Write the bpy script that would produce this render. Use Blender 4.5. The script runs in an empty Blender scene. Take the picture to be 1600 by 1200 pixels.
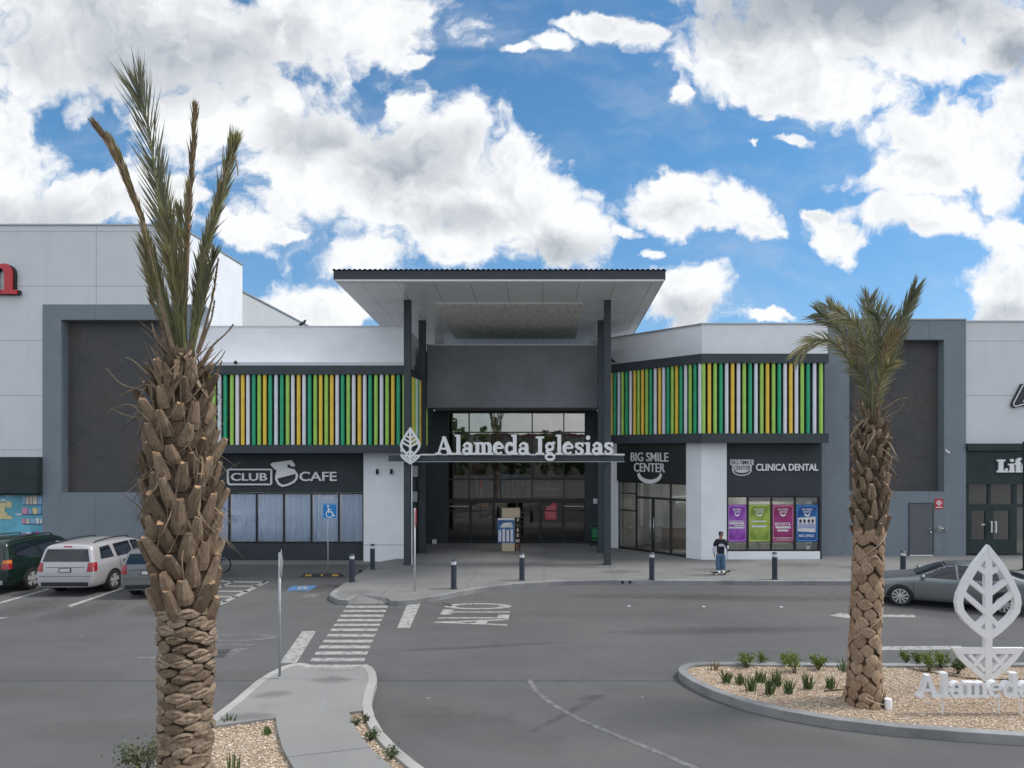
import bpy, bmesh, math, random
from mathutils import Vector, Matrix
from mathutils.bvhtree import BVHTree
R = math.radians
rnd = random.Random(7)
SC = bpy.context.scene
COL = SC.collection

# ------------------------------------------------------------------ camera
F, PX, PY, H = 1067.0, 850.0, 703.0, 4.8      # focal length (px), principal point, eye height
cam = bpy.data.cameras.new('camera'); camo = bpy.data.objects.new('camera', cam); COL.objects.link(camo)
cam.sensor_width = 36.0; cam.lens = 36.0*F/1600
cam.shift_x = (800-PX)/1600; cam.shift_y = (PY-600)/1600
cam.clip_end = 5000; cam.clip_start = 0.1
camo.location = (0, 0, H); camo.rotation_euler = (R(90), 0, 0)
SC.camera = camo

# ------------------------------------------------------------------ light
SUN_DIR = Vector((0.60, 0.04, 0.80)).normalized()
sun = bpy.data.lights.new('sun', 'SUN'); suno = bpy.data.objects.new('sun', sun); COL.objects.link(suno)
sun.energy = 2.0; sun.angle = R(14); sun.color = (1.0, 0.95, 0.88)
suno.rotation_euler = SUN_DIR.to_track_quat('Z', 'Y').to_euler()
SC.view_settings.view_transform = 'Standard'; SC.view_settings.look = 'None'
SC.view_settings.exposure = 0.55; SC.view_settings.gamma = 1
try: SC.view_settings.use_curve_mapping = False
except Exception: pass
SC.cycles.max_bounces = 8; SC.cycles.transparent_max_bounces = 16

# ------------------------------------------------------------------ sky
world = bpy.data.worlds.new('World'); SC.world = world; world.use_nodes = True
wt = world.node_tree; wt.nodes.clear()
def setin(t, sock, v):
    if v is None: return
    if hasattr(v, 'is_output') or isinstance(v, bpy.types.NodeSocket): t.links.new(v, sock)
    else:
        if isinstance(v, tuple) and len(v) == 3 and sock.type == 'RGBA': v = (*v, 1)
        sock.default_value = v
def nd(t, typ, ins=(), out=0, **kw):
    n = t.nodes.new(typ)
    for k, v in kw.items(): setattr(n, k, v)
    if isinstance(ins, dict):
        for k, v in ins.items(): setin(t, n.inputs[k], v)
    else:
        for i, v in enumerate(ins): setin(t, n.inputs[i], v)
    return n.outputs[out]
def mth(t, op, *a, clamp=False): return nd(t, 'ShaderNodeMath', a, operation=op, use_clamp=clamp)
def vmt(t, op, *a, out=0): return nd(t, 'ShaderNodeVectorMath', a, out=out, operation=op)
def mixc(t, f, a, b, mode='MIX'):
    n = t.nodes.new('ShaderNodeMix'); n.data_type = 'RGBA'; n.blend_type = mode
    setin(t, n.inputs[0], f); setin(t, n.inputs[6], a); setin(t, n.inputs[7], b); return n.outputs[2]
def sstep(t, v, a, b, lo=0.0, hi=1.0):
    return nd(t, 'ShaderNodeMapRange', (v, a, b, lo, hi), interpolation_type='SMOOTHSTEP')
def noise(t, vec, scale, detail=6, rough=0.55, out=0, dim='3D', lac=2.0):
    n = t.nodes.new('ShaderNodeTexNoise'); n.noise_dimensions = dim
    setin(t, n.inputs['Vector'], vec); n.inputs['Scale'].default_value = scale
    n.inputs['Detail'].default_value = detail; n.inputs['Roughness'].default_value = rough
    n.inputs['Lacunarity'].default_value = lac
    return n.outputs[out]
CLOUDS = [  # cx, cy, rx, ry (directions, given in the photograph's own angle units)
 (210,40,420,115),(500,20,210,105),(70,80,150,38),(590,40,110,80),(370,165,165,95),(490,240,140,100),
 (580,280,230,125),(680,240,85,90),(760,310,150,85),(840,340,110,70),(890,375,80,55),(720,375,165,48),(800,250,30,30),(640,165,30,20),
 (10,235,65,85),(130,312,190,62),(20,300,120,80),(270,315,100,50),
 (393,367,52,42),(555,412,70,34),(505,480,120,34),(450,378,26,14),
 (1310,25,265,88),(1180,90,140,70),(1270,130,110,55),(1490,60,190,90),(1600,190,80,90),(1440,205,110,46),(1455,272,120,50),(1560,290,80,50),(1530,235,110,60),
 (1325,368,70,32),(1400,335,70,30),(1450,345,80,30),(1560,372,60,40),(1575,470,80,55),(1590,420,40,30),
 (1035,312,62,46),(1130,318,62,44),(1175,355,66,30),(1070,345,60,26),(1060,470,78,52),(965,358,30,16),
 (1066,142,32,24),(862,62,46,20),(812,80,26,14),(955,34,50,24),(1005,48,34,26),(905,28,30,18),(662,90,28,14),(1175,215,12,10),(1242,210,42,14),(1190,500,34,9),(1010,395,14,14),(900,25,40,18),
 (1213,172,16,11),(1300,330,30,16)]
DARKS = [(1310,5,360,100),(1590,90,60,50),(230,70,330,110),(640,250,130,70),(880,390,80,40),(720,340,120,40),(60,330,140,40),(480,210,100,50),(1080,490,60,30),(1570,500,60,30)]
tc = nd(wt, 'ShaderNodeTexCoord', out=0)
sx = wt.nodes.new('ShaderNodeSeparateXYZ'); wt.links.new(tc, sx.inputs[0])
dx, dy, dz = sx.outputs
ys = mth(wt, 'MAXIMUM', dy, 0.08)
uv = nd(wt, 'ShaderNodeCombineXYZ', (mth(wt,'DIVIDE',dx,ys), mth(wt,'DIVIDE',dz,ys), 0.0))
n5 = noise(wt, uv, 4.5, 5, 0.55, out=1); n22 = noise(wt, uv, 19.0, 5, 0.6, out=1)
w1 = vmt(wt, 'SUBTRACT', n5, (0.5,0.5,0.5)); w2 = vmt(wt, 'SUBTRACT', n22, (0.5,0.5,0.5))
warp = vmt(wt, 'ADD', vmt(wt, 'MULTIPLY', w1, (0.17,0.13,0)), vmt(wt, 'MULTIPLY', w2, (0.045,0.04,0)))
p = vmt(wt, 'ADD', uv, warp)
def blobs(lst, pv, k=0.25):
    acc = None
    for cx, cy, rx, ry in lst:
        u, v = (cx-PX)/F, (PY-cy)/F; a, b = F/rx, F/ry
        m = nd(wt, 'ShaderNodeVectorMath', (pv, (a,b,0), (-u*a,-v*b,0)), operation='MULTIPLY_ADD')
        l = vmt(wt, 'LENGTH', m, out=1)
        acc = l if acc is None else mth(wt, 'SMOOTH_MIN', acc, l, k)
    return mth(wt, 'SUBTRACT', 1.0, acc)
field = blobs(CLOUDS, p)
dark = blobs(DARKS, vmt(wt, 'ADD', uv, vmt(wt, 'MULTIPLY', w1, (0.10,0.10,0))), 0.3)
f1w = noise(wt, p, 8.0, 9, 0.60)
f3 = noise(wt, p, 30.0, 7, 0.68)                     # ragged scraps
def puffs(sc, pv):
    v_ = wt.nodes.new('ShaderNodeTexVoronoi'); v_.feature = 'SMOOTH_F1'; v_.voronoi_dimensions = '2D'; v_.inputs['Scale'].default_value = sc; v_.inputs['Smoothness'].default_value = 0.35
    wt.links.new(pv, v_.inputs['Vector']); return v_.outputs['Distance']
pf = mth(wt,'ADD', mth(wt,'MULTIPLY',puffs(13,p),-0.55), mth(wt,'MULTIPLY',puffs(34,p),-0.30))
fm = mth(wt, 'ADD', mth(wt,'MULTIPLY',mth(wt,'SUBTRACT',f1w,0.5),1.25), mth(wt,'MULTIPLY',mth(wt,'SUBTRACT',f3,0.5),0.95))
fm = mth(wt, 'ADD', fm, mth(wt, 'ADD', pf, 0.34))
dens = mth(wt, 'ADD', mth(wt,'MINIMUM',field,0.62), fm)
alpha_f = sstep(wt, dens, -0.16, 0.34)
# billows lit from the upper right: compare the density with the density a little way towards the sun
def lit(scale, ox, oy, det):
    a_ = noise(wt, p, scale, det, 0.58); b_ = noise(wt, vmt(wt,'ADD',p,(ox,oy,0)), scale, det, 0.58)
    return mth(wt, 'SUBTRACT', a_, b_)
relief = mth(wt, 'ADD', mth(wt,'MULTIPLY',lit(8.0,0.02,0.035,6),1.6), mth(wt,'MULTIPLY',lit(24.0,0.006,0.012,5),0.45))
thick = sstep(wt, dens, 0.15, 0.95)
dk = sstep(wt, mth(wt,'ADD',dark, mth(wt,'MULTIPLY',mth(wt,'SUBTRACT',noise(wt, p, 5.0, 6, 0.55),0.5),0.7)), -0.25, 0.80)
shade = mth(wt, 'ADD', mth(wt,'MULTIPLY',dk,0.60), mth(wt,'MULTIPLY',thick,0.10))
dk2 = sstep(wt, blobs([(1330,-20,340,100),(1600,95,60,55)], vmt(wt, 'ADD', uv, vmt(wt, 'MULTIPLY', w1, (0.2,0.16,0))), 0.3), 0.0, 0.75)
shade = mth(wt, 'ADD', shade, mth(wt,'MULTIPLY',dk2,0.30))
shade = mth(wt, 'SUBTRACT', shade, mth(wt,'MULTIPLY',relief,mth(wt,'ADD',0.35,mth(wt,'MULTIPLY',thick,0.9))), clamp=True)
CW, CG = (6.75,6.85,6.95), (2.5,2.85,3.3)
cloud_f = mixc(wt, shade, CW, CG)
# the rest of the dome: broken cloud, made extra bright out of view to light the facade
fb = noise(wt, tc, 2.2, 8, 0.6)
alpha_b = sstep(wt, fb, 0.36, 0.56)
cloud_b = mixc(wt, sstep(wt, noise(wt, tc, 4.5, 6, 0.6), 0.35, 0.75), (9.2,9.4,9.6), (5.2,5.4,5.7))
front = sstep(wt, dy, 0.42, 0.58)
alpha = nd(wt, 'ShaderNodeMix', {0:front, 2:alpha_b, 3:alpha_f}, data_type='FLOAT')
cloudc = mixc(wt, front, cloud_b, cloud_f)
sky = nd(wt, 'ShaderNodeTexSky', sky_type='NISHITA', sun_disc=False, sun_elevation=math.asin(SUN_DIR.z),
         sun_rotation=math.atan2(SUN_DIR.x, SUN_DIR.y), altitude=1800, air_density=1.1, dust_density=0.4, ozone_density=3.0)
skyc = mixc(wt, 1.0, sky, mixc(wt, sstep(wt, dz, 0.02, 0.42), (0.74,0.84,0.89), (0.66,1.03,1.10)), 'MULTIPLY')
veil = sstep(wt, noise(wt, vmt(wt,'MULTIPLY',p,(1,2.2,1)), 5.0, 8, 0.62), 0.42, 0.80, 0, 0.32)
skyc = mixc(wt, veil, skyc, (4.6,5.0,5.4))
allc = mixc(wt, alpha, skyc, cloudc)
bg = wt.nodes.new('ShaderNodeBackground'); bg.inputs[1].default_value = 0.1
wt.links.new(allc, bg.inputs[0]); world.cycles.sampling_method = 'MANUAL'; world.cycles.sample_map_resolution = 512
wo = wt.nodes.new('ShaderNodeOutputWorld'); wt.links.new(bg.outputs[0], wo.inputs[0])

# ------------------------------------------------------------------ helpers
def P(px, py, Y): return Vector(((px-PX)/F*Y, Y, H-(py-PY)/F*Y))
def G(px, py, h=0.0):
    Y = (H-h)*F/(py-PY); return Vector(((px-PX)/F*Y, Y, h))
def XA(px, Y): return (px-PX)/F*Y
def ZA(py, Y): return H-(py-PY)/F*Y

def mat(name, col, rough=0.7, metal=0.0, var=0.0, vscale=3.0, bump=0.0, bscale=40.0, spec=0.5, col2=None, coat=0.0, vdetail=6, stretch=None):
    m = bpy.data.materials.new(name); m.use_nodes = True; t = m.node_tree
    b = t.nodes['Principled BSDF']
    b.inputs['Roughness'].default_value = rough; b.inputs['Metallic'].default_value = metal
    b.inputs['Specular IOR Level'].default_value = spec; b.inputs['Coat Weight'].default_value = coat
    b.inputs['Coat Roughness'].default_value = 0.06
    co = None
    if var or bump or col2:
        co = nd(t, 'ShaderNodeTexCoord', out=3)
        if stretch: co = vmt(t, 'MULTIPLY', co, stretch)
    if var or col2:
        n1 = sstep(t, noise(t, co, vscale, vdetail, 0.62), 0.3, 0.7)
        lo = tuple(c*(1-var) for c in col); hi = col2 or tuple(min(1,c*(1+var)) for c in col)
        t.links.new(mixc(t, n1, lo, hi), b.inputs['Base Color'])
    else: b.inputs['Base Color'].default_value = (*col, 1)
    if bump:
        bn = t.nodes.new('ShaderNodeBump'); bn.inputs['Strength'].default_value = bump; bn.inputs['Distance'].default_value = 0.02
        t.links.new(noise(t, co, bscale, 5, 0.6), bn.inputs['Height']); t.links.new(bn.outputs[0], b.inputs['Normal'])
    return m

class MB:
    def __init__(s): s.v = []; s.f = []; s.m = []; s.cur = 0
    def add(s, vs, fs):
        o = len(s.v); s.v += [Vector(v) for v in vs]; s.f += [tuple(i+o for i in f) for f in fs]; s.m += [s.cur]*len(fs); return s
    def box(s, x0, x1, y0, y1, z0, z1):
        if x0 > x1: x0, x1 = x1, x0
        if y0 > y1: y0, y1 = y1, y0
        if z0 > z1: z0, z1 = z1, z0
        return s.add([(x0,y0,z0),(x1,y0,z0),(x1,y1,z0),(x0,y1,z0),(x0,y0,z1),(x1,y0,z1),(x1,y1,z1),(x0,y1,z1)],
              [(0,3,2,1),(4,5,6,7),(0,1,5,4),(1,2,6,5),(2,3,7,6),(3,0,4,7)])
    def obox(s, a, b, d, z0, z1):
        """upright slab from plan point a to b, thickness vector d (2d), z0..z1"""
        a, b, d = Vector(a[:2]), Vector(b[:2]), Vector(d[:2])
        q = [a, b, b+d, a+d]
        if (b-a).x*d.y-(b-a).y*d.x < 0: q = q[::-1]
        return s.prism(q, z0, z1)
    def prism(s, poly, z0, z1):
        ar = sum(poly[i][0]*poly[(i+1)%len(poly)][1]-poly[(i+1)%len(poly)][0]*poly[i][1] for i in range(len(poly)))
        if ar < 0: poly = poly[::-1]
        n = len(poly)
        vs = [(p_[0],p_[1],z0) for p_ in poly]+[(p_[0],p_[1],z1) for p_ in poly]
        return s.add(vs, [tuple(range(n))[::-1], tuple(range(n,2*n))]+[(i,(i+1)%n,n+(i+1)%n,n+i) for i in range(n)])
    def plate(s, poly, fr, d0, d1):
        """polygon in a frame (o,u,v,n) extruded from depth d0 to d1 along n"""
        o, u, v, n = fr
        ar = sum(poly[i][0]*poly[(i+1)%len(poly)][1]-poly[(i+1)%len(poly)][0]*poly[i][1] for i in range(len(poly)))
        if ar < 0: poly = poly[::-1]
        k = len(poly)
        vs = [o+u*a+v*b+n*d0 for a, b in poly]+[o+u*a+v*b+n*d1 for a, b in poly]
        return s.add(vs, [tuple(range(k))[::-1], tuple(range(k,2*k))]+[(i,(i+1)%k,k+(i+1)%k,k+i) for i in range(k)])
    def tube(s, pts, rad, n=8, caps=True):
        pts = [Vector(q) for q in pts]; rad = rad if isinstance(rad, (list,tuple)) else [rad]*len(pts)
        vs, fs = [], []; ref = None
        for i, q in enumerate(pts):
            t = (pts[min(i+1,len(pts)-1)]-pts[max(i-1,0)]).normalized()
            if ref is None or abs(ref.dot(t)) > 0.95: ref = Vector((1,0,0)) if abs(t.x) < 0.8 else Vector((0,1,0))
            a = (ref-t*ref.dot(t)).normalized(); b = t.cross(a); ref = a
            for k in range(n):
                an = 2*math.pi*k/n; vs.append(q+(a*math.cos(an)+b*math.sin(an))*rad[i])
        for i in range(len(pts)-1):
            for k in range(n): fs.append((i*n+k, i*n+(k+1)%n, (i+1)*n+(k+1)%n, (i+1)*n+k))
        if caps: fs += [tuple(range(n))[::-1], tuple(range((len(pts)-1)*n, len(pts)*n))]
        return s.add(vs, fs)
    def lathe(s, prof, n=20, o=(0,0,0), axis='z'):
        vs, fs = [], []
        for r, z in prof:
            for k in range(n):
                a = 2*math.pi*k/n
                q = (r*math.cos(a), r*math.sin(a), z)
                if axis == 'y': q = (q[0], q[2], q[1])
                if axis == 'x': q = (q[2], q[0], q[1])
                vs.append(Vector(q)+Vector(o))
        for i in range(len(prof)-1):
            for k in range(n): fs.append((i*n+k, i*n+(k+1)%n, (i+1)*n+(k+1)%n, (i+1)*n+k))
        fs += [tuple(range(n))[::-1], tuple(range((len(prof)-1)*n, len(prof)*n))]
        if axis == 'y': fs = [f[::-1] for f in fs]
        return s.add(vs, fs)
    def ell(s, c, r, nu=10, nv=7, rot=None):
        prof = [(math.sin(math.pi*i/nv), -math.cos(math.pi*i/nv)) for i in range(nv+1)]
        vs, fs = [], []
        for pr, pz in prof:
            for k in range(nu):
                a = 2*math.pi*k/nu; q = Vector((pr*math.cos(a)*r[0], pr*math.sin(a)*r[1], pz*r[2]))
                if rot: q = rot @ q
                vs.append(q+Vector(c))
        for i in range(nv):
            for k in range(nu): fs.append((i*nu+k, i*nu+(k+1)%nu, (i+1)*nu+(k+1)%nu, (i+1)*nu+k))
        return s.add(vs, fs)
    def build(s, name, m, parent=None, smooth=False, bevel=0, local=False, autosm=None):
        me = bpy.data.meshes.new(name)
        off = Vector((0,0,0))
        if parent is not None and not local:
            q = parent
            while q is not None: off += q.location; q = q.parent
        me.from_pydata([v-off for v in s.v], [], s.f)
        ms = m if isinstance(m, (list,tuple)) else [m]
        for x in ms: me.materials.append(x)
        if len(ms) > 1: me.polygons.foreach_set('material_index', s.m)
        if any(len(f) > 4 for f in s.f):
            bm = bmesh.new(); bm.from_mesh(me)
            bmesh.ops.triangulate(bm, faces=[f for f in bm.faces if len(f.verts) > 4], ngon_method='EAR_CLIP')
            bm.to_mesh(me); bm.free()
        if smooth:
            me.polygons.foreach_set('use_smooth', [True]*len(me.polygons))
            if autosm is not None:
                try: me.set_sharp_from_angle(angle=R(autosm))
                except Exception: pass
        o = bpy.data.objects.new(name, me); COL.objects.link(o)
        if parent is not None: o.parent = parent
        if bevel:
            b = o.modifiers.new('bevel', 'BEVEL'); b.width = bevel; b.segments = 2; b.limit_method = 'ANGLE'; b.angle_limit = R(40)
        return o

def tag(o, label, cat, group=None, kind=None):
    if label: o['label'] = label
    if cat: o['category'] = cat
    if group: o['group'] = group
    if kind: o['kind'] = kind
    return o
def thing(name, label, cat, loc=(0,0,0), rz=0.0, group=None):
    o = bpy.data.objects.new(name, None); COL.objects.link(o); o.empty_display_size = 0.3
    o.location = loc; o.rotation_euler = (0,0,rz); return tag(o, label, cat, group)
def struct(name, mb, m, **k):
    o = mb.build(name, m, **k); o['kind'] = 'structure'; return o
def copy_tree(o, parent=None):
    c = o.copy(); COL.objects.link(c)
    if parent is not None: c.parent = parent
    for ch in [x for x in bpy.data.objects if x.parent == o]: copy_tree(ch, c)
    return c
def frame(a, b, n=None):
    """frame with origin a, u along a->b (horizontal), v up, n towards the camera"""
    a, b = Vector(a), Vector(b); u = (b-a); u.z = 0; u.normalize(); v = Vector((0,0,1))
    nn = u.cross(v); return (a, u, v, nn)
def fy(Y): return (Vector((0,Y,0)), Vector((1,0,0)), Vector((0,0,1)), Vector((0,-1,0)))

def stroke(pts, w, closed=False):
    pts = [Vector(q) for q in pts]; n = len(pts); L, Rr = [], []
    ws = w if isinstance(w, (list,tuple)) else [w]*n
    for i in range(n):
        a = pts[i-1] if (i > 0 or closed) else None; c = pts[(i+1)%n] if (i < n-1 or closed) else None
        d1 = (pts[i]-a).normalized() if a is not None else (c-pts[i]).normalized()
        d2 = (c-pts[i]).normalized() if c is not None else d1
        n1 = Vector((-d1.y,d1.x)); n2 = Vector((-d2.y,d2.x)); m = (n1+n2)
        m = m.normalized() if m.length > 1e-6 else n1
        k = ws[i]/2/max(0.45, m.dot(n1)); L.append(pts[i]+m*k); Rr.append(pts[i]-m*k)
    if closed:
        return [[L[i], L[(i+1)%n], Rr[(i+1)%n], Rr[i]] for i in range(n)]
    return [L+Rr[::-1]]
def arc(cx, cy, rx, ry, a0, a1, n=16):
    return [(cx+rx*math.cos(R(a0+(a1-a0)*i/n)), cy+ry*math.sin(R(a0+(a1-a0)*i/n))) for i in range(n+1)]
def rc(x0, y0, x1, y1): return [(x0,y0),(x1,y0),(x1,y1),(x0,y1)]

def glyph(ch, k=1.0):
    """slab-serif letters as polygons: cap height 1, x height .68; k scales stroke weight. Returns (polys, advance)"""
    S, T = 0.19*k, 0.095*k; q = []
    sf = lambda x0, x1, y=0.0: rc(x0, y, x1, y+T)
    if ch == 'A':
        q = [[(.10,0),(.10+.11*k,0),(.56,.98),(.44,.98)], [(.40,1),(.60,1),(1.02,0),(1.02-.24*k,0)], rc(.28,.28,.76,.28+T), sf(0,.36), sf(.68,1.14)]; adv = 1.16
    elif ch == 'l': q = [rc(.1,0,.1+S,1.1), sf(0,.2+S), rc(0,1.1-T,.12,1.1)]; adv = .42
    elif ch == 'i': q = [rc(.1,0,.1+S,.68), sf(0,.2+S), rc(0,.68-T,.12,.68), arc(.1+S/2,.93,.125,.125,0,345)]; adv = .42
    elif ch == 'I': q = [rc(.14,0,.14+S*1.1,1), sf(0,.28+S), sf(0,.28+S,1-T)]; adv = .54
    elif ch == 'L': q = [rc(.12,0,.12+S*1.1,1), sf(0,.28+S,1-T), rc(0,0,.72,T*1.1), rc(.72-T,0,.72,.33)]; adv = .78
    elif ch == 'a':
        q = stroke(arc(.32,.44,.2,.19,165,0,12), [T]*5+[S*.7]*4+[S]*4)+[rc(.52-S/2,0,.52+S/2,.45), arc(.15,.5,.085,.085,0,345)]+stroke(arc(.29,.2,.19,.15,100,455,20), S*.72)+[sf(.5,.72)]; adv = .72
    elif ch == 'm':
        q = [rc(.1,0,.1+S,.68), rc(0,.68-T,.12,.68)]+[sf(0,.2+S)]
        for x in (.47, .84):
            q += [rc(x,0,x+S,.5), sf(x-.08,x+S+.1)]+stroke(arc(x-.09,.48,.185,.15,0,165,10), [S,S,S*.95,S*.85,S*.75]+[T]*6)
        adv = 1.15
    elif ch == 'e':
        q = stroke(arc(.33,.34,.25,.28,4,318,24), [T*1.2]*6+[S]*12+[T*1.1]*7)+[rc(.12,.32,.6,.32+T)]; adv = .68
    elif ch == 'd':
        q = stroke(arc(.32,.34,.22,.27,30,330,22), S*.85)+[rc(.5,0,.5+S,1.1), rc(.4,1.1-T,.52,1.1), sf(.5,.5+S+.1)]; adv = .8
    elif ch == 'g':
        q = stroke(arc(.3,.44,.19,.18,0,358,22), S*.75)+stroke([(.42,.58),(.52,.66),(.62,.62)], T*1.1)+stroke([(.16,.3),(.11,.18),(.2,.1),(.46,.06)], S*.6)+stroke(arc(.32,-.12,.25,.15,0,358,24), S*.62); adv = .66
    elif ch == 's':
        q = stroke([(.5,.5),(.44,.6),(.29,.635),(.15,.58),(.13,.47),(.22,.39),(.38,.32),(.48,.23),(.46,.1),(.32,.035),(.17,.06),(.1,.17)], [T]*3+[S*.8]*6+[T]*3)+[rc(.47,.44,.47+T*.8,.68), rc(.06,0,.06+T*.8,.24)]; adv = .62
    elif ch == 'n':
        q = [rc(.1,0,.1+S,.68), rc(0,.68-T,.12,.68), sf(0,.2+S), rc(.5,0,.5+S,.5), sf(.42,.6+S)]+stroke(arc(.42,.47,.175,.16,0,165,10), [S,S,S*.95,S*.85,S*.75]+[T]*6); adv = .9
    elif ch == 'f':
        q = [rc(.1,0,.1+S,.85), sf(0,.26+S), rc(0,.6,.44,.6+T)]+stroke(arc(.35,.83,.165,.19,180,60,10), S*.8); adv = .5
    else: adv = .34
    return q, adv
def serif_text(mb, txt, fr, x0, width, z0, cap, d0, d1, k=1.0, sp=0.0, only_w=None):
    tot = 0; lay = []
    for ch in txt:
        q, adv = glyph(ch, k); lay.append((q, tot)); tot += adv+sp
    sx_ = width/tot; i = 0
    for q, off in lay:
        i = 0
        for pl in q:
            i += 1
            mb.plate([(x0+(a+off)*sx_, z0+b*cap) for a, b in [(v[0],v[1]) for v in pl]], fr, d0, d1+0.001*i)
    return mb
def sans(mb, txt, fr, x0, x1, z0, z1, d0, d1, weight=0.0, mapf=None):
    """the built-in sans face, fitted to a box in the frame and extruded"""
    cu = bpy.data.curves.new('t', 'FONT'); cu.body = txt; cu.offset = weight; cu.resolution_u = 4
    o = bpy.data.objects.new('t', cu); COL.objects.link(o)
    dg = bpy.context.evaluated_depsgraph_get(); me = bpy.data.meshes.new_from_object(o.evaluated_get(dg))
    bpy.data.objects.remove(o); bpy.data.curves.remove(cu)
    xs = [v.co.x for v in me.vertices]; yy = [v.co.y for v in me.vertices]
    ax, bx_, ay, by = min(xs), max(xs), min(yy), max(yy)
    bm = bmesh.new(); bm.from_mesh(me); bpy.data.meshes.remove(me)
    bmesh.ops.remove_doubles(bm, verts=bm.verts, dist=1e-5)
    bm.verts.index_update()
    O, u, v, n = fr
    pt = [((q.co.x-ax)/(bx_-ax)*(x1-x0)+x0, (q.co.y-ay)/(by-ay)*(z1-z0)+z0) for q in bm.verts]
    N = len(pt); vs = [O+u*a+v*b+n*d1 for a, b in pt]+[O+u*a+v*b+n*d0 for a, b in pt]
    fs = []
    for f in bm.faces:
        i = [q.index for q in f.verts]
        up = f.normal.z > 0
        fs.append(tuple(i if up else i[::-1]))
    for e in bm.edges:
        if len(e.link_faces) == 1:
            a, b = e.verts[0].index, e.verts[1].index; fs.append((a, b, b+N, a+N))
    bm.free(); mb.add(vs, fs); return mb

# ------------------------------------------------------------------ materials
def glass_mat(name, refl=0.3, tint=(0.35,0.37,0.37), gcol=(0.95,0.92,0.88), rough=0.015):
    m = bpy.data.materials.new(name); m.use_nodes = True; t = m.node_tree; t.nodes.clear()
    co = nd(t, 'ShaderNodeTexCoord', out=3)
    bn = t.nodes.new('ShaderNodeBump'); bn.inputs['Strength'].default_value = 0.05; bn.inputs['Distance'].default_value = 0.02
    t.links.new(noise(t, co, 1.6, 2, 0.5), bn.inputs['Height'])
    g = t.nodes.new('ShaderNodeBsdfGlossy'); g.inputs[0].default_value = (*gcol,1); g.inputs['Roughness'].default_value = rough
    t.links.new(bn.outputs[0], g.inputs['Normal'])
    tr = t.nodes.new('ShaderNodeBsdfTransparent'); tr.inputs[0].default_value = (*[c**.5 for c in tint],1)
    lw = t.nodes.new('ShaderNodeFresnel'); lw.inputs[0].default_value = 1.5
    fac = mth(t, 'ADD', lw.outputs[0], refl, clamp=True)
    mx = t.nodes.new('ShaderNodeMixShader'); t.links.new(fac, mx.inputs[0]); t.links.new(tr.outputs[0], mx.inputs[1]); t.links.new(g.outputs[0], mx.inputs[2])
    o = t.nodes.new('ShaderNodeOutputMaterial'); t.links.new(mx.outputs[0], o.inputs[0]); return m
def panel_mat(name, col, rough, cell, mortar, linecol, var=0.05, offset=0.0, swz='xz', metal=0.0, spec=0.5, bump=0.0, streak=0.0):
    """a rendered/painted surface with fine joints on a real-size grid"""
    m = mat(name, col, rough, metal, spec=spec); t = m.node_tree; b = t.nodes['Principled BSDF']
    co = nd(t, 'ShaderNodeTexCoord', out=3)
    s = t.nodes.new('ShaderNodeSeparateXYZ'); t.links.new(co, s.inputs[0])
    a, c = {'xz':(0,2), 'xy':(0,1)}[swz]
    v = nd(t, 'ShaderNodeCombineXYZ', (s.outputs[a], s.outputs[c], 0.0))
    br = t.nodes.new('ShaderNodeTexBrick'); br.offset = offset; br.squash = 1
    t.links.new(v, br.inputs['Vector']); br.inputs['Scale'].default_value = 1
    br.inputs['Brick Width'].default_value = cell[0]; br.inputs['Row Height'].default_value = cell[1]
    br.inputs['Mortar Size'].default_value = mortar; br.inputs['Mortar Smooth'].default_value = 0.1
    n1 = noise(t, co, 0.9, 8, 0.65)
    base = mixc(t, sstep(t, n1, 0.3, 0.7), tuple(x*(1-var) for x in col), tuple(min(1,x*(1+var)) for x in col))
    if streak:
        n2 = noise(t, vmt(t,'MULTIPLY',co,(2.5,2.5,0.12)), 1.0, 6, 0.6)
        base = mixc(t, sstep(t, n2, 0.52, 0.75, 0, streak), base, tuple(x*0.55 for x in col))
    t.links.new(mixc(t, br.outputs['Fac'], base, linecol), b.inputs['Base Color'])
    if bump:
        bn = t.nodes.new('ShaderNodeBump'); bn.inputs['Strength'].default_value = bump; bn.inputs['Distance'].default_value = 0.01
        t.links.new(noise(t, co, 60, 4, 0.6), bn.inputs['Height']); t.links.new(bn.outputs[0], b.inputs['Normal'])
    return m
M = {}
M['white_wall'] = panel_mat('white_wall', (.66,.68,.71), .75, (9.8,2.4), .018, (.42,.44,.47), .03, bump=.15, streak=.12)
M['white_plain'] = mat('white_plain', (.82,.84,.88), .75, var=.04, vscale=1.2, bump=.15)
M['metal_clad'] = panel_mat('metal_clad', (.55,.56,.56), .5, (.5,30), .02, (.42,.43,.44), .03)
M['grey_frame'] = panel_mat('grey_frame', (.20,.235,.27), .8, (60,30), .01, (.12,.14,.16), .07, bump=.3, streak=.1)
M['recess_dark'] = mat('recess_dark', (.085,.092,.097), .9, var=.16, vscale=.5, bump=.6, col2=(.098,.083,.082))
def speckle(m_, scale, lo, hi, col, amt=.6):
    t = m_.node_tree; b = t.nodes['Principled BSDF']; co = nd(t,'ShaderNodeTexCoord',out=3); src = b.inputs['Base Color'].links[0].from_socket
    t.links.new(mixc(t, sstep(t, noise(t, co, scale, 3, .7), lo, hi, 0, amt), src, col), b.inputs['Base Color'])
speckle(M['recess_dark'], 26, .55, .68, (.16,.17,.17), .7); speckle(M['recess_dark'], 1.3, .5, .75, (.05,.045,.045), .5)
M['charcoal'] = mat('charcoal', (.040,.053,.064), .6, var=.12, vscale=1.0, bump=.1)
M['charcoal_wall'] = mat('charcoal_wall', (.036,.045,.054), .7, var=.15, vscale=.8, bump=.2)
M['entry_wall'] = mat('entry_wall', (.185,.195,.212), .8, var=.15, vscale=.5, bump=.25)
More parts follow.
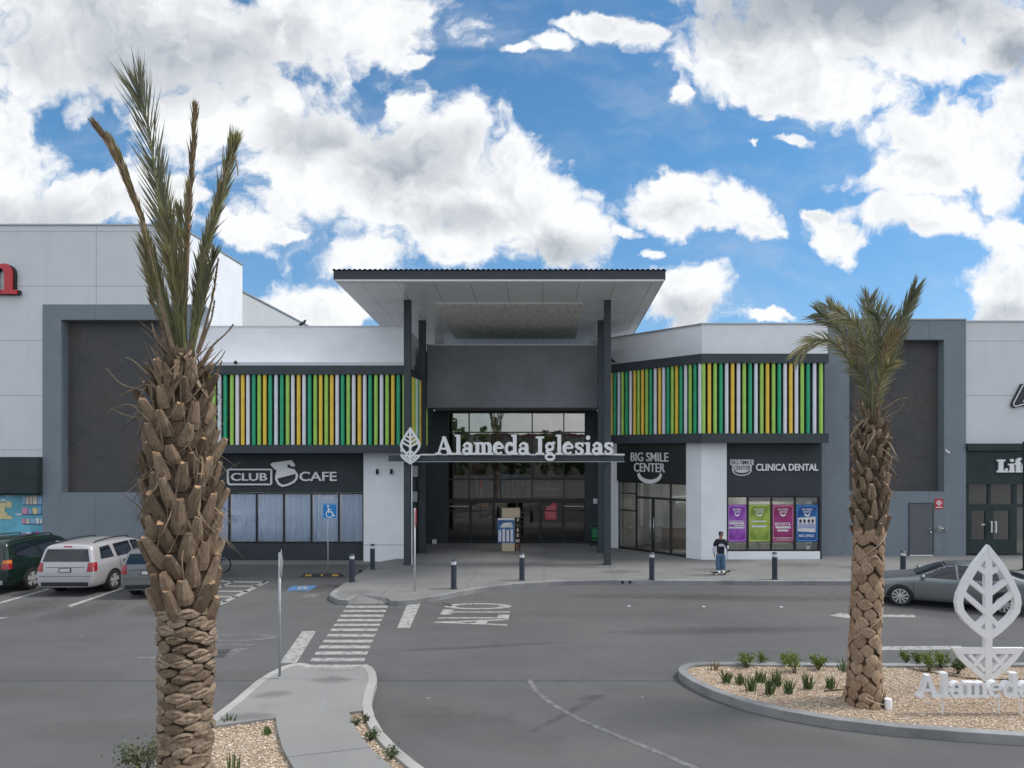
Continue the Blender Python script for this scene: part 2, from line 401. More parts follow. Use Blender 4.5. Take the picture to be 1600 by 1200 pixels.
M['green_black'] = mat('green_black', (.018,.034,.034), .65, var=.2, vscale=1.5, bump=.2)
M['frame_black'] = mat('frame_black', (.014,.017,.020), .4)
M['slat_back'] = mat('slat_back', (.028,.042,.046), .8)
M['slat_G'] = mat('slat_green', (.022,.40,.20), .38, var=.08, vscale=2)
M['slat_L'] = mat('slat_lime', (.38,.66,.12), .38, var=.08, vscale=2)
M['slat_Y'] = mat('slat_yellow', (.88,.60,.07), .38, var=.08, vscale=2)
M['slat_W'] = mat('slat_white', (.78,.80,.88), .38, var=.05, vscale=2)
M['soffit'] = panel_mat('soffit', (.86,.88,.90), .20, (1.35,30), .012, (.33,.34,.35), .04, swz='xy', spec=.6)
M['fascia_dark'] = mat('fascia_dark', (.035,.042,.058), .5, var=.1, vscale=2)
M['louver'] = mat('louver', (.86,.84,.78), .6, var=.15, vscale=3, stretch=(4,.4,1))
M['sign_white'] = mat('sign_white', (.80,.81,.83), .45, var=.03, vscale=5)
M['sign_edge'] = mat('sign_edge', (.62,.63,.66), .5)
M['red'] = mat('sign_red', (.55,.035,.045), .35); M['black'] = mat('matt_black', (.012,.012,.014), .6)
M['glass'] = glass_mat('entrance_glass', .24, (.30,.31,.30)); M['glass_low'] = glass_mat('lower_entrance_glass', .09, (.55,.55,.53)); M['glass_dark'] = glass_mat('shop_glass', .05, (.30,.32,.32))
M['glass_clear'] = glass_mat('clear_shop_glass', .02, (.98,.99,1.0))
M['steel'] = mat('steel', (.55,.56,.57), .3, 1.0); M['galv'] = mat('galvanised', (.42,.45,.47), .5, .6, var=.1, vscale=6)
def emis(name, col, st):
    m = bpy.data.materials.new(name); m.use_nodes = True; b = m.node_tree.nodes['Principled BSDF']; b.inputs['Base Color'].default_value = (.8,.8,.8,1); b.inputs['Emission Color'].default_value = (*col,1); b.inputs['Emission Strength'].default_value = st; return m
M['lamp'] = emis('room_fill_lamp', (1,.93,.82), 4.0)
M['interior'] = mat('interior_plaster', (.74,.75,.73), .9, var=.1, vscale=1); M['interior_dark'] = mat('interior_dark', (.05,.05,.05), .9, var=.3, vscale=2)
M['curtain'] = mat('curtain', (.68,.80,.98), .95, var=.06, vscale=1.3, stretch=(1,1,.5))

t_ = M['curtain'].node_tree; b_ = t_.nodes['Principled BSDF']; tl_ = t_.nodes.new('ShaderNodeBsdfTranslucent'); tl_.inputs[0].default_value = (.60,.74,.98,1)
mx_ = t_.nodes.new('ShaderNodeMixShader'); mx_.inputs[0].default_value = .4; t_.links.new(b_.outputs[0], mx_.inputs[1]); t_.links.new(tl_.outputs[0], mx_.inputs[2]); t_.links.new(mx_.outputs[0], t_.nodes['Material Output'].inputs[0])
# ------------------------------------------------------------------ buildings
YF = 28.4
def vwall(mb, x0, x1, Y, z0, z1, t=.3): return mb.box(x0, x1, Y, Y+t, z0, z1)

# ---- department store on the left
YL = 30.0
store = thing('department_store', 'tall white windowless store with grey framed recess at the far left', 'building', (XA(150,YL),YL,0))
zt = ZA(352,YL); xr = -16.12
m = MB(); m.box(-40, XA(68,YL), YL+.02, YL+.4, ZA(714,YL), zt)          # left of the grey frame
m.box(XA(68,YL), xr, YL+.02, YL+.4, ZA(476,YL), zt)
m.build('wall', M['white_wall'], store)
m = MB(); m.box(xr-.3, xr, YL+.4, 36.5, 0, zt); m.box(-40, xr-.3, YL+.4, YL+.7, ZA(476,YL)-.5, zt-.02); m.build('side_wall', M['white_plain'], store)
m = MB(); m.box(xr-.3, xr-.01, 36.5, 58, 0, 13.25); m.build('metal_side_wall', M['metal_clad'], store)
m = MB(); m.box(-40, xr+.05, YL-.03, YL+.5, zt, zt+.06); m.box(xr-.35, xr+.05, YL+.5, 36.55, zt, zt+.06); m.box(xr-.35, xr+.05, 36.55, 58, 13.25, 13.33); m.build('coping', M['galv'], store)
def grey_frame(par, xo0, xo1, xi0, xi1, top, ti, bi, Y, dep=.4):
    x0, x1, a, b = XA(xo0,Y), XA(xo1,Y), XA(xi0,Y), XA(xi1,Y)
    m = MB(); z1, zi1, zi0 = ZA(top,Y), ZA(ti,Y), ZA(bi,Y)
    m.box(x0, a, Y-.06, Y+dep+.3, 0, z1); m.box(b, x1, Y-.06, Y+dep+.3, 0, z1)
    m.box(a, b, Y-.06, Y+dep+.3, zi1, z1); m.box(a, b, Y-.055, Y+dep+.3, 0, zi0)
    m.build('grey_frame', M['grey_frame'], par)
    m = MB(); m.box(a, b, Y+dep, Y+dep+.2, zi0, zi1); m.build('recess_panel', M['recess_dark'], par)
grey_frame(store, 68, 314, 97, 284, 476, 500, 770, YL)
m = MB(); m.box(-40, XA(67.5,YL), YL-.35, YL+.4, ZA(770,YL), ZA(714,YL)); m.box(-40, XA(67.5,YL), YL-.2, YL+.4, ZA(772,YL)-.03, ZA(770,YL)); m.build('dark_band', M['green_black'], store)
# shop window with a sky-blue display
xw1 = XA(67.5,YL)
m = MB(); m.box(-40, xw1, YL+.1, YL+.2, .1, ZA(773,YL)); m.cur = 0
M['poster_cyan'] = mat('window_graphic_cyan', (.13,.42,.55), .5, var=.25, vscale=.8)
wd = m.build('window_display', M['poster_cyan'], store)
def pastel(n, c): return M.setdefault(n, mat(n, c, .55, var=.15, vscale=6))
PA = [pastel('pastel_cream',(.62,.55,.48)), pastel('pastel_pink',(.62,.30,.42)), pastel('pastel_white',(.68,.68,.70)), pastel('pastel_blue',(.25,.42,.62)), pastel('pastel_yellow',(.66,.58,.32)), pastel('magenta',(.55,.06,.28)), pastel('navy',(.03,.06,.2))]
m = MB(); fr = fy(YL+.1)
def rect_px(m, px0, py0, px1, py1, Y, d0, d1, cur=0):
    m.cur = cur; m.plate(rc(XA(px0,Y), ZA(py1,Y), XA(px1,Y), ZA(py0,Y)), fy(Y), d0, d1)
Yd = YL+.1
for r_, (y0, y1) in enumerate([(774,788),(793,803),(808,818),(830,841)]):
    x = 35+rnd.random()*2
    while x < 65:
        w = 4+rnd.random()*4; rect_px(m, x, y0+rnd.random()*3, min(x+w,66.5), y1, Yd, .01, .03+rnd.random()*.01, (rnd.choice([0,0,1,2,3,4]) if r_ < 3 else rnd.choice([5,1,2,6,3]))); x += w+1.2
    rect_px(m, 36, y1, 66.5, y1+1.2, Yd, .01, .025, 6)
m.build('merchandise_graphic', PA, store); m = MB()
for a in [(-30,785,19,793),(-30,793,8,801),(-30,801,12,806),(-30,806,19,811),(10,783,17,787)]: rect_px(m, *a, Yd, .01, .022+.002*(a[1]%5), 4)
for cx, cy, w in [(14,776,4),(6,783,5),(30,805,5)]:
    m.cur = 2; m.plate([(XA(cx,Yd)+q[0], ZA(cy,Yd)+q[1]) for q in arc(0,0,w*.028,w*.018,0,180,8)], fy(Yd), .01, .03)
m.build('cloud_graphic', PA, store); m = MB(); m.cur = 5; m.plate([(XA(7,Yd)+q[0], ZA(843,Yd)+q[1]) for q in arc(0,0,.24,.2,0,180,10)], fy(Yd), .01, .035)
m.build('umbrella_graphic', PA, store)
# red letter of the store sign
sg = thing('letter_sign', 'large red serif letter n with black edges on the tall white store', 'sign', (XA(0,YL),YL,ZA(461,YL)))
m = MB(); q, adv = glyph('n'); 
cap = (ZA(411,YL)-ZA(461,YL))/.72; x0 = XA(-22,YL); sc = (XA(36,YL)-x0)/adv
for i, pl in enumerate(q): m.plate([(x0+a*sc*1.05, ZA(461,YL)+b*cap) for a, b in [(v[0],v[1]) for v in pl]], fy(YL), .16, .20+.001*i)
m.build('letter_face', M['red'], sg)
m = MB()
for i, pl in enumerate(q): m.plate([(x0+.06+a*sc*1.05, ZA(461,YL)-.01+b*cap) for a, b in [(v[0],v[1]) for v in pl]], fy(YL), -.01, .15+.001*i)
m.build('letter_return', M['black'], sg)

# ---- a wing: fascia bands, slats, parapet
def slat_mb(x, y, z0, z1, r=.078):
    m = MB(); m.tube([(x,y,z0),(x,y,z1)], r, 10); return m
SL = dict(G='slat_G', L='slat_L', Y='slat_Y', W='slat_W')
def add_slat(par, x, y, z0, z1, c): slat_mb(x, y, z0, z1).build('slat', M[SL[c]], par, smooth=True, autosm=50)

# café wing (left of the entrance)
cw = thing('cafe_building', 'low wing with coloured upright slats above curtained cafe windows, left of the entrance', 'building', (XA(480,YF),YF,0))
xl = XA(312,YL); xcor = XA(634,YF); xre = -5.46; yre = 32.1
zb0, zb1, zb2, zb3 = ZA(708,YF), ZA(695,YF), ZA(585,YF), ZA(571,YF)
for z0, z1 in ((zb0,zb1),(zb2,zb3)):
    m = MB(); m.box(xl, xcor, YF, 29.35, z0, z1)
    m.prism([(xcor-.35,29.35),(xcor,YF+.001),(xcor,29.35),(xre,yre),(xre-.35,yre)], z0+.002, z1-.002)
    m.build('fascia_band', M['charcoal'], cw)
m = MB(); m.box(xre-.3, xre+.17, yre, yre+.42, zb2-.02, zb3+.1); m.build('beam_end', M['charcoal'], cw)
m = MB(); m.box(xl, xcor-.4, YF+.42, YF+.6, zb1, zb2); m.prism([(xcor-.4,YF+.42),(xcor-.3,YF+.42),(xre-.3,yre),(xre-.5,yre)], zb1+.004, zb2-.004); m.build('slat_backing', M['slat_back'], cw)
LS = [(105,'Y'),(138,'L'),(173,'W'),(209,'G'),(250,'L'),(284,'W'),(318,'Y'),(351,'W'),(387,'G'),(421,'L'),(456,'Y'),(490,'G'),(526,'W'),(562,'G'),(598,'L'),(631,'W'),(667,'Y'),(701,'W'),(736,'G'),(771,'L'),(805,'Y'),(840,'L'),(874,'Y'),(908,'W'),(942,'G'),(977,'L'),(1011,'W'),(1047,'Y'),(1080,'W'),(1114,'G'),(1150,'L'),(1185,'W'),(1220,'L'),(1256,'Y'),(1290,'G'),(1327,'L')]
for z, c in [(36,'W'),(71,'G')]+LS: add_slat(cw, XA(300+z/4,YF+.14), YF+.14, zb1, zb2, c)
for i, c in enumerate('GYLYLWGYLWYL'):
    t = (i+.6)/12; add_slat(cw, xcor+(xre-xcor)*t-.05, YF+.2+(yre-YF-.2)*t, zb1, zb2, c)
zp = ZA(511,29.5); YP = 29.5
m = MB(); m.box(xl, XA(635,YP), YP, YP+.3, zb2, zp); m.prism([(XA(635,YP)-.3,YP+.3),(XA(635,YP),YP+.3),(XA(656,33)-.02,33.2),(XA(656,33)-.32,33.2)], zb2, zp-.003)
m.build('parapet_wall', M['white_plain'], cw)
m = MB(); m.box(xl, XA(635,YP)+.03, YP-.03, YP+.33, zp, zp+.05); m.box(xl, xcor-.02, YF+.02, YP-.002, zb3+.001, zb3+.14); m.build('coping', M['sign_edge'], cw)
Yw = 29.5
x0c, x1c = xl, XA(568,Yw)
m = MB(); m.box(x0c, x1c, Yw, Yw+.3, ZA(770,Yw), zb0+.3); m.build('sign_wall', M['charcoal_wall'], cw)
m = MB(); m.box(x0c, x1c, Yw, Yw+.3, 0, ZA(849,Yw)); m.build('plinth', M['charcoal_wall'], cw)
m = MB(); m.box(XA(568,29.2), XA(632.5,29.2), 29.2, 30.6, 0, zb0+.2)
pil = m.build('pillar', M['white_plain'], cw)
m = MB(); m.box(XA(568,29.2)-.004, XA(632.5,29.2)+.004, 29.196, 29.6, ZA(852,29.2), ZA(851,29.2)); m.build('groove', M['galv'], pil)
for px in (590, 612):
    Ys = 29.2; m = MB(); m.lathe([(.05,-.02),(.055,.0),(.055,.18),(.045,.2)], 12, (XA(px,Ys), Ys-.08, ZA(740,Ys))); m.box(XA(px,Ys)-.025, XA(px,Ys)+.025, Ys-.06, Ys, ZA(740,Ys)+.05, ZA(740,Ys)+.13)
    w = m.build('wall_lamp', M['black'], cw)
# side shopfront of the passage, seen at a glancing angle
m = MB(); m.box(xcor-.9, XA(645,30)+.0, 30.6, 30.9, 0, zb0+.2); m.box(-6.1, -5.85, 30.9, 34.0, 0, zb0+.2); m.build('passage_wall', M['charcoal_wall'], cw)
for py0, py1, px0, px1, mm in [(728,745,644,653,'pastel_white'),(768,784,644,652,'pastel_white')]:
    Y = 30.6; m = MB(); m.box(XA(px0,Y), XA(px1,Y), Y-.03, Y, ZA(py1,Y), ZA(py0,Y)); m.build('notice', M['galv'], cw)
# windows with curtains
mull = [314,357.5,400.5,443,486,529,567.5]
Zt, Zb = ZA(770.5,Yw), ZA(848.5,Yw)
m = MB()
for px in mull: m.box(XA(px,Yw)-.035, XA(px,Yw)+.035, Yw+.02, Yw+.12, Zb, Zt)
m.box(x0c, x1c, Yw+.018, Yw+.122, Zt-.05, Zt); m.box(x0c, x1c, Yw+.018, Yw+.122, Zb, Zb+.05)
wf = m.build('window_frame', M['frame_black'], cw)
for i in range(6):
    a, b = XA(mull[i],Yw)+.036, XA(mull[i+1],Yw)-.036
    m = MB(); m.box(a, b, Yw+.06, Yw+.075, Zb+.05, Zt-.05); m.build('pane', M['glass_clear'], wf)
    m = MB(); n = 72; vs = []; fs = []; ph = rnd.random()*6
    for k in range(n+1):
        t = k/n; x = a+(b-a)*t
        for j, z in enumerate((Zb+.05, Zb+(Zt-Zb)*.5, Zt-.06)):
            pinch = 1-.0*j
            d = .042*math.sin(k*.8+ph+.5*math.sin(k*.2))+.02*math.sin(k*.37+j*.5)
            vs.append((x, Yw+.15+d*(1.0 if j != 1 else 1.25), z))
    for k in range(n):
        for j in range(2): fs.append((k*3+j, (k+1)*3+j, (k+1)*3+j+1, k*3+j+1))
    m.add(vs, fs); m.build('curtain', M['curtain'], cw, smooth=True)
m = MB(); m.box(x0c, x1c, Yw+2.4, Yw+2.5, 0, 3.2); m.build('back_wall', M['interior'], cw)
m = MB(); m.box(x0c, x1c, Yw+.3, Yw+2.4, 3.1, 3.2); m.build('cafe_ceiling', M['interior'], cw)
for i in range(3):
    m = MB(); xm = x0c+(x1c-x0c)*(.2+.3*i); m.box(xm-.7, xm+.7, Yw+1.2, Yw+1.6, 3.03, 3.09); m.build('room_fill_lamp', M['lamp'], cw)  # unseen lamp panels, added behind the curtains to brighten them
# white lettering on the cafe panes
m = MB(); f = fy(Yw+.05)
sans(m, 'Crepas', f, XA(496,Yw), XA(519,Yw), ZA(782,Yw), ZA(774,Yw), 0, .006)
m.build('pane_lettering', M['sign_white'], cw)

# café sign
cs = thing('cafe_sign', 'white raised CLUB CAFE lettering with a tilted coffee pot on the charcoal wall', 'sign', (XA(440,Yw),Yw,ZA(757,Yw)))
f = fy(Yw); X = lambda p: XA(p,Yw); Z = lambda p: ZA(p,Yw)
m = MB(); sans(m, 'CLUB', f, X(362.5), X(418.5), Z(751), Z(739), .02, .10, .012); m.build('club_letters', M['sign_white'], cs)
m = MB(); sans(m, 'CAFE', f, X(469), X(527), Z(751.5), Z(737), .02, .10, .012); m.build('cafe_letters', M['sign_white'], cs)
m = MB()
rp = [(X(357),Z(735)),(X(359),Z(733.5)),(X(424),Z(733.5)),(X(425),Z(734.5)),(X(425),Z(755.5)),(X(423),Z(756.8)),(X(360),Z(756.8)),(X(357.5),Z(754))]
for k, q in enumerate(stroke(rp, .065, True)): m.plate(q, f, .02, .10+.0005*(k%2))
m.build('club_outline', M['sign_white'], cs)
def zp2(zx, zy): return (X(300+zx/4), Z(500+zy/4))
m = MB()
m.plate([zp2(*q) for q in [(495,905),(505,892),(628,875),(650,908),(640,918),(622,912),(612,900),(600,905),(600,922),(560,935),(524,935)]], f, .02, .10)
body = [zp2(*q) for q in [(540,940),(600,928),(640,938),(660,965),(658,990),(640,1012),(600,1030),(568,1036),(545,1022),(530,990)]]
for k, q in enumerate(stroke(body, .085, True)): m.plate(q, f, .02, .101+.0005*(k%2))
m.plate([zp2(*q) for q in [(541,938),(600,926),(642,938),(655,960),(560,985),(535,990)]], f, .02, .1035)
m.build('coffee_pot', M['sign_white'], cs)

# ---- dental wing (right of the entrance)
dw = thing('clinic_building', 'low wing with angled corner, coloured upright slats and dental clinic shopfronts', 'building', (XA(1190,YF),YF,0))
A = Vector((XA(1096,YF),YF)); B = Vector((XA(955,32.0),32.0)); xR = XA(1295,YF)
dirAB = (B-A).normalized(); nrm = Vector((dirAB.y,-dirAB.x));  nrm = nrm if nrm.y > 0 else -nrm     # inward
zb0, zb1, zb2, zb3 = ZA(692,YF), ZA(677,YF), ZA(567,YF), ZA(552.5,YF)
for z0, z1 in ((zb0,zb1),(zb2,zb3)):
    m = MB(); m.prism([(A.x,YF), B, B+nrm*.95, (A.x+.2,YF+.95), (xR,YF+.95), (xR,YF)], z0, z1)
    m.build('fascia_band', M['charcoal'], dw)
m = MB(); m.box(A.x, xR, YF+.42, YF+.6, zb1, zb2); a2 = A+nrm*.42; b2 = B+nrm*.42
m.prism([a2+(A-B)*.0, b2, b2+nrm*.15, a2+nrm*.15], zb1+.003, zb2-.003); m.build('slat_backing', M['slat_back'], dw)
for z, c in [(797,'L'),(833,'Y'),(869,'L'),(905,'G'),(941,'W'),(978,'Y'),(1015,'W'),(1051,'L'),(1088,'G'),(1124,'W'),(1160,'L'),(1196,'Y'),(1234,'L'),(1270,'G'),(1306,'W'),(1342,'Y'),(1377,'W'),(1413,'L'),(1450,'G'),(1490,'W'),(1530,'L')]:
    add_slat(dw, XA(900+z/4,YF+.14), YF+.14, zb1, zb2, c)
for z, c in [(221,'Y'),(244,'G'),(269,'W'),(292,'L'),(317,'G'),(342,'W'),(368,'Y'),(392,'L'),(417,'Y'),(443,'L'),(468,'G'),(496,'W'),(524,'Y'),(549,'W'),(576,'G'),(603,'L'),(630,'Y'),(657,'G'),(686,'W'),(715,'L'),(745,'G'),(775,'W')]:
    k = (900+z/4-PX)/F; a = A+nrm*.14; s = (a.x-k*a.y)/(k*dirAB.y-dirAB.x); q = a+dirAB*s
    add_slat(dw, q.x, q.y, zb1, zb2, c)
YP = 29.3; zp = ZA(507,YP)
pa, pb = (XA(1097,YP),YP), (XA(950,33.2),33.2)
m = MB(); m.box(pa[0], XA(1293,YP), YP, YP+.3, zb2+.1, zp); m.prism([pa, pb, (pb[0]+.3,pb[1]+.2), (pa[0]+.1,pa[1]+.3)], zb2, zp-.003); m.build('parapet_wall', M['white_plain'], dw)
m = MB(); m.box(pa[0]-.02, XA(1293.5,YP), YP-.04, YP+.33, zp, zp+.06); m.prism([(pa[0]-.04,pa[1]-.03),(pb[0]-.04,pb[1]-.03),(pb[0]+.3,pb[1]+.2),(pa[0],pa[1]+.3)], zp-.002, zp+.058); m.build('coping', M['galv'], dw)
# pillar (white, bent) and pilaster
wA = Vector((XA(1096,28.9),28.9)); wd_ = dirAB
def on_ang(px, off=0.0):
    k = (px-PX)/F; a = wA-nrm*off; s = (a.x-k*a.y)/(k*wd_.y-wd_.x); return a+wd_*s
p1072, p965, p953 = on_ang(1072), on_ang(964.5), on_ang(951.5)
m = MB(); m.prism([(XA(1135.5,28.9),28.9), wA, p1072, p1072+nrm*.6, (XA(1135.5,28.9),30.2)], 0, zb0+.1); m.build('pillar', M['white_plain'], dw)
m = MB(); m.prism([p965, p953, p953+nrm*.5, p965+nrm*.5], 0, zb0+.1); m.build('pilaster', M['white_plain'], dw)
# angled shopfront: sign band, frame, glass
off = .12
s0, s1 = on_ang(1072,-off), on_ang(964.5,-off)
def zang(px, py): q = on_ang(px, 0); return ZA(py, q.y)
ztop = 3.35
m = MB(); m.prism([p1072-nrm*.03, p965-nrm*.03, p965+nrm*.3, p1072+nrm*.3], ztop, zb0+.15); sw = m.build('sign_wall', M['frame_black'], dw)
fang = (Vector((p965.x,p965.y,0)), Vector((-wd_.x,-wd_.y,0)), Vector((0,0,1)), Vector((-nrm.x,-nrm.y,0)))
LAN = (p1072-p965).length
def ua(px): return (on_ang(px)-p965).length
m = MB()
def fbar(m, u0, u1, z0, z1, d=.08): m.plate(rc(u0,z0,u1,z1), fang, -.16, -.16+d)
zt0 = 2.62
us = [0, ua(992.5), ua(1046), LAN]
for i, u in enumerate(us): fbar(m, max(0,u-.045), min(LAN,u+.045), .15, ztop)
fbar(m, 0, LAN, ztop-.07, ztop, .082); fbar(m, 0, LAN, .15, .25, .082); fbar(m, us[1]+.046, us[3], zt0-.05, zt0+.05, .082); fbar(m, 0, us[1], 1.95, 2.0, .078); fbar(m, 0, us[1], 2.75, 2.8, .078)
mid = ua(1018); fbar(m, mid-.06, mid+.06, .26, zt0-.05, .084)
fm = m.build('shopfront_frame', M['frame_black'], dw)
for a, b, z0, z1 in [(us[0],us[1],.25,ztop-.07),(us[1],us[2],.25,zt0-.05),(us[1],us[2],zt0+.05,ztop-.07),(us[2],us[3],.25,zt0-.05),(us[2],us[3],zt0+.05,ztop-.07)]:
    m = MB(); m.plate(rc(a+.046,z0+.001,b-.046,z1-.001), fang, -.135, -.12); m.build('pane', M['glass_clear'] if 0 else M['glass_shop'] if 'glass_shop' in M else M.setdefault('glass_shop', glass_mat('clinic_glass', .10, (.72,.75,.75))), fm)
for s in (-.1, .1):
    m = MB(); u = mid+s; o, uu, vv, nn = fang
    m.tube([o+uu*u+vv*.75+nn*(-.03), o+uu*u+vv*1.75+nn*(-.03)], .022, 8)
    for z in (.85,1.65): m.tube([o+uu*u+vv*z+nn*(-.03), o+uu*u+vv*z+nn*(-.1)], .015, 6)
    m.build('door_handle', M['steel'], fm, smooth=True)
m = MB()                                  # the reception room behind
q0, q1 = p1072+nrm*3.6, p965+nrm*3.2
m.prism([q0, q1, q1+nrm*.1, q0+nrm*.1], .15, ztop); m.prism([p965+nrm*.35, q1, q1+Vector((.1,0)), p965+nrm*.35+Vector((.1,0))], .151, ztop); m.prism([p1072+nrm*.3, q0, q1, p965+nrm*.3], ztop-.0, ztop+.1)
m.prism([p1072+nrm*1.0, p1072+nrm*1.6-wd_*-.6, p1072+nrm*1.7+wd_*.6, p1072+nrm*1.1], .152, 2.6)
m.build('reception_room', M['interior'], dw)
c = (p1072+p965)/2+nrm*1.6; m = MB(); m.box(c.x-.5, c.x+.5, c.y-.25, c.y+.25, ztop-.06, ztop-.01); m.build('room_fill_lamp', M['lamp'], dw)
m = MB(); c = (p1072+p965)/2+nrm*1.9; m.box(c.x-.6, c.x+.5, c.y-.2, c.y+.3, .15, 1.1); m.build('reception_desk', mat('wood_desk',(.2,.11,.07),.5,var=.2,vscale=8), dw)
sg = thing('clinic_sign', 'white BIG SMILE CENTER lettering over a smile, on the black angled wall', 'sign', (p1072.x,p1072.y,3.5))
qm = on_ang(1016); kz = lambda py: ZA(py, qm.y)
m = MB(); sans(m, 'BIG SMILE', fang, ua(987), ua(1045.5), kz(721), kz(707), .04, .08, .004); m.build('upper_letters', M['sign_white'], sg)
m = MB(); sans(m, 'CENTER', fang, ua(992), ua(1040), kz(737.5), kz(723.5), .04, .08, .004); m.build('lower_letters', M['sign_white'], sg)
m = MB(); cu = ua(1016.5); hw = (ua(1035)-ua(997.5))/2
m.plate([(cu+a,kz(741)+b) for a, b in arc(0,0,hw,.42,180,360,16)]+[(cu+a,kz(741)+.0+b) for a, b in arc(0,.06,hw*.86,.30,360,180,16)], fang, .04, .10); m.build('smile', M['sign_white'], sg)
# clinic window wall
Yc = 29.1; xa, xb = XA(1135.5,Yc), XA(1296,Yc)
zw1, zw0 = ZA(775,Yc), ZA(861.5,Yc)
xwin = XA(1281,Yc)
m = MB(); m.box(xa, xwin, Yc, Yc+.3, zw1, zb0+.15); m.box(xwin, XA(1284,Yc), Yc, Yc+.9, .1, zb0+.15); m.build('sign_wall', M['charcoal_wall'], dw)
m = MB(); m.prism([(xa,Yc-.12),(xwin,Yc-.02),(xwin,Yc+.3),(xa,Yc+.3)], 0, zw0); m.build('sill', M['white_plain'], dw)
m = MB(); m.box(XA(1284,Yc), xb+.1, 29.7, 30.1, 0, zb0+.15); m.build('side_pier', M['grey_frame'], dw)
mull = [1136.5,1168.8,1205.8,1242.8,1280.5]
m = MB()
for px in mull: m.box(XA(px,Yc)-.04, XA(px,Yc)+.04, Yc+.03, Yc+.13, zw0, zw1)
m.box(xa, xwin, Yc+.028, Yc+.132, zw1-.06, zw1); m.box(xa, xwin, Yc+.028, Yc+.132, zw0, zw0+.07)
cf = m.build('window_frame', M['frame_black'], dw)
for i in range(4):
    m = MB(); m.box(XA(mull[i],Yc)+.041, XA(mull[i+1],Yc)-.041, Yc+.09, Yc+.10, zw0+.07, zw1-.06); m.build('pane', M['glass_shop'], cf)
m = MB(); m.box(xa, xwin, Yc+1.5, Yc+1.6, 0, zw1+.05); m.box(xa, xwin, Yc+.3, Yc+1.5, zw1, zw1+.1); m.build('clinic_room', M['interior'], dw)
m = MB(); m.box(xa+.8, xwin-.8, Yc+.7, Yc+.95, zw1-.07, zw1-.01); m.build('room_fill_lamp', M['lamp'], dw)
m = MB()
for px in (1150, 1180, 1200, 1228, 1262):
    x = XA(px,Yc); m.box(x-.35, x+.35, Yc+.35, Yc+.75, .68, .73)
    for q in (-.3,.3): m.box(x+q-.02, x+q+.02, Yc+.4, Yc+.44, .1, .68)
m.build('waiting_bench', M['galv'], dw)
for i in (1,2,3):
    m = MB(); m.box(XA(mull[i],Yc)+.05, XA(mull[i+1],Yc)-.05, Yc+.14, Yc+.16, ZA(784,Yc), zw1-.05); m.build('ceiling_glare_strip', M['pastel_white'], dw)  # white strips added to paint in the bright ceiling and its reflection
sg = thing('dental_sign', 'white CLINICA DENTAL lettering beside a cup-shaped smile emblem on the charcoal wall', 'sign', (XA(1210,Yc),Yc,ZA(740,Yc)))
f = fy(Yc); X = lambda p: XA(p,Yc); Z = lambda p: ZA(p,Yc)
m = MB(); sans(m, 'CLINICA DENTAL', f, X(1180.5), X(1277.5), Z(735.5), Z(724.5), .03, .09, .022); m.build('letters', M['sign_white'], sg)
m = MB(); cx = X(1158.7)
m.plate([(X(1140.5),Z(718)),(X(1177),Z(718)),(X(1177),Z(726.5)),(X(1174),Z(727)),(X(1174),Z(734))]+[(cx+a,Z(734)+b) for a, b in arc(0,0,X(1174)-cx,.26,0,-180,12)]+[(X(1143.5),Z(734)),(X(1143.5),Z(727)),(X(1140.5),Z(726.5))], f, .02, .05)
em = m.build('emblem', M['sign_edge'], sg)
m = MB(); sans(m, 'BIG SMILE', f, X(1142.5), X(1175), Z(725.6), Z(719.2), .051, .06, .004); sans(m, 'CENTER', f, X(1145.5), X(1172), Z(734), Z(727.6), .051, .06, .004)
m.plate([(cx+a,Z(735.5)+b) for a, b in arc(0,0,.34,.17,180,360,12)]+[(cx+a,Z(735.5)+b) for a, b in arc(0,.03,.3,.12,360,180,12)], f, .051, .062); m.build('emblem_lettering', M['charcoal'], em)
# four posters in the clinic window
def poster(name, label, px0, px1, col, col2, trim, words):
    t = thing(name, label, 'poster', (X((px0+px1)/2),Yc,ZA(847,Yc)), group='posters in the clinic window')
    f = fy(Yc+.082); z0, z1 = ZA(847,Yc), ZA(788.5,Yc); x0, x1 = X(px0), X(px1)
    m = MB(); m.plate(rc(x0,z0,x1,z1), f, 0, .012); m.build('sheet', mat(name+'_sheet', col, .45, col2=col2, vscale=1.1, vdetail=2), t)
    m = MB(); ins = .06; r = .1
    pts = arc(x1-ins-r,z1-ins-r,r,r,0,90,5)+arc(x0+ins+r,z1-ins-r,r,r,90,180,5)+arc(x0+ins+r,z0+ins+r,r,r,180,270,5)+arc(x1-ins-r,z0+ins+r,r,r,270,360,5)
    for k, q in enumerate(stroke(pts, .03, True)): m.plate(q, f, .012, .016+.0003*(k%2))
    m.build('border', trim, t)
    m = MB(); cx = (x0+x1)/2; w = x1-x0
    sans(m, 'BIG SMILE', f, cx-w*.22, cx+w*.22, z1-.25, z1-.17, .012, .017, .01); sans(m, 'CENTER', f, cx-w*.17, cx+w*.17, z1-.36, z1-.28, .012, .017, .01)
    m.plate([(cx+a,z1-.39+b) for a, b in arc(0,0,w*.13,.12,180,360,10)]+[(cx+a,z1-.39+b) for a, b in arc(0,.02,w*.1,.07,360,180,10)], f, .012, .017)
    m.build('logo_lettering', M['sign_white'], t); m = MB()
    for wd, a, b, za, zb in words: sans(m, wd, f, x0+w*a, x0+w*b, z0+(z1-z0)*za, z0+(z1-z0)*zb, .012, .017, .012)
    if m.v: m.build('headline', M['sign_white'], t)
    return t, f, x0, x1, z0, z1
def pm(n, c): return mat(n, c, .5)
t, f, x0, x1, z0, z1 = poster('purple_poster', 'purple poster with white lettering, first from the white pillar in the clinic window', 1137, 1168, (.22,.02,.36), (.42,.16,.55), pm('lilac',(.5,.3,.62)), [])
m = MB()
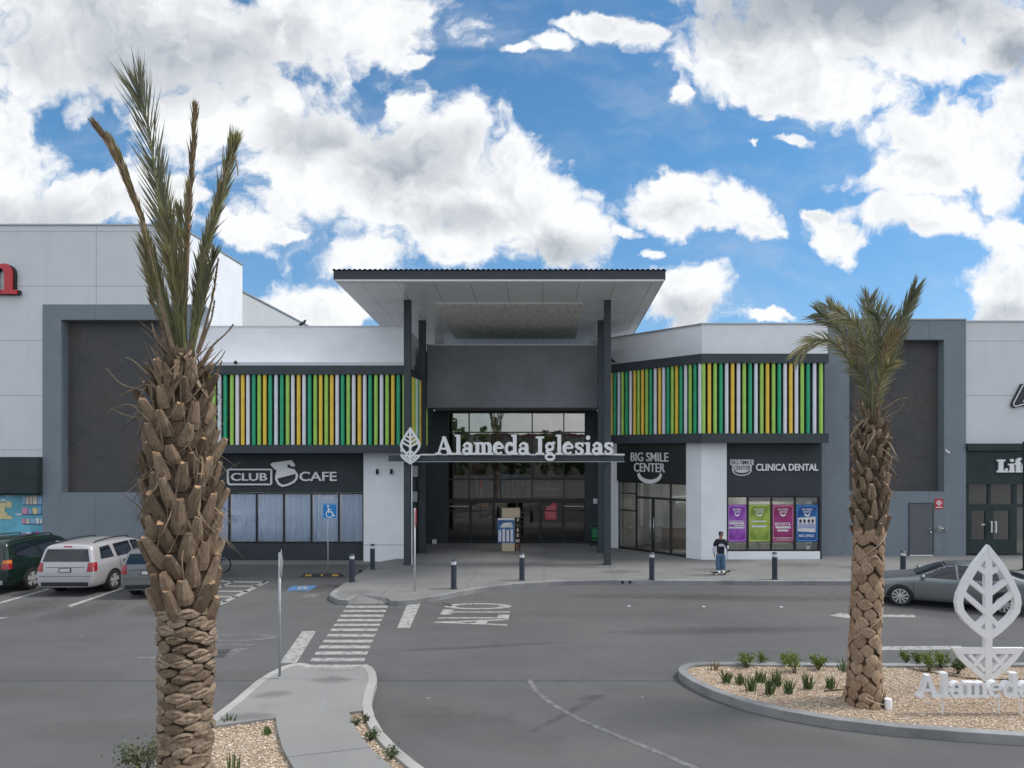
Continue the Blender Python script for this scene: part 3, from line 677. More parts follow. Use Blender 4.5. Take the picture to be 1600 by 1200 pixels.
for za, zb, a, b in [(.55,.57,.1,.8),(.47,.53,.05,.85),(.42,.45,.35,.88),(.36,.40,.05,.88)]: m.plate(rc(x0+(x1-x0)*a, z0+(z1-z0)*za, x0+(x1-x0)*b, z0+(z1-z0)*zb), f, .012, .016)
m.build('text_bar', M['pastel_white'], t)
t, f, x0, x1, z0, z1 = poster('lime_poster', 'lime green poster with leafy pattern, between the purple and magenta ones', 1170, 1205, (.16,.26,.03), (.48,.58,.12), pm('pale_lime',(.5,.6,.2)), [])
m = MB()
for za, zb, a, b in [(.53,.57,.15,.78),(.39,.44,.15,.8)]: m.plate(rc(x0+(x1-x0)*a, z0+(z1-z0)*za, x0+(x1-x0)*b, z0+(z1-z0)*zb), f, .012, .016)
m.build('text_bar', M['pastel_white'], t)
t, f, x0, x1, z0, z1 = poster('magenta_poster', 'magenta poster reading BONITA, between the lime and blue ones', 1207, 1242, (.24,.02,.09), (.42,.05,.26), pm('rose',(.62,.28,.36)), [('BONITA',.14,.84,.44,.52)])
m = MB()
for za, zb, a, b in [(.36,.42,.16,.84),(.28,.33,.24,.72),(.10,.115,.1,.9),(.07,.08,.2,.8)]: m.plate(rc(x0+(x1-x0)*a, z0+(z1-z0)*za, x0+(x1-x0)*b, z0+(z1-z0)*zb), f, .012, .016)
m.build('text_bar', M['pastel_white'], t)
t, f, x0, x1, z0, z1 = poster('blue_poster', 'blue poster with a group photo, reading BIG SMILE, farthest from the white pillar', 1244.5, 1280, (.01,.06,.25), (.02,.19,.45), pm('sky_trim',(.1,.3,.6)), [('BIG SMILE',.14,.8,.13,.2)])
m = MB(); w = x1-x0; h = z1-z0
m.cur = 0; m.plate([(x0+w*.08,z0+h*.28),(x0+w*.86,z0+h*.26),(x0+w*.87,z0+h*.68),(x0+w*.08,z0+h*.64)], f, .012, .016)
for k, a in enumerate((.2,.38,.57,.74)):
    m.cur = 1; m.plate([(x0+w*a+q[0], z0+h*.36+q[1]) for q in arc(0,0,w*.1,h*.16,0,180,10)], f, .016, .018+.0004*k)
    m.cur = 2; m.plate([(x0+w*a+q[0], z0+h*.56+q[1]) for q in arc(0,0,w*.055,h*.045,0,345,10)], f, .016, .0195+.0004*k)
m.build('group_photo', [M['pastel_white'], pm('coat_blue',(.35,.38,.55)), M['black']], t)

# ---- grey framed block and shop on the right
YR = 30.07
rb = thing('shop_building', 'white and grey block with dark recess and dark green shopfront, far right', 'building', (XA(1450,YR),YR,0))
grey_frame(rb, 1281, 1508, 1326, 1474, 500, 531, 768, YR)
z1 = ZA(503,YR)
m = MB(); m.box(XA(1508,YR), 34, YR+.02, YR+.5, ZA(693,YR), z1); m.box(XA(1296,YR), 34, YR+.75, YR+1, 0, z1-.1); m.build('wall', M['white_wall'], rb)
m = MB(); m.box(XA(1508,YR), 34, YR-.02, YR+.5, z1, z1+.06); m.box(XA(1296,YR)-.03, XA(1508,YR)+.02, YR-.1, YR+.5, ZA(500,YR), ZA(500,YR)+.05); m.build('coping', M['galv'], rb)
m = MB(); m.box(XA(1508.2,YR), 34, YR-.2, YR+.5, ZA(704,YR), ZA(693,YR)); m.box(XA(1508.2,YR), 34, YR-.05, YR+.5, ZA(757,YR), ZA(704,YR)); m.build('dark_band', M['green_black'], rb)
m = MB(); xs = [1508.2,1518,1545.5,1549,1586,1594,1640,1680]
zt, zd, zb = ZA(757,YR), ZA(789.5,YR), ZA(865,YR)
def fb(a, b, p0, p1, d=0): m.box(XA(a,YR), XA(b,YR), YR+.05-d, YR+.15, ZA(p1,YR), ZA(p0,YR))
for a, b in [(1508.2,1515),(1545,1549.5),(1583,1590),(1630,1640)]: fb(a,b,757,865)
fb(1515,1545,788,793,.002); fb(1549.5,1583,788,793,.002); fb(1590,1630,788,793,.002)
for a, b in [(1515,1519),(1541,1545),(1549.5,1553.5),(1579,1583)]: fb(a,b,793,865,.003)
for a, b in [(1519,1541),(1553.5,1579)]: fb(a,b,793,798,.004); fb(a,b,843,865,.004)
ff = m.build('shopfront_frame', M['green_black'], rb)
for a, b, p0, p1 in [(1515,1545,757,788),(1549.5,1583,757,788),(1590,1630,757,788),(1519,1541,798,843),(1553.5,1579,798,843),(1590,1630,793,865)]:
    m = MB(); m.box(XA(a,YR)+.002, XA(b,YR)-.002, YR+.1, YR+.115, ZA(p1,YR)+.002, ZA(p0,YR)-.002); m.build('pane', M['glass_low'], ff)
for px in (1548.2, 1555):
    m = MB(); x = XA(px,YR); m.tube([(x,YR-.06,ZA(832,YR)),(x,YR-.06,ZA(814,YR))], .03, 8)
    for py in (816,830): m.tube([(x,YR-.06,ZA(py,YR)),(x,YR+.06,ZA(py,YR))], .018, 6)
    m.build('door_handle', M['sign_white'], ff)
m = MB(); m.box(XA(1536,YR), XA(1544,YR), YR+.085, YR+.098, ZA(821,YR), ZA(819,YR)); m.build('door_sticker', M['sign_white'], ff)
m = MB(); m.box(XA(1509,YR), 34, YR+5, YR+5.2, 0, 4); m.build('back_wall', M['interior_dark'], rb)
m = MB(); x0, x1 = XA(1418.5,YR), XA(1457,YR); zt = ZA(785.5,YR)
m.box(x0+.03, x1-.03, YR-.085, YR-.05, .17, zt-.03); dr = m.build('metal_door', mat('door_grey',(.115,.125,.14),.6,var=.06,bump=.1), rb)
m = MB(); m.box(x0, x0+.03, YR-.1, YR-.05, .15, zt); m.box(x1-.03, x1, YR-.1, YR-.05, .15, zt); m.box(x0+.03, x1-.03, YR-.1, YR-.05, zt-.03, zt); m.build('door_frame', M['charcoal'], dr)
m = MB(); m.box(x0+.03, x1-.03, YR-.12, YR-.05, .15, .19); m.build('threshold', M['sign_white'], dr)
m = MB(); m.lathe([(.03,0),(.035,.05),(.05,.06),(.05,.1),(.02,.12)], 12, (x1-.17, YR-.085, ZA(831,YR)), 'y')
m.v = [Vector((v.x, 2*(YR-.085)-v.y, v.z)) for v in m.v]; m.f = [q[::-1] for q in m.f]; m.box(x1-.21, x1-.13, YR-.1, YR-.085, ZA(827,YR), ZA(824,YR)); m.build('door_handle', M['steel'], dr, smooth=True, autosm=40)
lf = thing('shop_sign', 'white slab-serif Life lettering on the dark green band above glass doors', 'sign', (XA(1577,YR),YR,ZA(738,YR)))
m = MB(); serif_text(m, 'Life', fy(YR-.05), XA(1554.5,YR), XA(1609,YR)-XA(1554.5,YR), ZA(738,YR), ZA(718,YR)-ZA(738,YR), .03, .10, 1.5); m.build('letters', M['sign_white'], lf)
sc_ = thing('script_sign', 'slanted black letter outlined in white high on the right white wall', 'sign', (XA(1590,YR),YR,ZA(637,YR)))
zz = lambda x, y: (XA(1500+x/5.45,YR), ZA(480+y/5.45,YR))
out = [zz(*q) for q in [(510,655),(430,815),(430,845),(455,858),(520,838),(560,845),(640,800),(640,740),(575,790),(545,795),(600,655)]]
m = MB(); m.plate(out, fy(YR), .0, .10); m.build('letter_body', M['charcoal_wall'], sc_)
m = MB(); inn = [zz(*q) for q in [(522,668),(443,818),(444,836),(460,846),(520,828),(560,834),(628,795),(628,760),(575,802),(528,806),(590,668)]]
for k, q in enumerate(stroke(inn, .04, True)): m.plate(q, fy(YR), .10, .115+.0004*(k%2))
m.build('letter_outline', M['sign_white'], sc_)
# fire-department plate, siamese valve and camera on the grey frame
fp = thing('fire_sign', 'small red plate with a white hose emblem beside the grey metal door', 'sign', (XA(1466,YR),YR-.06,ZA(795,YR)))
f = fy(YR-.06); m = MB(); m.plate(rc(XA(1459.5,YR),ZA(795,YR),XA(1472,YR),ZA(779.5,YR)), f, 0, .02); m.build('plate', M['red'], fp)
m = MB(); cx, cz = XA(1465.7,YR), ZA(786,YR)
for k, q in enumerate(stroke(arc(0,0,.1,.1,-30,210,12), .04)): m.plate([(cx+a[0],cz+a[1]) for a in q], f, .02, .024)
m.plate([(cx-.04,cz-.1),(cx+.04,cz-.1),(cx+.04,cz+.04),(cx-.04,cz+.04)], f, .02, .0255); m.plate(rc(cx-.14,cz-.2,cx+.14,cz-.16), f, .02, .0245); m.build('emblem', M['sign_white'], fp)
m = MB(); c = Vector((XA(1467,YR), YR-.06, ZA(825,YR)))
def pipe_y(c, r, l): m.tube([c, c+Vector((0,-l,0))], r, 12)
m.lathe([(.13,0),(.13,.02)], 14, c-Vector((0,.02,0)), 'y'); 
for s in (-.1,.1):
    q = c+Vector((s,0,-.02)); m.tube([c+Vector((0,-.05,0)), q+Vector((s*.4,-.16,0))], .05, 10); m.tube([q+Vector((s*.4,-.14,0)), q+Vector((s*.7,-.24,-.02))], .065, 10)
tag(m.build('fire_valve', M['steel'], smooth=True, autosm=40), 'twin chrome fire hose inlet beside the grey metal door', 'valve')
m = MB(); c = Vector((XA(1476.5,YR), YR-.06, ZA(704,YR))); m.box(c.x-.04, c.x+.04, c.y-.05, c.y, c.z-.04, c.z+.04); m.tube([c+Vector((0,-.04,0)), c+Vector((-.02,-.2,-.03))], .02, 8); m.tube([c+Vector((-.02,-.12,-.05)), c+Vector((-.06,-.34,-.08))], .05, 10)
tag(m.build('security_camera', M['sign_white'], smooth=True, autosm=40), 'small white security camera on the right grey frame', 'camera')

# ---- entrance hall
Yg, Yp = 34.0, 31.5
eh = thing('entrance_hall', 'recessed dark grey entrance with a tall gridded glass front, behind the sign canopy', 'building', (-1.4,Yg,0))
gx0, gx1 = XA(700,Yg), XA(914.5,Yg); zg1, zg0 = 6.74, .15
m = MB(); m.box(-6.3, gx0, Yg-.05, Yg+.3, 0, 6.75); m.build('entry_wall', M['charcoal_wall'], eh)
m = MB(); m.box(gx1, 3.45, Yg-.05, Yg+.3, 0, 6.75); m.build('entry_wall', M['charcoal_wall'], eh)
m = MB(); m.box(-6.3, XA(667,Yp)-.01, 33.3, 33.5, 6.0, ZA(540,Yp)); m.build('infill_wall', M['charcoal_wall'], eh)
m = MB(); m.box(XA(938.5,Yp)+.01, 3.6, 33.3, 33.5, 6.0, ZA(540,Yp)); m.build('infill_wall', M['charcoal_wall'], eh)
m = MB(); m.prism([(p953.x-.05,p953.y),(p953.x+.12,p953.y),(3.4,Yg),(3.1,Yg)], 0, 6.75); m.build('side_wall', M['charcoal_wall'], eh)
px0, px1 = XA(667,Yp), XA(938.5,Yp)
m = MB(); m.box(px0, px1, Yp, Yg+4, 6.75, ZA(540,Yp)); m.build('upper_wall', M['entry_wall'], eh, bevel=.01)
m = MB(); m.box(px0-.02, px1+.02, Yp-.03, Yg+4, ZA(540,Yp), ZA(540,Yp)+.06); m.build('coping', M['galv'], eh)
for px, y in ((683,35.2),(930,35.2),(690,35.9),(925,35.9)):
    m = MB(); x = XA(px,y); m.box(x-.1, x+.1, y-.1, y+.1, ZA(540,Yp)+.06, 12.51-.06*y+.02); m.build('roof_post', M['galv'], eh)
# glazing grid
vx = [700,733,782.5,831.5,881,914.5]; vx = [XA(v,Yg) for v in vx]
hz = [zg0, ZA(780,Yg), ZA(749,Yg), ZA(711,Yg), ZA(675.5,Yg), zg1]
m = MB()
for i, x in enumerate(vx): m.box(x-.03, x+.03, Yg-.02, Yg+.08, hz[1], zg1)
for z in hz[2:5]: m.box(gx0, gx1, Yg-.018, Yg+.078, z-.03, z+.03)
m.box(gx0, gx1, Yg-.03, Yg+.1, hz[1]-.18, hz[1]+.02); m.box(gx0, gx1, Yg-.022, Yg+.08, zg1-.05, zg1)
dx_ = [XA(v,Yg) for v in (700,735,771,808,845,880,914.5)]
for x in dx_: m.box(x-.07, x+.07, Yg-.03, Yg+.1, zg0, hz[1]-.18)
for a, b in zip(dx_, dx_[1:]): m.box(a+.07, b-.07, Yg-.028, Yg+.098, zg0, zg0+.12); m.box(a+.07, b-.07, Yg-.02, Yg+.06, 1.75, 1.79)
gf = m.build('glazing_frame', M['frame_black'], eh)
for j in range(1, 5):
    for a, b in zip(vx, vx[1:]):
        m = MB(); m.box(a+.031, b-.031, Yg+.02, Yg+.032, hz[j]+.032, hz[j+1]-.032); p_ = m.build('pane', M['glass'] if j >= 3 else M['glass_low'], gf)
for a, b in zip(dx_, dx_[1:]):
    m = MB(); m.box(a+.071, b-.071, Yg+.02, Yg+.032, zg0+.12, hz[1]-.19); m.build('door_pane', M['glass_dark'], gf)
for a, b in ((dx_[0],dx_[1]),(dx_[5],dx_[6])):
    m = MB(); m.tube([(a+.08,Yg-.02,2.0),(a+.08,Yg-.1,2.0),(b-.08,Yg-.1,2.0),(b-.08,Yg-.02,2.0)], .02, 8); m.build('push_bar', M['steel'], gf)
# interior
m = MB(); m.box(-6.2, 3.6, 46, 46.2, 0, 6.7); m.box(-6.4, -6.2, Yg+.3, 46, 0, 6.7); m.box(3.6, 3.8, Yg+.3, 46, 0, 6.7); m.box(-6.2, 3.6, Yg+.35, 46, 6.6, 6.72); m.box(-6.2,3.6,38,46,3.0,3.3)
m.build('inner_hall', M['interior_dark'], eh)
YI = 37.9
m = MB()
def ip(a, b, p0, p1, cur): m.cur = cur; m.box(XA(a,YI), XA(b,YI), YI-.1, YI, ZA(p1,YI), ZA(p0,YI))
ip(745,830,741,748,0); ip(745,829,748.5,777,1)
for k in range(10): ip(748+k*8, 750+k*8.0, 749, 776, 3); 
m.v = m.v
m.cur = 4
for k in range(5): m.box(XA(760+k*14,YI), XA(764+k*14,YI), YI-.2, YI-.101, ZA(770,YI), ZA(755+k%3*3,YI))
ip(836,880,730,745,2); ip(886,912,752,775,5)
m.build('upper_shop', [pastel('shop_blue',(.12,.35,.6)), M['pastel_white'], pastel('shop_beige',(.4,.3,.2)), M['interior_dark'], pastel('shop_lilac',(.45,.4,.6)), pastel('shop_tan',(.45,.28,.14))], eh)
bn = thing('hanging_banner', 'grey banner reading innovasport hung behind the entrance glass', 'banner', (XA(856,Yg+.3),Yg+.3,ZA(776,Yg)))
f = fy(Yg+.3); m = MB(); m.plate(rc(XA(832,Yg),ZA(776,Yg),XA(881,Yg),ZA(752,Yg)), f, 0, .01); m.build('cloth', mat('banner_grey',(.33,.38,.40),.8,col2=(.12,.15,.16),vscale=1.5), bn)
m = MB(); sans(m, 'innovasport', f, XA(838,Yg), XA(875,Yg), ZA(768,Yg), ZA(762,Yg), .011, .016, .01); m.build('lettering', M['sign_white'], bn)
rp_ = thing('door_poster', 'torn-edged red poster stuck inside the entrance door glass', 'poster', (XA(857,Yg),Yg,ZA(812,Yg)))
f = fy(Yg+.01); m = MB(); ZZ = lambda x, y: (XA(680+x/5.714,Yg), ZA(760+y/5.714,Yg))
m.plate([ZZ(*q) for q in [(975,215),(1010,180),(1050,145),(1080,145),(1085,290),(1050,298),(980,298)]], f, 0, .006); m.build('sheet', mat('poster_red',(.5,.06,.09),.6,var=.2,vscale=6), rp_)
m = MB()
for k in range(6): m.plate([ZZ(*q) for q in rc(990,278-k*18,1072,269-k*18)], f, .006, .009)
m.build('text_bar', mat('poster_pink',(.55,.2,.24),.6), rp_)

# ---- big tilted canopy roof on four columns
KY = lambda y: 12.51-.06*y
cx0, cx1, cy0, cy1 = -7.71, 4.45, 25.0, 38.0
cp = thing('entrance_canopy', 'large tilted flat roof canopy with a dark fascia standing on slender dark columns', 'canopy', (-1.4,29.5,0))
def slab(m, x0, x1, y0, y1, b, t):
    m.add([(x0,y0,KY(y0)+b),(x1,y0,KY(y0)+b),(x1,y1,KY(y1)+b),(x0,y1,KY(y1)+b),(x0,y0,KY(y0)+t),(x1,y0,KY(y0)+t),(x1,y1,KY(y1)+t),(x0,y1,KY(y1)+t)],
          [(0,3,2,1),(4,5,6,7),(0,1,5,4),(1,2,6,5),(2,3,7,6),(3,0,4,7)])
m = MB(); slab(m, cx0+.06, cx1-.06, cy0+.06, cy1-.06, 0, .2); m.build('soffit', M['soffit'], cp)
m = MB(); slab(m, cx0+.05, cx1-.05, cy0+.04, cy0+.30, -.02, .10); m.build('soffit_edge', M['sign_white'], cp)
m = MB(); slab(m, cx0, cx1, cy0, cy0+.035, .06, .36); slab(m, cx0, cx0+.04, cy0+.035, cy1, .05, .36); slab(m, cx1-.04, cx1, cy0+.035, cy1, .05, .36); m.build('fascia', M['fascia_dark'], cp)
m = MB(); vs = []; n = 260
for k in range(n+1):
    x = cx0-.03+(cx1-cx0+.06)*k/n
    for y in (cy0-.06, cy1): vs.append((x, y, KY(y)+.37+(.035 if k%4 in (1,2) else 0)))
fs = [(2*k,2*k+2,2*k+3,2*k+1) for k in range(n)]; m.add(vs, fs); o = m.build('corrugated_roof', M['fascia_dark'], cp)
so = o.modifiers.new('solid','SOLIDIFY'); so.thickness = .015
m = MB(); lx0, lx1, ly0, ly1 = -4.5, 1.6, 28.0, 34.4
slab(m, lx0, lx1, ly0, ly0+.06, -.05, .0-.002); slab(m, lx0, lx1, ly1-.06, ly1, -.05, -.002); slab(m, lx0, lx0+.06, ly0+.06, ly1-.06, -.05, -.002); slab(m, lx1-.06, lx1, ly0+.06, ly1-.06, -.05, -.002)
k = 0; x = lx0+.08
while x < lx1-.1:
    slab(m, x, x+.072, ly0+.06, ly1-.06, -.045, -.004); x += .085
m.build('louvre_panel', M['louver'], cp)
for px, y, w in ((637,27.7,.27),(660,31.0,.30),(949,27.7,.27),(939,31.0,.30)):
    x = XA(px,y); m = MB(); m.box(x-w/2, x+w/2, y-w/2, y+w/2, .15, KY(y)+.01); c_ = m.build('column', M['charcoal'], cp, bevel=.008)
    m = MB(); m.box(x-w/2-.05, x+w/2+.05, y-w/2-.05, y+w/2+.05, .15, .165); m.build('base_plate', M['charcoal'], c_)
m = MB(); x = XA(643.5,27.6); m.tube([(x,27.6,.15),(x,27.6,ZA(722,27.6))], .022, 8); m.build('white_conduit', M['sign_white'], cp)

# ---- sign beam with lettering and leaf emblem
Yb = 27.45
es = thing('entrance_sign', 'white Alameda Iglesias serif lettering with a leaf emblem standing on the slim dark entrance beam', 'sign', (XA(790,Yb),Yb,ZA(722,Yb)))
m = MB(); m.box(XA(607,Yb), XA(975,Yb), Yb, Yb+.9, ZA(721,Yb), ZA(711.5,Yb)); m.build('beam', M['charcoal'], es, bevel=.006)
m = MB(); m.box(XA(607,Yb)-.01, XA(976,Yb), Yb-.02, Yb+.9, ZA(722,Yb), ZA(721,Yb)); m.build('beam_trim', M['galv'], es)
m = MB(); m.box(XA(655,Yb), XA(976,Yb), Yb+.02, Yb+.4, ZA(711.5,Yb), ZA(709.3,Yb)); m.build('letter_rail', M['sign_white'], es)
f = fy(Yb-.02)
m = MB(); serif_text(m, 'Alameda Iglesias', f, XA(681,Yb), XA(959,Yb)-XA(681,Yb), ZA(710.5,Yb), ZA(682,Yb)-ZA(710.5,Yb), -.02, .12, 1.15); m.build('letters', M['sign_white'], es)

def leaf(m, fr, cx, zb, W, Ht, d0, d1, thin=1.0):
    """the leaf emblem: pointed leaf with midrib and veins over a small bowl-shaped base; W wide, Ht high, foot at zb"""
    U = lambda a, b: (cx+a*W/2, zb+b*Ht)
    k = W*.115*thin; i = [0]
    def put(qs):
        for q in qs: i[0] += 1; m.plate(q, fr, d0+.0005*i[0], d1-.0005*i[0])
    R_ = [(0,1.0),(.30,.885),(.62,.745),(.85,.63),(.93,.55),(.94,.50),(.86,.43),(.62,.345),(.3,.245),(0,.165)]
    ou = [U(a,b) for a, b in R_]+[U(-a,b) for a, b in R_[-2:0:-1]]
    put(stroke(ou, k, True))
    put([[(cx-k*.52,zb+.02*Ht),(cx+k*.52,zb+.02*Ht),(cx+k*.52,zb+.97*Ht),(cx-k*.52,zb+.97*Ht)]])
    for s in (-1, 1):
        put(stroke([U(0,.72), U(s*.5,.81)], k*.8)); put(stroke([U(0,.60), U(s*.74,.72)], k*.8))
        put(stroke([U(0,.47), U(s*.9,.62)], k*.8)); put(stroke([U(0,.365), U(s*.44,.285)], k*.8))
        put(stroke([U(0,.47-.105), U(s*.2,.30)], k*.5))
    Bq = [(-.92,.225),(.92,.225),(.86,.19),(.62,.125),(.34,.06),(0,.0),(-.34,.06),(-.62,.125),(-.86,.19)]
    put(stroke([U(a,b) for a, b in Bq], k*.85, True))
    for s in (-1,1): put(stroke([U(s*.08,.19), U(s*.5,.09)], k*.55)); put(stroke([U(s*.55,.2), U(s*.1,.08)], k*.55)); put(stroke([U(s*.42,.2), U(s*.66,.15)], k*.45))
m = MB(); zb_, zt_ = ZA(724,Yb), ZA(670,Yb); leaf(m, f, XA(642,Yb), zb_, XA(657,Yb)-XA(627,Yb), zt_-zb_, .02, .14, .95); m.build('leaf_emblem', M['sign_white'], es)
m = MB(); m.box(XA(627,Yb), XA(629.5,Yb), Yb-.15, Yb, ZA(706,Yb), ZA(702,Yb)); m.box(XA(627,Yb)+.02, XA(629.5,Yb)-.02, Yb-.05, Yb+.05, ZA(711,Yb), ZA(706,Yb)); m.build('spotlight', M['sign_white'], es)

# ---- small things at the entrance
bx = thing('socket_box', 'small white service box low on the dark entrance wall', 'box', (XA(679,Yg),Yg-.05,ZA(849,Yg)))
m = MB(); m.box(XA(676,Yg), XA(682.5,Yg), Yg-.13, Yg-.05, ZA(849,Yg), ZA(842.5,Yg)); m.build('cover', M['sign_white'], bx, bevel=.008)
m = MB(); m.box(XA(678,Yg), XA(680.5,Yg), Yg-.138, Yg-.13, ZA(847.5,Yg), ZA(844.5,Yg)); m.build('lid', M['pastel_cream'], bx)
f = fy(Yg-.05); m = MB(); m.plate(rc(XA(927,Yg),ZA(787,Yg),XA(933,Yg),ZA(779,Yg)), f, 0, .012)
nt = thing('wall_notice', 'small white printed notice on the dark wall right of the entrance doors', 'sign', (XA(930,Yg),Yg-.05,ZA(787,Yg))); m.build('sheet', M['sign_white'], nt)
m = MB()
for k in range(3): m.plate(rc(XA(928.2,Yg),ZA(785.6-k*2.2,Yg),XA(931.8,Yg),ZA(784.4-k*2.2,Yg)), f, .012, .015)
m.build('print', M['galv'], nt)
# cardboard display with a blue product sheet
Yq = 31.3
ds = thing('display_stand', 'tall cardboard display stand with a blue product poster on its front', 'display', (XA(795,Yq),Yq,.15))
card = mat('cardboard',(.52,.44,.32),.85,var=.08,vscale=4)
m = MB(); m.box(XA(784,Yq), XA(804,Yq), Yq, Yq+.55, .15, ZA(809,Yq)); m.build('carton_body', card, ds, bevel=.01)
m = MB(); m.box(XA(784,Yq), XA(812,Yq), Yq+.1, Yq+.6, ZA(809,Yq)+.001, ZA(795,Yq)); m.build('carton_header', card, ds, bevel=.01)
m = MB(); m.box(XA(777.6,Yq), XA(804,Yq), Yq-.03, Yq-.004, ZA(848,Yq), ZA(809.5,Yq)); ps = m.build('product_poster', mat('poster_navy',(.02,.07,.22),.5,col2=(.06,.2,.42),vscale=2), ds)
f = fy(Yq-.03); m = MB()
for k in range(4): m.plate(rc(XA(779+k*6.2,Yq), ZA(846,Yq), XA(783+k*6.2,Yq), ZA(828-(k%2)*1.5,Yq)), f, 0, .006)
m.plate(rc(XA(777.6,Yq),ZA(812.5,Yq),XA(804,Yq),ZA(809.5,Yq)), f, 0, .005); m.plate([(XA(a,Yq),ZA(b,Yq)) for a, b in [(781,824),(786,817),(799,816),(802,824)]], f, 0, .007); m.build('bottle_print', M['pastel_white'], ps)
rk = thing('snack_rack', 'narrow dark wire rack of small orange packets beside the cardboard display', 'rack', (XA(808.5,Yq+.2),Yq+.2,.15))
m = MB(); a, b = XA(804.8,Yq), XA(812,Yq)
for x in (a,b):
    for y in (Yq+.1,Yq+.45): m.tube([(x,y,.15),(x,y,ZA(812,Yq))], .015, 6)
for k in range(6): m.box(a, b, Yq+.1, Yq+.45, .3+k*.24, .315+k*.24)
m.build('frame', M['black'], rk)
m = MB(); PK = [pastel('packet_orange',(.5,.2,.05)), pastel('packet_brown',(.16,.06,.04)), M['pastel_cream'], pastel('packet_green',(.05,.14,.06))]
for k in range(6):
    for j in range(3):
        m.cur = rnd.choice([0,1,1,2,3]); x = a+.02+j*.068; m.box(x, x+.055, Yq+.11, Yq+.3, .316+k*.24, .316+k*.24+.1+rnd.random()*.07)
m.build('packet', PK, rk)
# green shopping trolley / cleaning cart
gc = thing('green_cart', 'small green wheeled cart beside the right canopy column', 'cart', (XA(931,33.2),33.2,.15))
x = XA(931,33.2); gm = mat('cart_green',(.01,.16,.06),.45,var=.1,vscale=5)
m = MB(); m.prism([(x-.2,33.0),(x+.2,33.0),(x+.24,33.4),(x-.24,33.4)], .55, .98); m.build('bin', gm, gc, bevel=.02)
m = MB(); m.tube([(x-.2,33.42,.5),(x-.2,33.45,1.15),(x-.12,33.45,1.2),(x+.12,33.45,1.2),(x+.2,33.45,1.15),(x+.2,33.42,.5)], .02, 8); m.box(x-.22, x+.22, 33.0, 33.42, .42, .5); m.build('frame', gm, gc)
m = MB(); m.box(x-.2, x+.2, 33.05, 33.38, .985, 1.03); m.build('lid', gm, gc, bevel=.01)
for s in (-.22,.22):
    for y in (33.05,33.38): m = MB(); m.lathe([(.03,-.025),(.1,-.02),(.11,0),(.1,.02),(.03,.025)], 14, (x+s,y,.26), 'x'); m.box(x+s-.012, x+s+.012, y-.012, y+.012, .3, .45); m.build('wheel', M['black'], gc, smooth=True, autosm=40)

# ------------------------------------------------------------------ ground
def asphalt():
    m = mat('asphalt', (.1,.1,.1), .88); t = m.node_tree; b = t.nodes['Principled BSDF']
    co = nd(t, 'ShaderNodeTexCoord', out=3)
    big = noise(t, co, .16, 8, 0.62); mid = noise(t, vmt(t,'MULTIPLY',co,(.5,1.4,1)), .9, 8, 0.65); fine = noise(t, co, 55, 4, 0.7)
    c = mixc(t, sstep(t, big, .32,.68), (.082,.083,.086), (.110,.110,.112))
    c = mixc(t, sstep(t, mid, .40,.78,0,.50), c, (.128,.127,.125))
    c = mixc(t, sstep(t, noise(t, co, .55, 6, .7), .58,.74,0,.65), c, (.055,.055,.057))
    c = mixc(t, sstep(t, noise(t, vmt(t,'MULTIPLY',co,(.35,3.2,1)), .8, 7, .7), .56,.74,0,.45), c, (.068,.068,.07))
    c = mixc(t, sstep(t, noise(t, co, 3.1, 5, .75), .66,.72,0,.6), c, (.048,.048,.05))       # oil and tyre stains
    # the nearer apron is an older, paler pour beyond the straight joint
    s = t.nodes.new('ShaderNodeSeparateXYZ'); t.links.new(co, s.inputs[0])
    old = sstep(t, s.outputs[1], APRON_Y-.01, APRON_Y+.01, 1, 0)
    streak = noise(t, vmt(t,'MULTIPLY',co,(.5,.9,1)), .8, 8, .7)
    c = mixc(t, mth(t,'MULTIPLY', old, sstep(t, streak, .35,.75,.05,.55)), c, (.124,.121,.117))
    c = mixc(t, sstep(t, fine, .25,.75), mixc(t, 1.0, c, (.72,.72,.72), 'MULTIPLY'), mixc(t, 1.0, c, (1.28,1.28,1.28), 'MULTIPLY'))
    vo = t.nodes.new('ShaderNodeTexVoronoi'); vo.inputs['Scale'].default_value = .7; t.links.new(co, vo.inputs['Vector'])
    c = mixc(t, sstep(t, vo.outputs['Distance'], .012,.03,.6,0), c, (.45,.45,.44))               # specks of litter and chippings
    t.links.new(c, b.inputs['Base Color'])
    bn = t.nodes.new('ShaderNodeBump'); bn.inputs['Strength'].default_value = .35; bn.inputs['Distance'].default_value = .01
    t.links.new(noise(t, co, 90, 3, .6), bn.inputs['Height']); t.links.new(bn.outputs[0], b.inputs['Normal']); return m
APRON_Y = G(800,1064).y
M['asphalt'] = asphalt()
m = MB(); m.add([(-900,-900,0),(900,-900,0),(900,900,0),(-900,900,0)], [(0,1,2,3)]); struct('asphalt_ground', m, M['asphalt'])
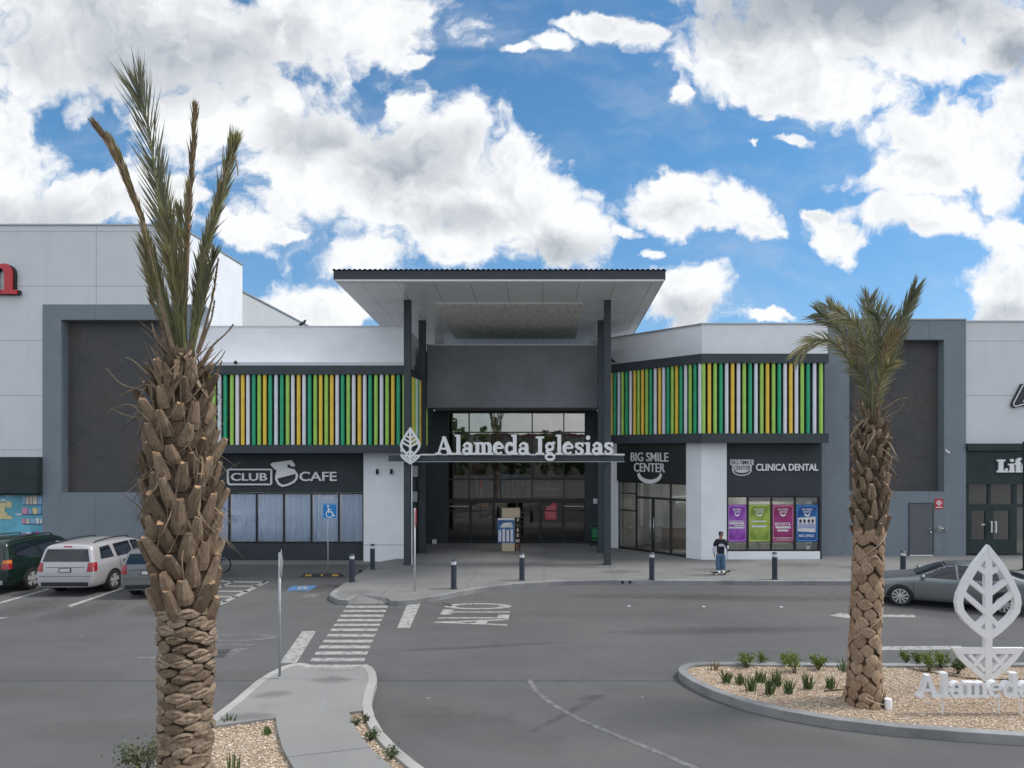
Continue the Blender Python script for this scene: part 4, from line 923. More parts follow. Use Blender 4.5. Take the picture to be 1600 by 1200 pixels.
def concrete(name, col, cell=None, line=(.12,.12,.12), var=.12):
    m = mat(name, col, .85); t = m.node_tree; b = t.nodes['Principled BSDF']; co = nd(t, 'ShaderNodeTexCoord', out=3)
    c = mixc(t, sstep(t, noise(t, co, .5, 9, .66), .3,.7), tuple(x*(1-var) for x in col), tuple(x*(1+var) for x in col))
    c = mixc(t, sstep(t, noise(t, co, 1.7, 6, .7), .58,.75,0,.4), c, tuple(x*.6 for x in col))
    c = mixc(t, sstep(t, noise(t, co, 40, 4, .7), .3,.7,0,.25), c, tuple(x*.75 for x in col))
    if cell:
        s = t.nodes.new('ShaderNodeSeparateXYZ'); t.links.new(co, s.inputs[0])
        br = t.nodes.new('ShaderNodeTexBrick'); br.offset = 0; t.links.new(nd(t,'ShaderNodeCombineXYZ',(s.outputs[0],s.outputs[1],0.0)), br.inputs['Vector'])
        br.inputs['Scale'].default_value = 1; br.inputs['Brick Width'].default_value = cell[0]; br.inputs['Row Height'].default_value = cell[1]; br.inputs['Mortar Size'].default_value = .016
        c = mixc(t, mth(t,'MULTIPLY',br.outputs['Fac'],.75), c, line)
    t.links.new(c, b.inputs['Base Color'])
    bn = t.nodes.new('ShaderNodeBump'); bn.inputs['Strength'].default_value = .2; bn.inputs['Distance'].default_value = .01
    t.links.new(noise(t, co, 70, 3, .6), bn.inputs['Height']); t.links.new(bn.outputs[0], b.inputs['Normal']); return m
M['pave'] = concrete('paving_concrete', (.20,.20,.20), (2.6,3.4))
M['kerb'] = concrete('kerb_concrete', (.25,.255,.26), var=.35)
M['pale_conc'] = concrete('pale_concrete', (.245,.245,.242), var=.10)
M['kerb_pale'] = concrete('kerb_pale', (.36,.355,.34), var=.2)
HS = .15
fl = [(1900,907),(1600,907.5),(1378,908),(1150,907.5),(950,906.5),(860,908.5),(800,912.5),(740,920),(690,930),(650,936.5),(622,939),(610,938)]
fl += [(604,934),(598,929),(562,929),(545,938),(530,937),(519,932),(516,929),(522,922),(571,890),(584,879)]
edge = [G(a,b,HS) for a, b in fl]
back = [(-6.2,29.3,HS),(-6.2,47,HS),(60,47,HS),(60,edge[0].y,HS)]
m = MB(); m.prism([(q[0],q[1]) for q in edge]+[(q[0],q[1]) for q in back], -.05, HS)
struct('pavement', m, M['pave'])
def kerb_strip(name, pts, w, z0, z1, mt, side=1):
    pts = [Vector((q[0],q[1])) for q in pts]; n = len(pts); inn = []; pt0 = list(pts)
    for i in range(n):
        d = (pts[min(i+1,n-1)]-pts[max(i-1,0)]).normalized(); inn.append(pt0[i]+Vector((-d.y,d.x))*w*side)
    pts = [pt0[i]-(inn[i]-pt0[i]).normalized()*.012 for i in range(n)]
    m = MB(); vs = []
    for a, b in zip(pts, inn): vs += [(a.x,a.y,z0),(a.x,a.y,z1),(b.x,b.y,z1),(b.x,b.y,z0)]
    fs = []
    for i in range(n-1):
        o = i*4; fs += [(o,o+4,o+5,o+1),(o+1,o+5,o+6,o+2),(o+2,o+6,o+7,o+3)]
    fs += [(0,1,2,3),((n-1)*4+3,(n-1)*4+2,(n-1)*4+1,(n-1)*4)]
    m.add(vs, fs); return struct(name, m, mt, bevel=.012)
kerb_strip('kerb', [edge[i]-Vector((0,.012,0)) for i in range(0,12)], .16, -.02, HS+.006, M['kerb'], side=-1)
kerb_strip('kerb', [edge[i]+Vector((-.01,-.006,0)) for i in range(14,20)], .16, -.02, HS+.005, M['kerb'], side=-1)
# ramp to the crossing
r0, r1, r2, r3 = G(545,943.5,.005), G(608,943,.005), edge[13], edge[14]
m = MB(); q1 = edge[12]; m.add([r0, r1, G(604,934,HS)*1.0, Vector((edge[13].x,edge[13].y,HS+.004)), Vector((edge[14].x,edge[14].y,HS+.004))], [(0,1,2,3,4)])
m.add([r1, G(612,941,.0), edge[11]+Vector((0,-.01,.004)), edge[12]+Vector((0,0,.004))], [(0,1,2,3)]); m.add([r0, G(540,941,.0), edge[15]+Vector((0,-.01,.004)), edge[14]+Vector((0,0,.003))], [(0,3,2,1)])
struct('kerb_ramp', m, M['pave'])
m = MB(); m.prism([(-30,28.6),(-6.0,28.6),(-6.0,30.2),(-30,30.2)], -.02, .03); struct('footway', m, M['pave'])
# weep holes in the kerb
for i, px in enumerate((973.5,985,1172.5,1185.5)):
    q = G(px,911.5,.075); m = MB(); q.y = edge[4].y; m.lathe([(.055,-.03),(.055,.0),(.045,.001),(.044,-.02)], 14, (q.x,q.y-.02,.085), 'y')
    tag(m.build('drain_pipe', M['black'], smooth=True, autosm=40), 'black drain pipe end in the kerb face, '+('beside the entrance bollard' if i < 2 else 'below the skateboarder')+(', left of its pair' if i%2 == 0 else ', right of its pair'), 'drain', 'drain pipe ends in the kerb')

# painted marks: sheets 4 mm above the road
M['paint'] = mat('road_paint', (.36,.36,.355), .8); 
def wear(m_, col, base, lo=.34, hi=.58, sc=6):
    t = m_.node_tree; co = nd(t,'ShaderNodeTexCoord',out=3); b = t.nodes['Principled BSDF']
    f_ = sstep(t, noise(t, co, sc, 8, .7), lo, hi); t.links.new(mixc(t, f_, base, col), b.inputs['Base Color'])
wear(M['paint'], (.38,.38,.37), (.17,.17,.17))
M['paint_faint'] = mat('faint_paint', (.2,.2,.2), .85); wear(M['paint_faint'], (.20,.20,.197), (.105,.105,.106), .38,.66)
M['paint_blue'] = mat('blue_paint', (.07,.2,.4), .8); wear(M['paint_blue'], (.07,.21,.44), (.09,.11,.13), .3,.55)
ZM = .004
def mark(name, polys, mt, z=ZM):
    m = MB()
    for pl in polys: m.add([(q[0],q[1],z) for q in pl], [tuple(range(len(pl)))])
    o = m.build(name, mt); o['kind'] = 'structure'; return o
gp = lambda *a: [G(x,y,ZM) for x, y in a]
bars = []
for yc, h in [(948,3.4),(954.5,3.2),(962,3.4),(969,3.6),(976.3,3.6),(984,3.8),(992.7,4.2),(1001.7,4.4),(1010.7,4.8),(1020.2,5),(1030.6,5.2),(1041,5)]:
    y0, y1 = yc-h/2, yc+h/2
    L = lambda y: 545-(y-945)*.667; Rr = lambda y: 607-(y-945)*.433
    bars.append(gp((L(y0)-2,y0),(L(y1)-2,y1),(Rr(y1),y1),(Rr(y0),y0)))
mark('crosswalk_paint', bars, M['paint'])
mark('stop_line_paint', [gp((637,942.5),(620.5,981),(640.5,981),(657.5,942)), gp((472.5,986),(437,1036),(463,1036),(494,986))], M['paint'])
mark('bay_lines_paint', [gp((-30,949),(-30,952),(78,921),(75,919.5)), gp((106,946),(110,948.5),(200,917),(197,916)), gp((-20,966),(-20,971),(15,964)), gp((320,911),(318,913.5),(352,907),(350,906)) ,
      gp((412,908.5),(338,944.5),(343,947),(422,908.5)), gp((335,907.5),(335,909),(412,911),(418,908.5))]+
      [gp((x0,y),(x0,y+1.6),(x1,y+2.6),(x1+2,y+.9)) for x0, x1, y in [(333,403,914.5),(331,386,922.5),(330,371,931),(330,353,938.5)]]+[gp((318,945),(316,947),(345,946.5),(345,944.5)), gp((362,908),(300,935),(304,936),(366,909))], M['paint'])
# STOP marking in Spanish, lettered away from the camera (letters lie along the lane)
def lane_text(txt, pxl, pxr, yn, yf, mt, skew=0.0):
    a, b, c, d = G(pxl,yn,ZM), G(pxr,yn,ZM), G(pxl,yf,ZM), G(pxr,yf,ZM)
    xl, xr_ = a.x, b.x
    m = MB(); fr = (Vector((xr_, a.y, ZM)), Vector((0,1,0)), Vector((-1,0,0)), Vector((0,0,1)))
    m2 = MB(); sans(m2, txt, fr, 0, c.y-a.y, 0, xr_-xl, 0, .0005, .012)
    n = len(m2.v)//2; m2.f = [q for q in m2.f if all(i < n for i in q)]; m2.v = m2.v[:n]; m2.m = m2.m[:len(m2.f)]
    for v in m2.v: v.x += skew*(v.y-a.y); v.z = ZM
    o = m2.build('lane_lettering_paint', mt); o['kind'] = 'structure'
lane_text('ALTO', 675, 794, 977.5, 942.5, M['paint'])
lane_text('ALTO', 192, 338, 1034, 990.5, M['paint_faint'], skew=.30)
mark('lane_arrow_paint', [gp((1296.5,962),(1330,966.5),(1330,963.6),(1432,964.5),(1428,960.5),(1330,960.3),(1314,957.5))], M['paint'])
mark('lane_edge_paint', [gp((1372,1010),(1372,1016),(1502,1014.5),(1502,1009))], M['paint'])
cl = [(827,1062),(838,1080),(862,1100),(905,1124),(960,1148),(1020,1172),(1085,1200),(1150,1228)]
cl = [G(a,b) for a, b in cl]; q = stroke([(v.x,v.y) for v in cl], .11)[0]; n = len(cl)
mark('curve_line_paint', [[q[i], q[i+1], q[2*n-2-i], q[2*n-1-i]] for i in range(n-1)], M['paint_faint'])
mark('joint_groove', [[(-40,APRON_Y-.012),(40,APRON_Y-.012),(40,APRON_Y+.012),(-40,APRON_Y+.012)]], M['charcoal'], .003)
mark('accessible_bay_paint', [gp((456,915.5),(447,923),(484,922.5),(496,914.5))], M['paint_blue'])
mark('accessible_symbol_paint', [gp((466,917),(464,921),(470,921),(472,918)), gp((468,916.3),(479,916.3),(481,920),(475,920),(474,917.8))], M['paint'], .007)
mark('patch_paint', [gp((480,928),(466,934.5),(492,933.5),(503,928.5))], M['paint_faint'])
mark('asphalt_patch', [gp((335,1015),(330,1027),(350,1027),(362,1014)), gp((690,941.5),(700,947.5),(708,947),(697,941))], mat('fresh_asphalt',(.055,.056,.058),.9,var=.2,vscale=3), .009)

# soft-edged stains lying on the road (real dirt with its own shape)
def stain_mat(name, col, amt):
    m = bpy.data.materials.new(name); m.use_nodes = True; t = m.node_tree; b = t.nodes['Principled BSDF']; b.inputs['Base Color'].default_value = (*col,1); b.inputs['Roughness'].default_value = .75
    g = nd(t,'ShaderNodeTexCoord',out=0); o = nd(t,'ShaderNodeTexCoord',out=3)
    d = vmt(t,'LENGTH', vmt(t,'MULTIPLY', vmt(t,'SUBTRACT', g, (.5,.5,0)), (2,2,0)), out=1)
    n = noise(t, o, 3.4, 8, .72); f_ = mth(t,'MULTIPLY', sstep(t, mth(t,'ADD', d, mth(t,'MULTIPLY', mth(t,'SUBTRACT', n, .5), 2.6)), .1, 1.3, 1, 0), sstep(t, d, .75, .98, amt, 0))
    t.links.new(f_, b.inputs['Alpha']); return m
M['stain_dark'] = stain_mat('oil_stain', (.045,.045,.046), .20); M['stain_pale'] = stain_mat('dust_stain', (.16,.156,.148), .25); M['stain_pave'] = stain_mat('pavement_stain', (.10,.098,.095), .25)
def stain(px, py, rx, ry, rot, mt='stain_dark', z=.0025):
    c = G(px, py, z); a = R(rot); u = Vector((math.cos(a),math.sin(a),0)); v = Vector((-math.sin(a),math.cos(a),0))
    me = bpy.data.meshes.new('road_stain'); me.from_pydata([(-rx,-ry,0),(rx,-ry,0),(rx,ry,0),(-rx,ry,0)], [], [(0,1,2,3)]); me.materials.append(M[mt])
    o = bpy.data.objects.new('road_stain', me); COL.objects.link(o); o.location = c; o.rotation_euler = (0,0,a); o['kind'] = 'structure'
for a in [(885,1115,1.3,.12,52),(925,1090,.35,.18,20),(500,918,2.2,.9,0),(505,901,1.6,.45,5),(1015,931,3.5,.5,2),(1180,935,4.5,.55,-2),(1480,958,3.2,.9,-20),(1130,985,3.8,.45,4),(130,955,1.1,1.6,0),(45,950,1.0,1.5,5),(260,950,1.2,1.4,0),(760,1010,2.6,.15,10),(690,946,.5,.12,-25),(560,1075,.2,.1,10)]: stain(*a)
for a in [(640,1120,1.6,1.1,20),(750,1140,2.0,.8,-30),(60,1070,2.2,1.2,0),(150,1140,1.5,.6,0),(1080,1090,2.2,.5,-20),(900,960,4,.5,0),(1200,1150,2,.5,-12),(330,1060,1.6,.6,15)]: stain(*a, mt='stain_pale', z=.002)
for a in [(1120,890,1.2,.5,0),(900,885,1.8,.5,-8),(1250,882,2.0,.7,0),(970,893,1.0,.5,5),(1330,886,1.2,.5,0)]: stain(*a, mt='stain_pave', z=HS+.003)
for a in [(425,1085,.45,.25,10),(520,1062,.5,.3,-10),(390,1120,.6,.25,0)]: stain(*a, mt='stain_pave', z=HS+.0045)

# ------------------------------------------------------------------ planted islands
def gravel_mat(name, c1, c2, c3):
    m = mat(name, c1, .9); t = m.node_tree; b = t.nodes['Principled BSDF']; co = nd(t,'ShaderNodeTexCoord',out=3)
    vo = t.nodes.new('ShaderNodeTexVoronoi'); vo.inputs['Scale'].default_value = 30; t.links.new(co, vo.inputs['Vector'])
    s = t.nodes.new('ShaderNodeSeparateColor'); t.links.new(vo.outputs['Color'], s.inputs[0])
    c = mixc(t, sstep(t, s.outputs[0], .2,.8), c1, c2)
    c = mixc(t, sstep(t, noise(t, co, 1.1, 6, .65), .5,.72,0,.8), c, c3)
    t.links.new(mixc(t, sstep(t, vo.outputs['Distance'], .3,.75), c, mixc(t,1.0,c,(.45,.42,.4),'MULTIPLY')), b.inputs['Base Color'])
    bn = t.nodes.new('ShaderNodeBump'); bn.inputs['Strength'].default_value = .8; bn.inputs['Distance'].default_value = .03; bn.invert = True
    t.links.new(vo.outputs['Distance'], bn.inputs['Height']); t.links.new(bn.outputs[0], b.inputs['Normal']); return m
M['gravel'] = gravel_mat('gravel_bed', (.46,.35,.25), (.60,.49,.38), (.36,.265,.19))
def stone_mat():
    m = mat('gravel_stones', (.4,.3,.2), .9); t = m.node_tree; b = t.nodes['Principled BSDF']
    g = t.nodes.new('ShaderNodeNewGeometry'); r = g.outputs['Random Per Island']
    c = mixc(t, sstep(t, r, .1,.9), (.40,.295,.205), (.64,.53,.41)); c = mixc(t, mth(t,'GREATER_THAN', r, .93), c, (.70,.67,.62)); t.links.new(c, b.inputs['Base Color']); return m
M['stones'] = stone_mat()
def inside(pt, poly):
    x, y = pt; c = False; n = len(poly)
    for i in range(n):
        x1, y1 = poly[i][:2]; x2, y2 = poly[i-1][:2]
        if (y1 > y) != (y2 > y) and x < (x2-x1)*(y-y1)/(y2-y1)+x1: c = not c
    return c
def stones(name, poly, z, n, r0, r1, box, dens=None):
    m = MB(); k = 0
    while k < n:
        x = rnd.uniform(box[0],box[1]); y = rnd.uniform(box[2],box[3])
        if not inside((x,y), poly): 
            continue
        k += 1; r = rnd.uniform(r0, r1); a = rnd.random()*6.28; q = [Vector((math.cos(a+i*1.57)*r*rnd.uniform(.7,1.3), math.sin(a+i*1.57)*r*rnd.uniform(.6,1.2), r*rnd.uniform(-.1,.3))) for i in range(4)]
        o = Vector((x,y,z+r*.2)); up = Vector((r*rnd.uniform(-.3,.3), r*rnd.uniform(-.3,.3), r*rnd.uniform(.45,.8)))
        m.add([o+v for v in q]+[o+up], [(0,1,4),(1,2,4),(2,3,4),(3,0,4)])
    o = m.build(name, M['stones']); o['kind'] = 'stuff'; return tag(o, 'loose cream and brown gravel scattered over the planting bed', None)
HI = .165
ro = [(1900,1034),(1600,1035),(1440,1036),(1300,1035.5),(1150,1034),(1100,1034),(1078,1035.5),(1065,1039.5),(1060,1045),(1064,1052),(1082,1064),(1115,1079),(1165,1096),(1230,1111),(1300,1123),(1400,1135),(1500,1142.5),(1600,1149),(1780,1157)]
rpts = [G(a,b,HI) for a, b in ro]
m = MB(); m.prism([(q.x,q.y) for q in rpts]+[(16,rpts[-1].y),(16,rpts[0].y)], -.05, HI-.05); struct('gravel_bed', m, M['gravel'])
kerb_strip('kerb', rpts, .17, -.02, HI, M['kerb_pale'] if 0 else M['kerb'], side=1)
stones('gravel', [(q.x,q.y) for q in rpts]+[(12,rpts[-1].y),(12,rpts[0].y)], HI-.05, 9000, .012, .030, (2.5,12,11.0,16.0))
lo = [(150,1290),(195,1240),(240,1195),(290,1155),(335,1118),(365,1095),(400,1065),(420,1052),(440,1042),(455,1037.5),(470,1036),(481,1037.5),(490,1041),(560,1041),(571,1038),(580,1042),(586,1050),(588,1062),(582,1080),(579,1100),(584,1120),(597,1143),(620,1168),(650,1192),(690,1220),(760,1262),(830,1300)]
lp = [G(a,b,HS) for a, b in lo]
m = MB(); m.prism([(q.x,q.y) for q in lp]+[(lp[-1].x,5.0),(lp[0].x,5.0)], -.05, HS-.05); struct('gravel_bed', m, M['gravel'])
g2 = lambda *a: [(G(x,y,HS).x, G(x,y,HS).y) for x, y in a]
m = MB(); m.prism(g2(*(lo[4:12]+[(496,1047),(553,1047)]+lo[14:20]+[(566,1110),(545,1112.5),(430,1121.5),(335,1134),(318,1133)])), -.04, HS); struct('island_paving', m, M['pale_conc'])
m = MB(); a, b, c, d = G(490,1043,.01), G(560,1043,.01), G(553,1047,HS+.003), G(496,1047,HS+.003); m.add([a,b,c,d], [(0,1,2,3)]); struct('kerb_ramp', m, M['pale_conc'])
m = MB(); m.prism(g2((431,1121.8),(545,1112.8),(556,1140),(578,1170),(612,1200),(665,1240),(700,1262),(520,1285),(485,1240),(458,1200),(441,1170),(433,1140)), -.03, HS+.02); struct('footpath', m, M['pale_conc'])
kerb_strip('kerb', [v+Vector((.004,0,0)) for v in lp[14:]], .16, -.02, HS+.007, M['kerb_pale'], side=-1)
kerb_strip('kerb', [v+Vector((-.004,0.002,0)) for v in lp[2:13]], .16, -.02, HS+.006, M['kerb_pale'], side=-1)
lpoly = [(q.x,q.y) for q in lp]+[(lp[-1].x,8.0),(lp[0].x,8.0)]
stones('gravel', lpoly, HS-.05, 7500, .012, .028, (-6.2,-1.2,8.4,12.0))

# plants
def leafmat(n, c, v=.35):
    m = mat(n, c, .6); t = m.node_tree; b = t.nodes['Principled BSDF']; g = t.nodes.new('ShaderNodeNewGeometry')
    cc_ = mixc(t, g.outputs['Random Per Island'], tuple(x*(1-v) for x in c), tuple(x*(1+v) for x in c)); t.links.new(cc_, b.inputs['Base Color'])
    tl = t.nodes.new('ShaderNodeBsdfTranslucent'); t.links.new(mixc(t, 1.0, cc_, (1.15,1.2,.75), 'MULTIPLY'), tl.inputs[0])
    mx = t.nodes.new('ShaderNodeMixShader'); mx.inputs[0].default_value = .38; t.links.new(b.outputs[0], mx.inputs[1]); t.links.new(tl.outputs[0], mx.inputs[2]); t.links.new(mx.outputs[0], t.nodes['Material Output'].inputs[0]); return m
M['bush'] = leafmat('bush_leaf', (.15,.20,.045), .5); M['tuft'] = leafmat('tuft_leaf', (.075,.115,.045), .5); M['dry'] = leafmat('dry_leaf', (.20,.15,.09), .4); M['twig'] = mat('twig', (.09,.06,.04), .9)
M['dull_bush'] = leafmat('dull_bush_leaf', (.13,.145,.085), .5)
def bush(px, py, h, w, label, mt='bush', hz=None, n=260, leaf=.05):
    q = G(px, py, (HI-.05) if hz is None else hz); t = thing('low_shrub', label, 'shrub', q, group='shrubs in the planting beds')
    m = MB(); st = MB(); w *= 1.2; h *= 1.08; n = int(n*1.6)
    for i in range(9):
        a = rnd.random()*6.28; rr = rnd.random()**.5*w*.42; e = q+Vector((rr*math.cos(a), rr*math.sin(a), h*rnd.uniform(.55,.9))); st.tube([q+Vector((rr*.15*math.cos(a),rr*.15*math.sin(a),0)), q.lerp(e,.5)+Vector((0,0,h*.06)), e], [.008,.006,.004], 5, False)
        for k in range(n//9):
            c = q.lerp(e, rnd.uniform(.45,1.12))+Vector((rnd.gauss(0,w*.09), rnd.gauss(0,w*.09), rnd.gauss(0,h*.07)))
            d = Vector((rnd.gauss(0,.7), rnd.gauss(0,.7), rnd.uniform(.1,1.2))).normalized()*leaf*rnd.uniform(.6,1.2); s = d.cross(Vector((rnd.gauss(0,1),rnd.gauss(0,1),rnd.gauss(0,1)))).normalized()*leaf*.3
            m.add([c-d*.5, c+s, c+d*.5, c-s], [(0,1,2,3)])
    st.build('stem', M['twig'], t); m.build('foliage', M[mt], t)
def tuft(px, py, h, label, n=34, mt='tuft', hz=None, w=.5):
    q = G(px, py, (HI-.05) if hz is None else hz); m = MB()
    for i in range(n):
        a = rnd.random()*6.28; lean = rnd.random()**.8*w; hh = h*rnd.uniform(.55,1.05); b = q+Vector((rnd.gauss(0,.04),rnd.gauss(0,.04),0)); d = Vector((math.cos(a)*lean, math.sin(a)*lean, 1)).normalized(); s = Vector((-math.sin(a),math.cos(a),0))*.011
        s = Vector((rnd.uniform(.5,1),rnd.uniform(-.6,.6),0)).normalized()*.012
        p1 = b+d*hh*.55; p2 = b+d*hh+Vector((math.cos(a),math.sin(a),-.3))*lean*hh*.15
        m.add([b-s, b+s, p1+s*.9, p1-s*.9, p2], [(0,1,2,3),(3,2,4)])
    tag(m.build('grass_tuft', M[mt]), label, 'plant', 'upright grassy plants in the planting beds')
bush(1168,1043,.30,.34,'leafy green shrub nearest the rounded tip of the right island, by the far kerb')
bush(1190,1038,.24,.26,'small green shrub just right of the first shrub along the far kerb', n=150)
bush(1243,1052,.44,.46,'largest rounded green shrub left of the right palm')
bush(1226,1041,.26,.26,'small shrub tucked against the left side of the largest shrub', n=150)
bush(1279,1046,.30,.30,'narrow green shrub between the largest shrub and the right palm')
bush(1417,1037,.27,.26,'green shrub by the far kerb, first to the right of the right palm', n=200)
bush(1435,1039,.27,.26,'slim green shrub, second to the right of the right palm', n=160)
bush(1452,1048,.38,.34,'yellowish green shrub set forward, left of the white leaf sign')
bush(1470,1044,.34,.34,'bushy green shrub just left of the white leaf sign')
bush(1497,1053,.34,.30,'dark green shrub directly behind the white leaf sign', mt='tuft')
for a in [(1134,1067,.30,'upright grassy plant closest to the rounded tip of the right island'),(1156,1069,.26,'thin grassy plant second from the tip of the right island'),(1173,1080,.36,'tall grassy plant near the front kerb, left of the twin front tufts'),
          (1188,1066,.28,'small grassy plant behind the front row, below the first shrub'),(1202,1085,.40,'tall dark tuft, left one of the pair at the front kerb'),(1213,1071,.36,'leafy tuft behind the front pair, below the largest shrub'),(1232,1084,.32,'dark tuft, right one of the pair at the front kerb'),
          (1263,1077,.34,'dark tuft midway between the front pair and the right palm'),(1296,1075,.28,'grassy tuft nearest the left side of the right palm trunk')]: tuft(*a)
tuft(1318,1049,.36,'tall thin wispy plant against the left of the right palm trunk', 14)
tuft(1116,1047,.22,'dry brown wispy plant at the tip of the right island', 18, 'dry')
bush(226,1206,.50,.75,'dull green spreading shrub at the foot of the near left palm', 'dull_bush', HS-.05, 420, .06)
tuft(358,1130,.20,'small green sprout on the gravel right of the near left palm', 16, 'tuft', HS-.05)
tuft(418,1147,.17,'small green sprout on the gravel beside the pale footpath', 18, 'tuft', HS-.05)
tuft(362,1204,.34,'thin weed at the bottom edge between near palm and footpath', 12, 'tuft', HS-.05, .2)
bush(557,1133,.12,.20,'tiny green ground plant at the top of the narrow gravel strip', 'tuft', HS-.05, 60, .04)
bush(579,1156,.17,.26,'low green plant midway down the narrow gravel strip', 'tuft', HS-.05, 110, .04)
bush(612,1184,.18,.30,'low green plant near the bottom of the narrow gravel strip', 'tuft', HS-.05, 110, .04)
bush(571,1131,.16,.14,'small upright plant touching the pale kerb of the gravel strip', 'tuft', HS-.05, 50, .04)

# ------------------------------------------------------------------ palms
M['bark'] = mat('palm_bark', (.078,.053,.034), .95, var=.45, vscale=9, bump=.8, bscale=30)
def husk_mat(n, c1, c2):
    m = mat(n, c1, .9); t = m.node_tree; b = t.nodes['Principled BSDF']; co = nd(t,'ShaderNodeTexCoord',out=3); g = t.nodes.new('ShaderNodeNewGeometry')
    c = mixc(t, g.outputs['Random Per Island'], c1, c2)
    c = mixc(t, sstep(t, noise(t, vmt(t,'MULTIPLY',co,(1,1,.35)), 26, 6, .7), .35,.75,0,.75), c, mixc(t,1.0,c,(.42,.38,.34),'MULTIPLY'))
    c = mixc(t, sstep(t, noise(t, co, 7, 5, .7), .58,.7,0,.6), c, (.30,.27,.23))
    t.links.new(c, b.inputs['Base Color'])
    bn = t.nodes.new('ShaderNodeBump'); bn.inputs['Strength'].default_value = .9; bn.inputs['Distance'].default_value = .02
    t.links.new(noise(t, vmt(t,'MULTIPLY',co,(1,1,.25)), 45, 5, .7), bn.inputs['Height']); t.links.new(bn.outputs[0], b.inputs['Normal']); return m
M['scar'] = husk_mat('palm_scar', (.17,.122,.082), (.38,.295,.215)); M['boot'] = husk_mat('palm_boot', (.115,.08,.052), (.34,.25,.17)); M['husk'] = husk_mat('palm_husk', (.21,.15,.095), (.33,.25,.17))
M['boot_cut'] = mat('palm_cut', (.34,.22,.13), .9, var=.3, vscale=12)
M['scar_red'] = husk_mat('palm_scar_brown', (.30,.195,.125), (.48,.34,.23))
M['frond_g'] = leafmat('frond_green', (.18,.18,.125), .4); M['frond_d'] = leafmat('frond_dry', (.24,.175,.11), .4); M['frond_y'] = leafmat('frond_olive', (.27,.245,.145), .4)
M['petiole'] = mat('petiole', (.15,.16,.06), .6, var=.3, vscale=4); M['rope'] = mat('rope', (.45,.37,.27), .9)
def rad(prof, z):
    for (z0, r0), (z1, r1) in zip(prof, prof[1:]):
        if z0 <= z <= z1: return r0+(r1-r0)*(z-z0)/(z1-z0)
    return prof[0][1] if z < prof[0][0] else prof[-1][1]
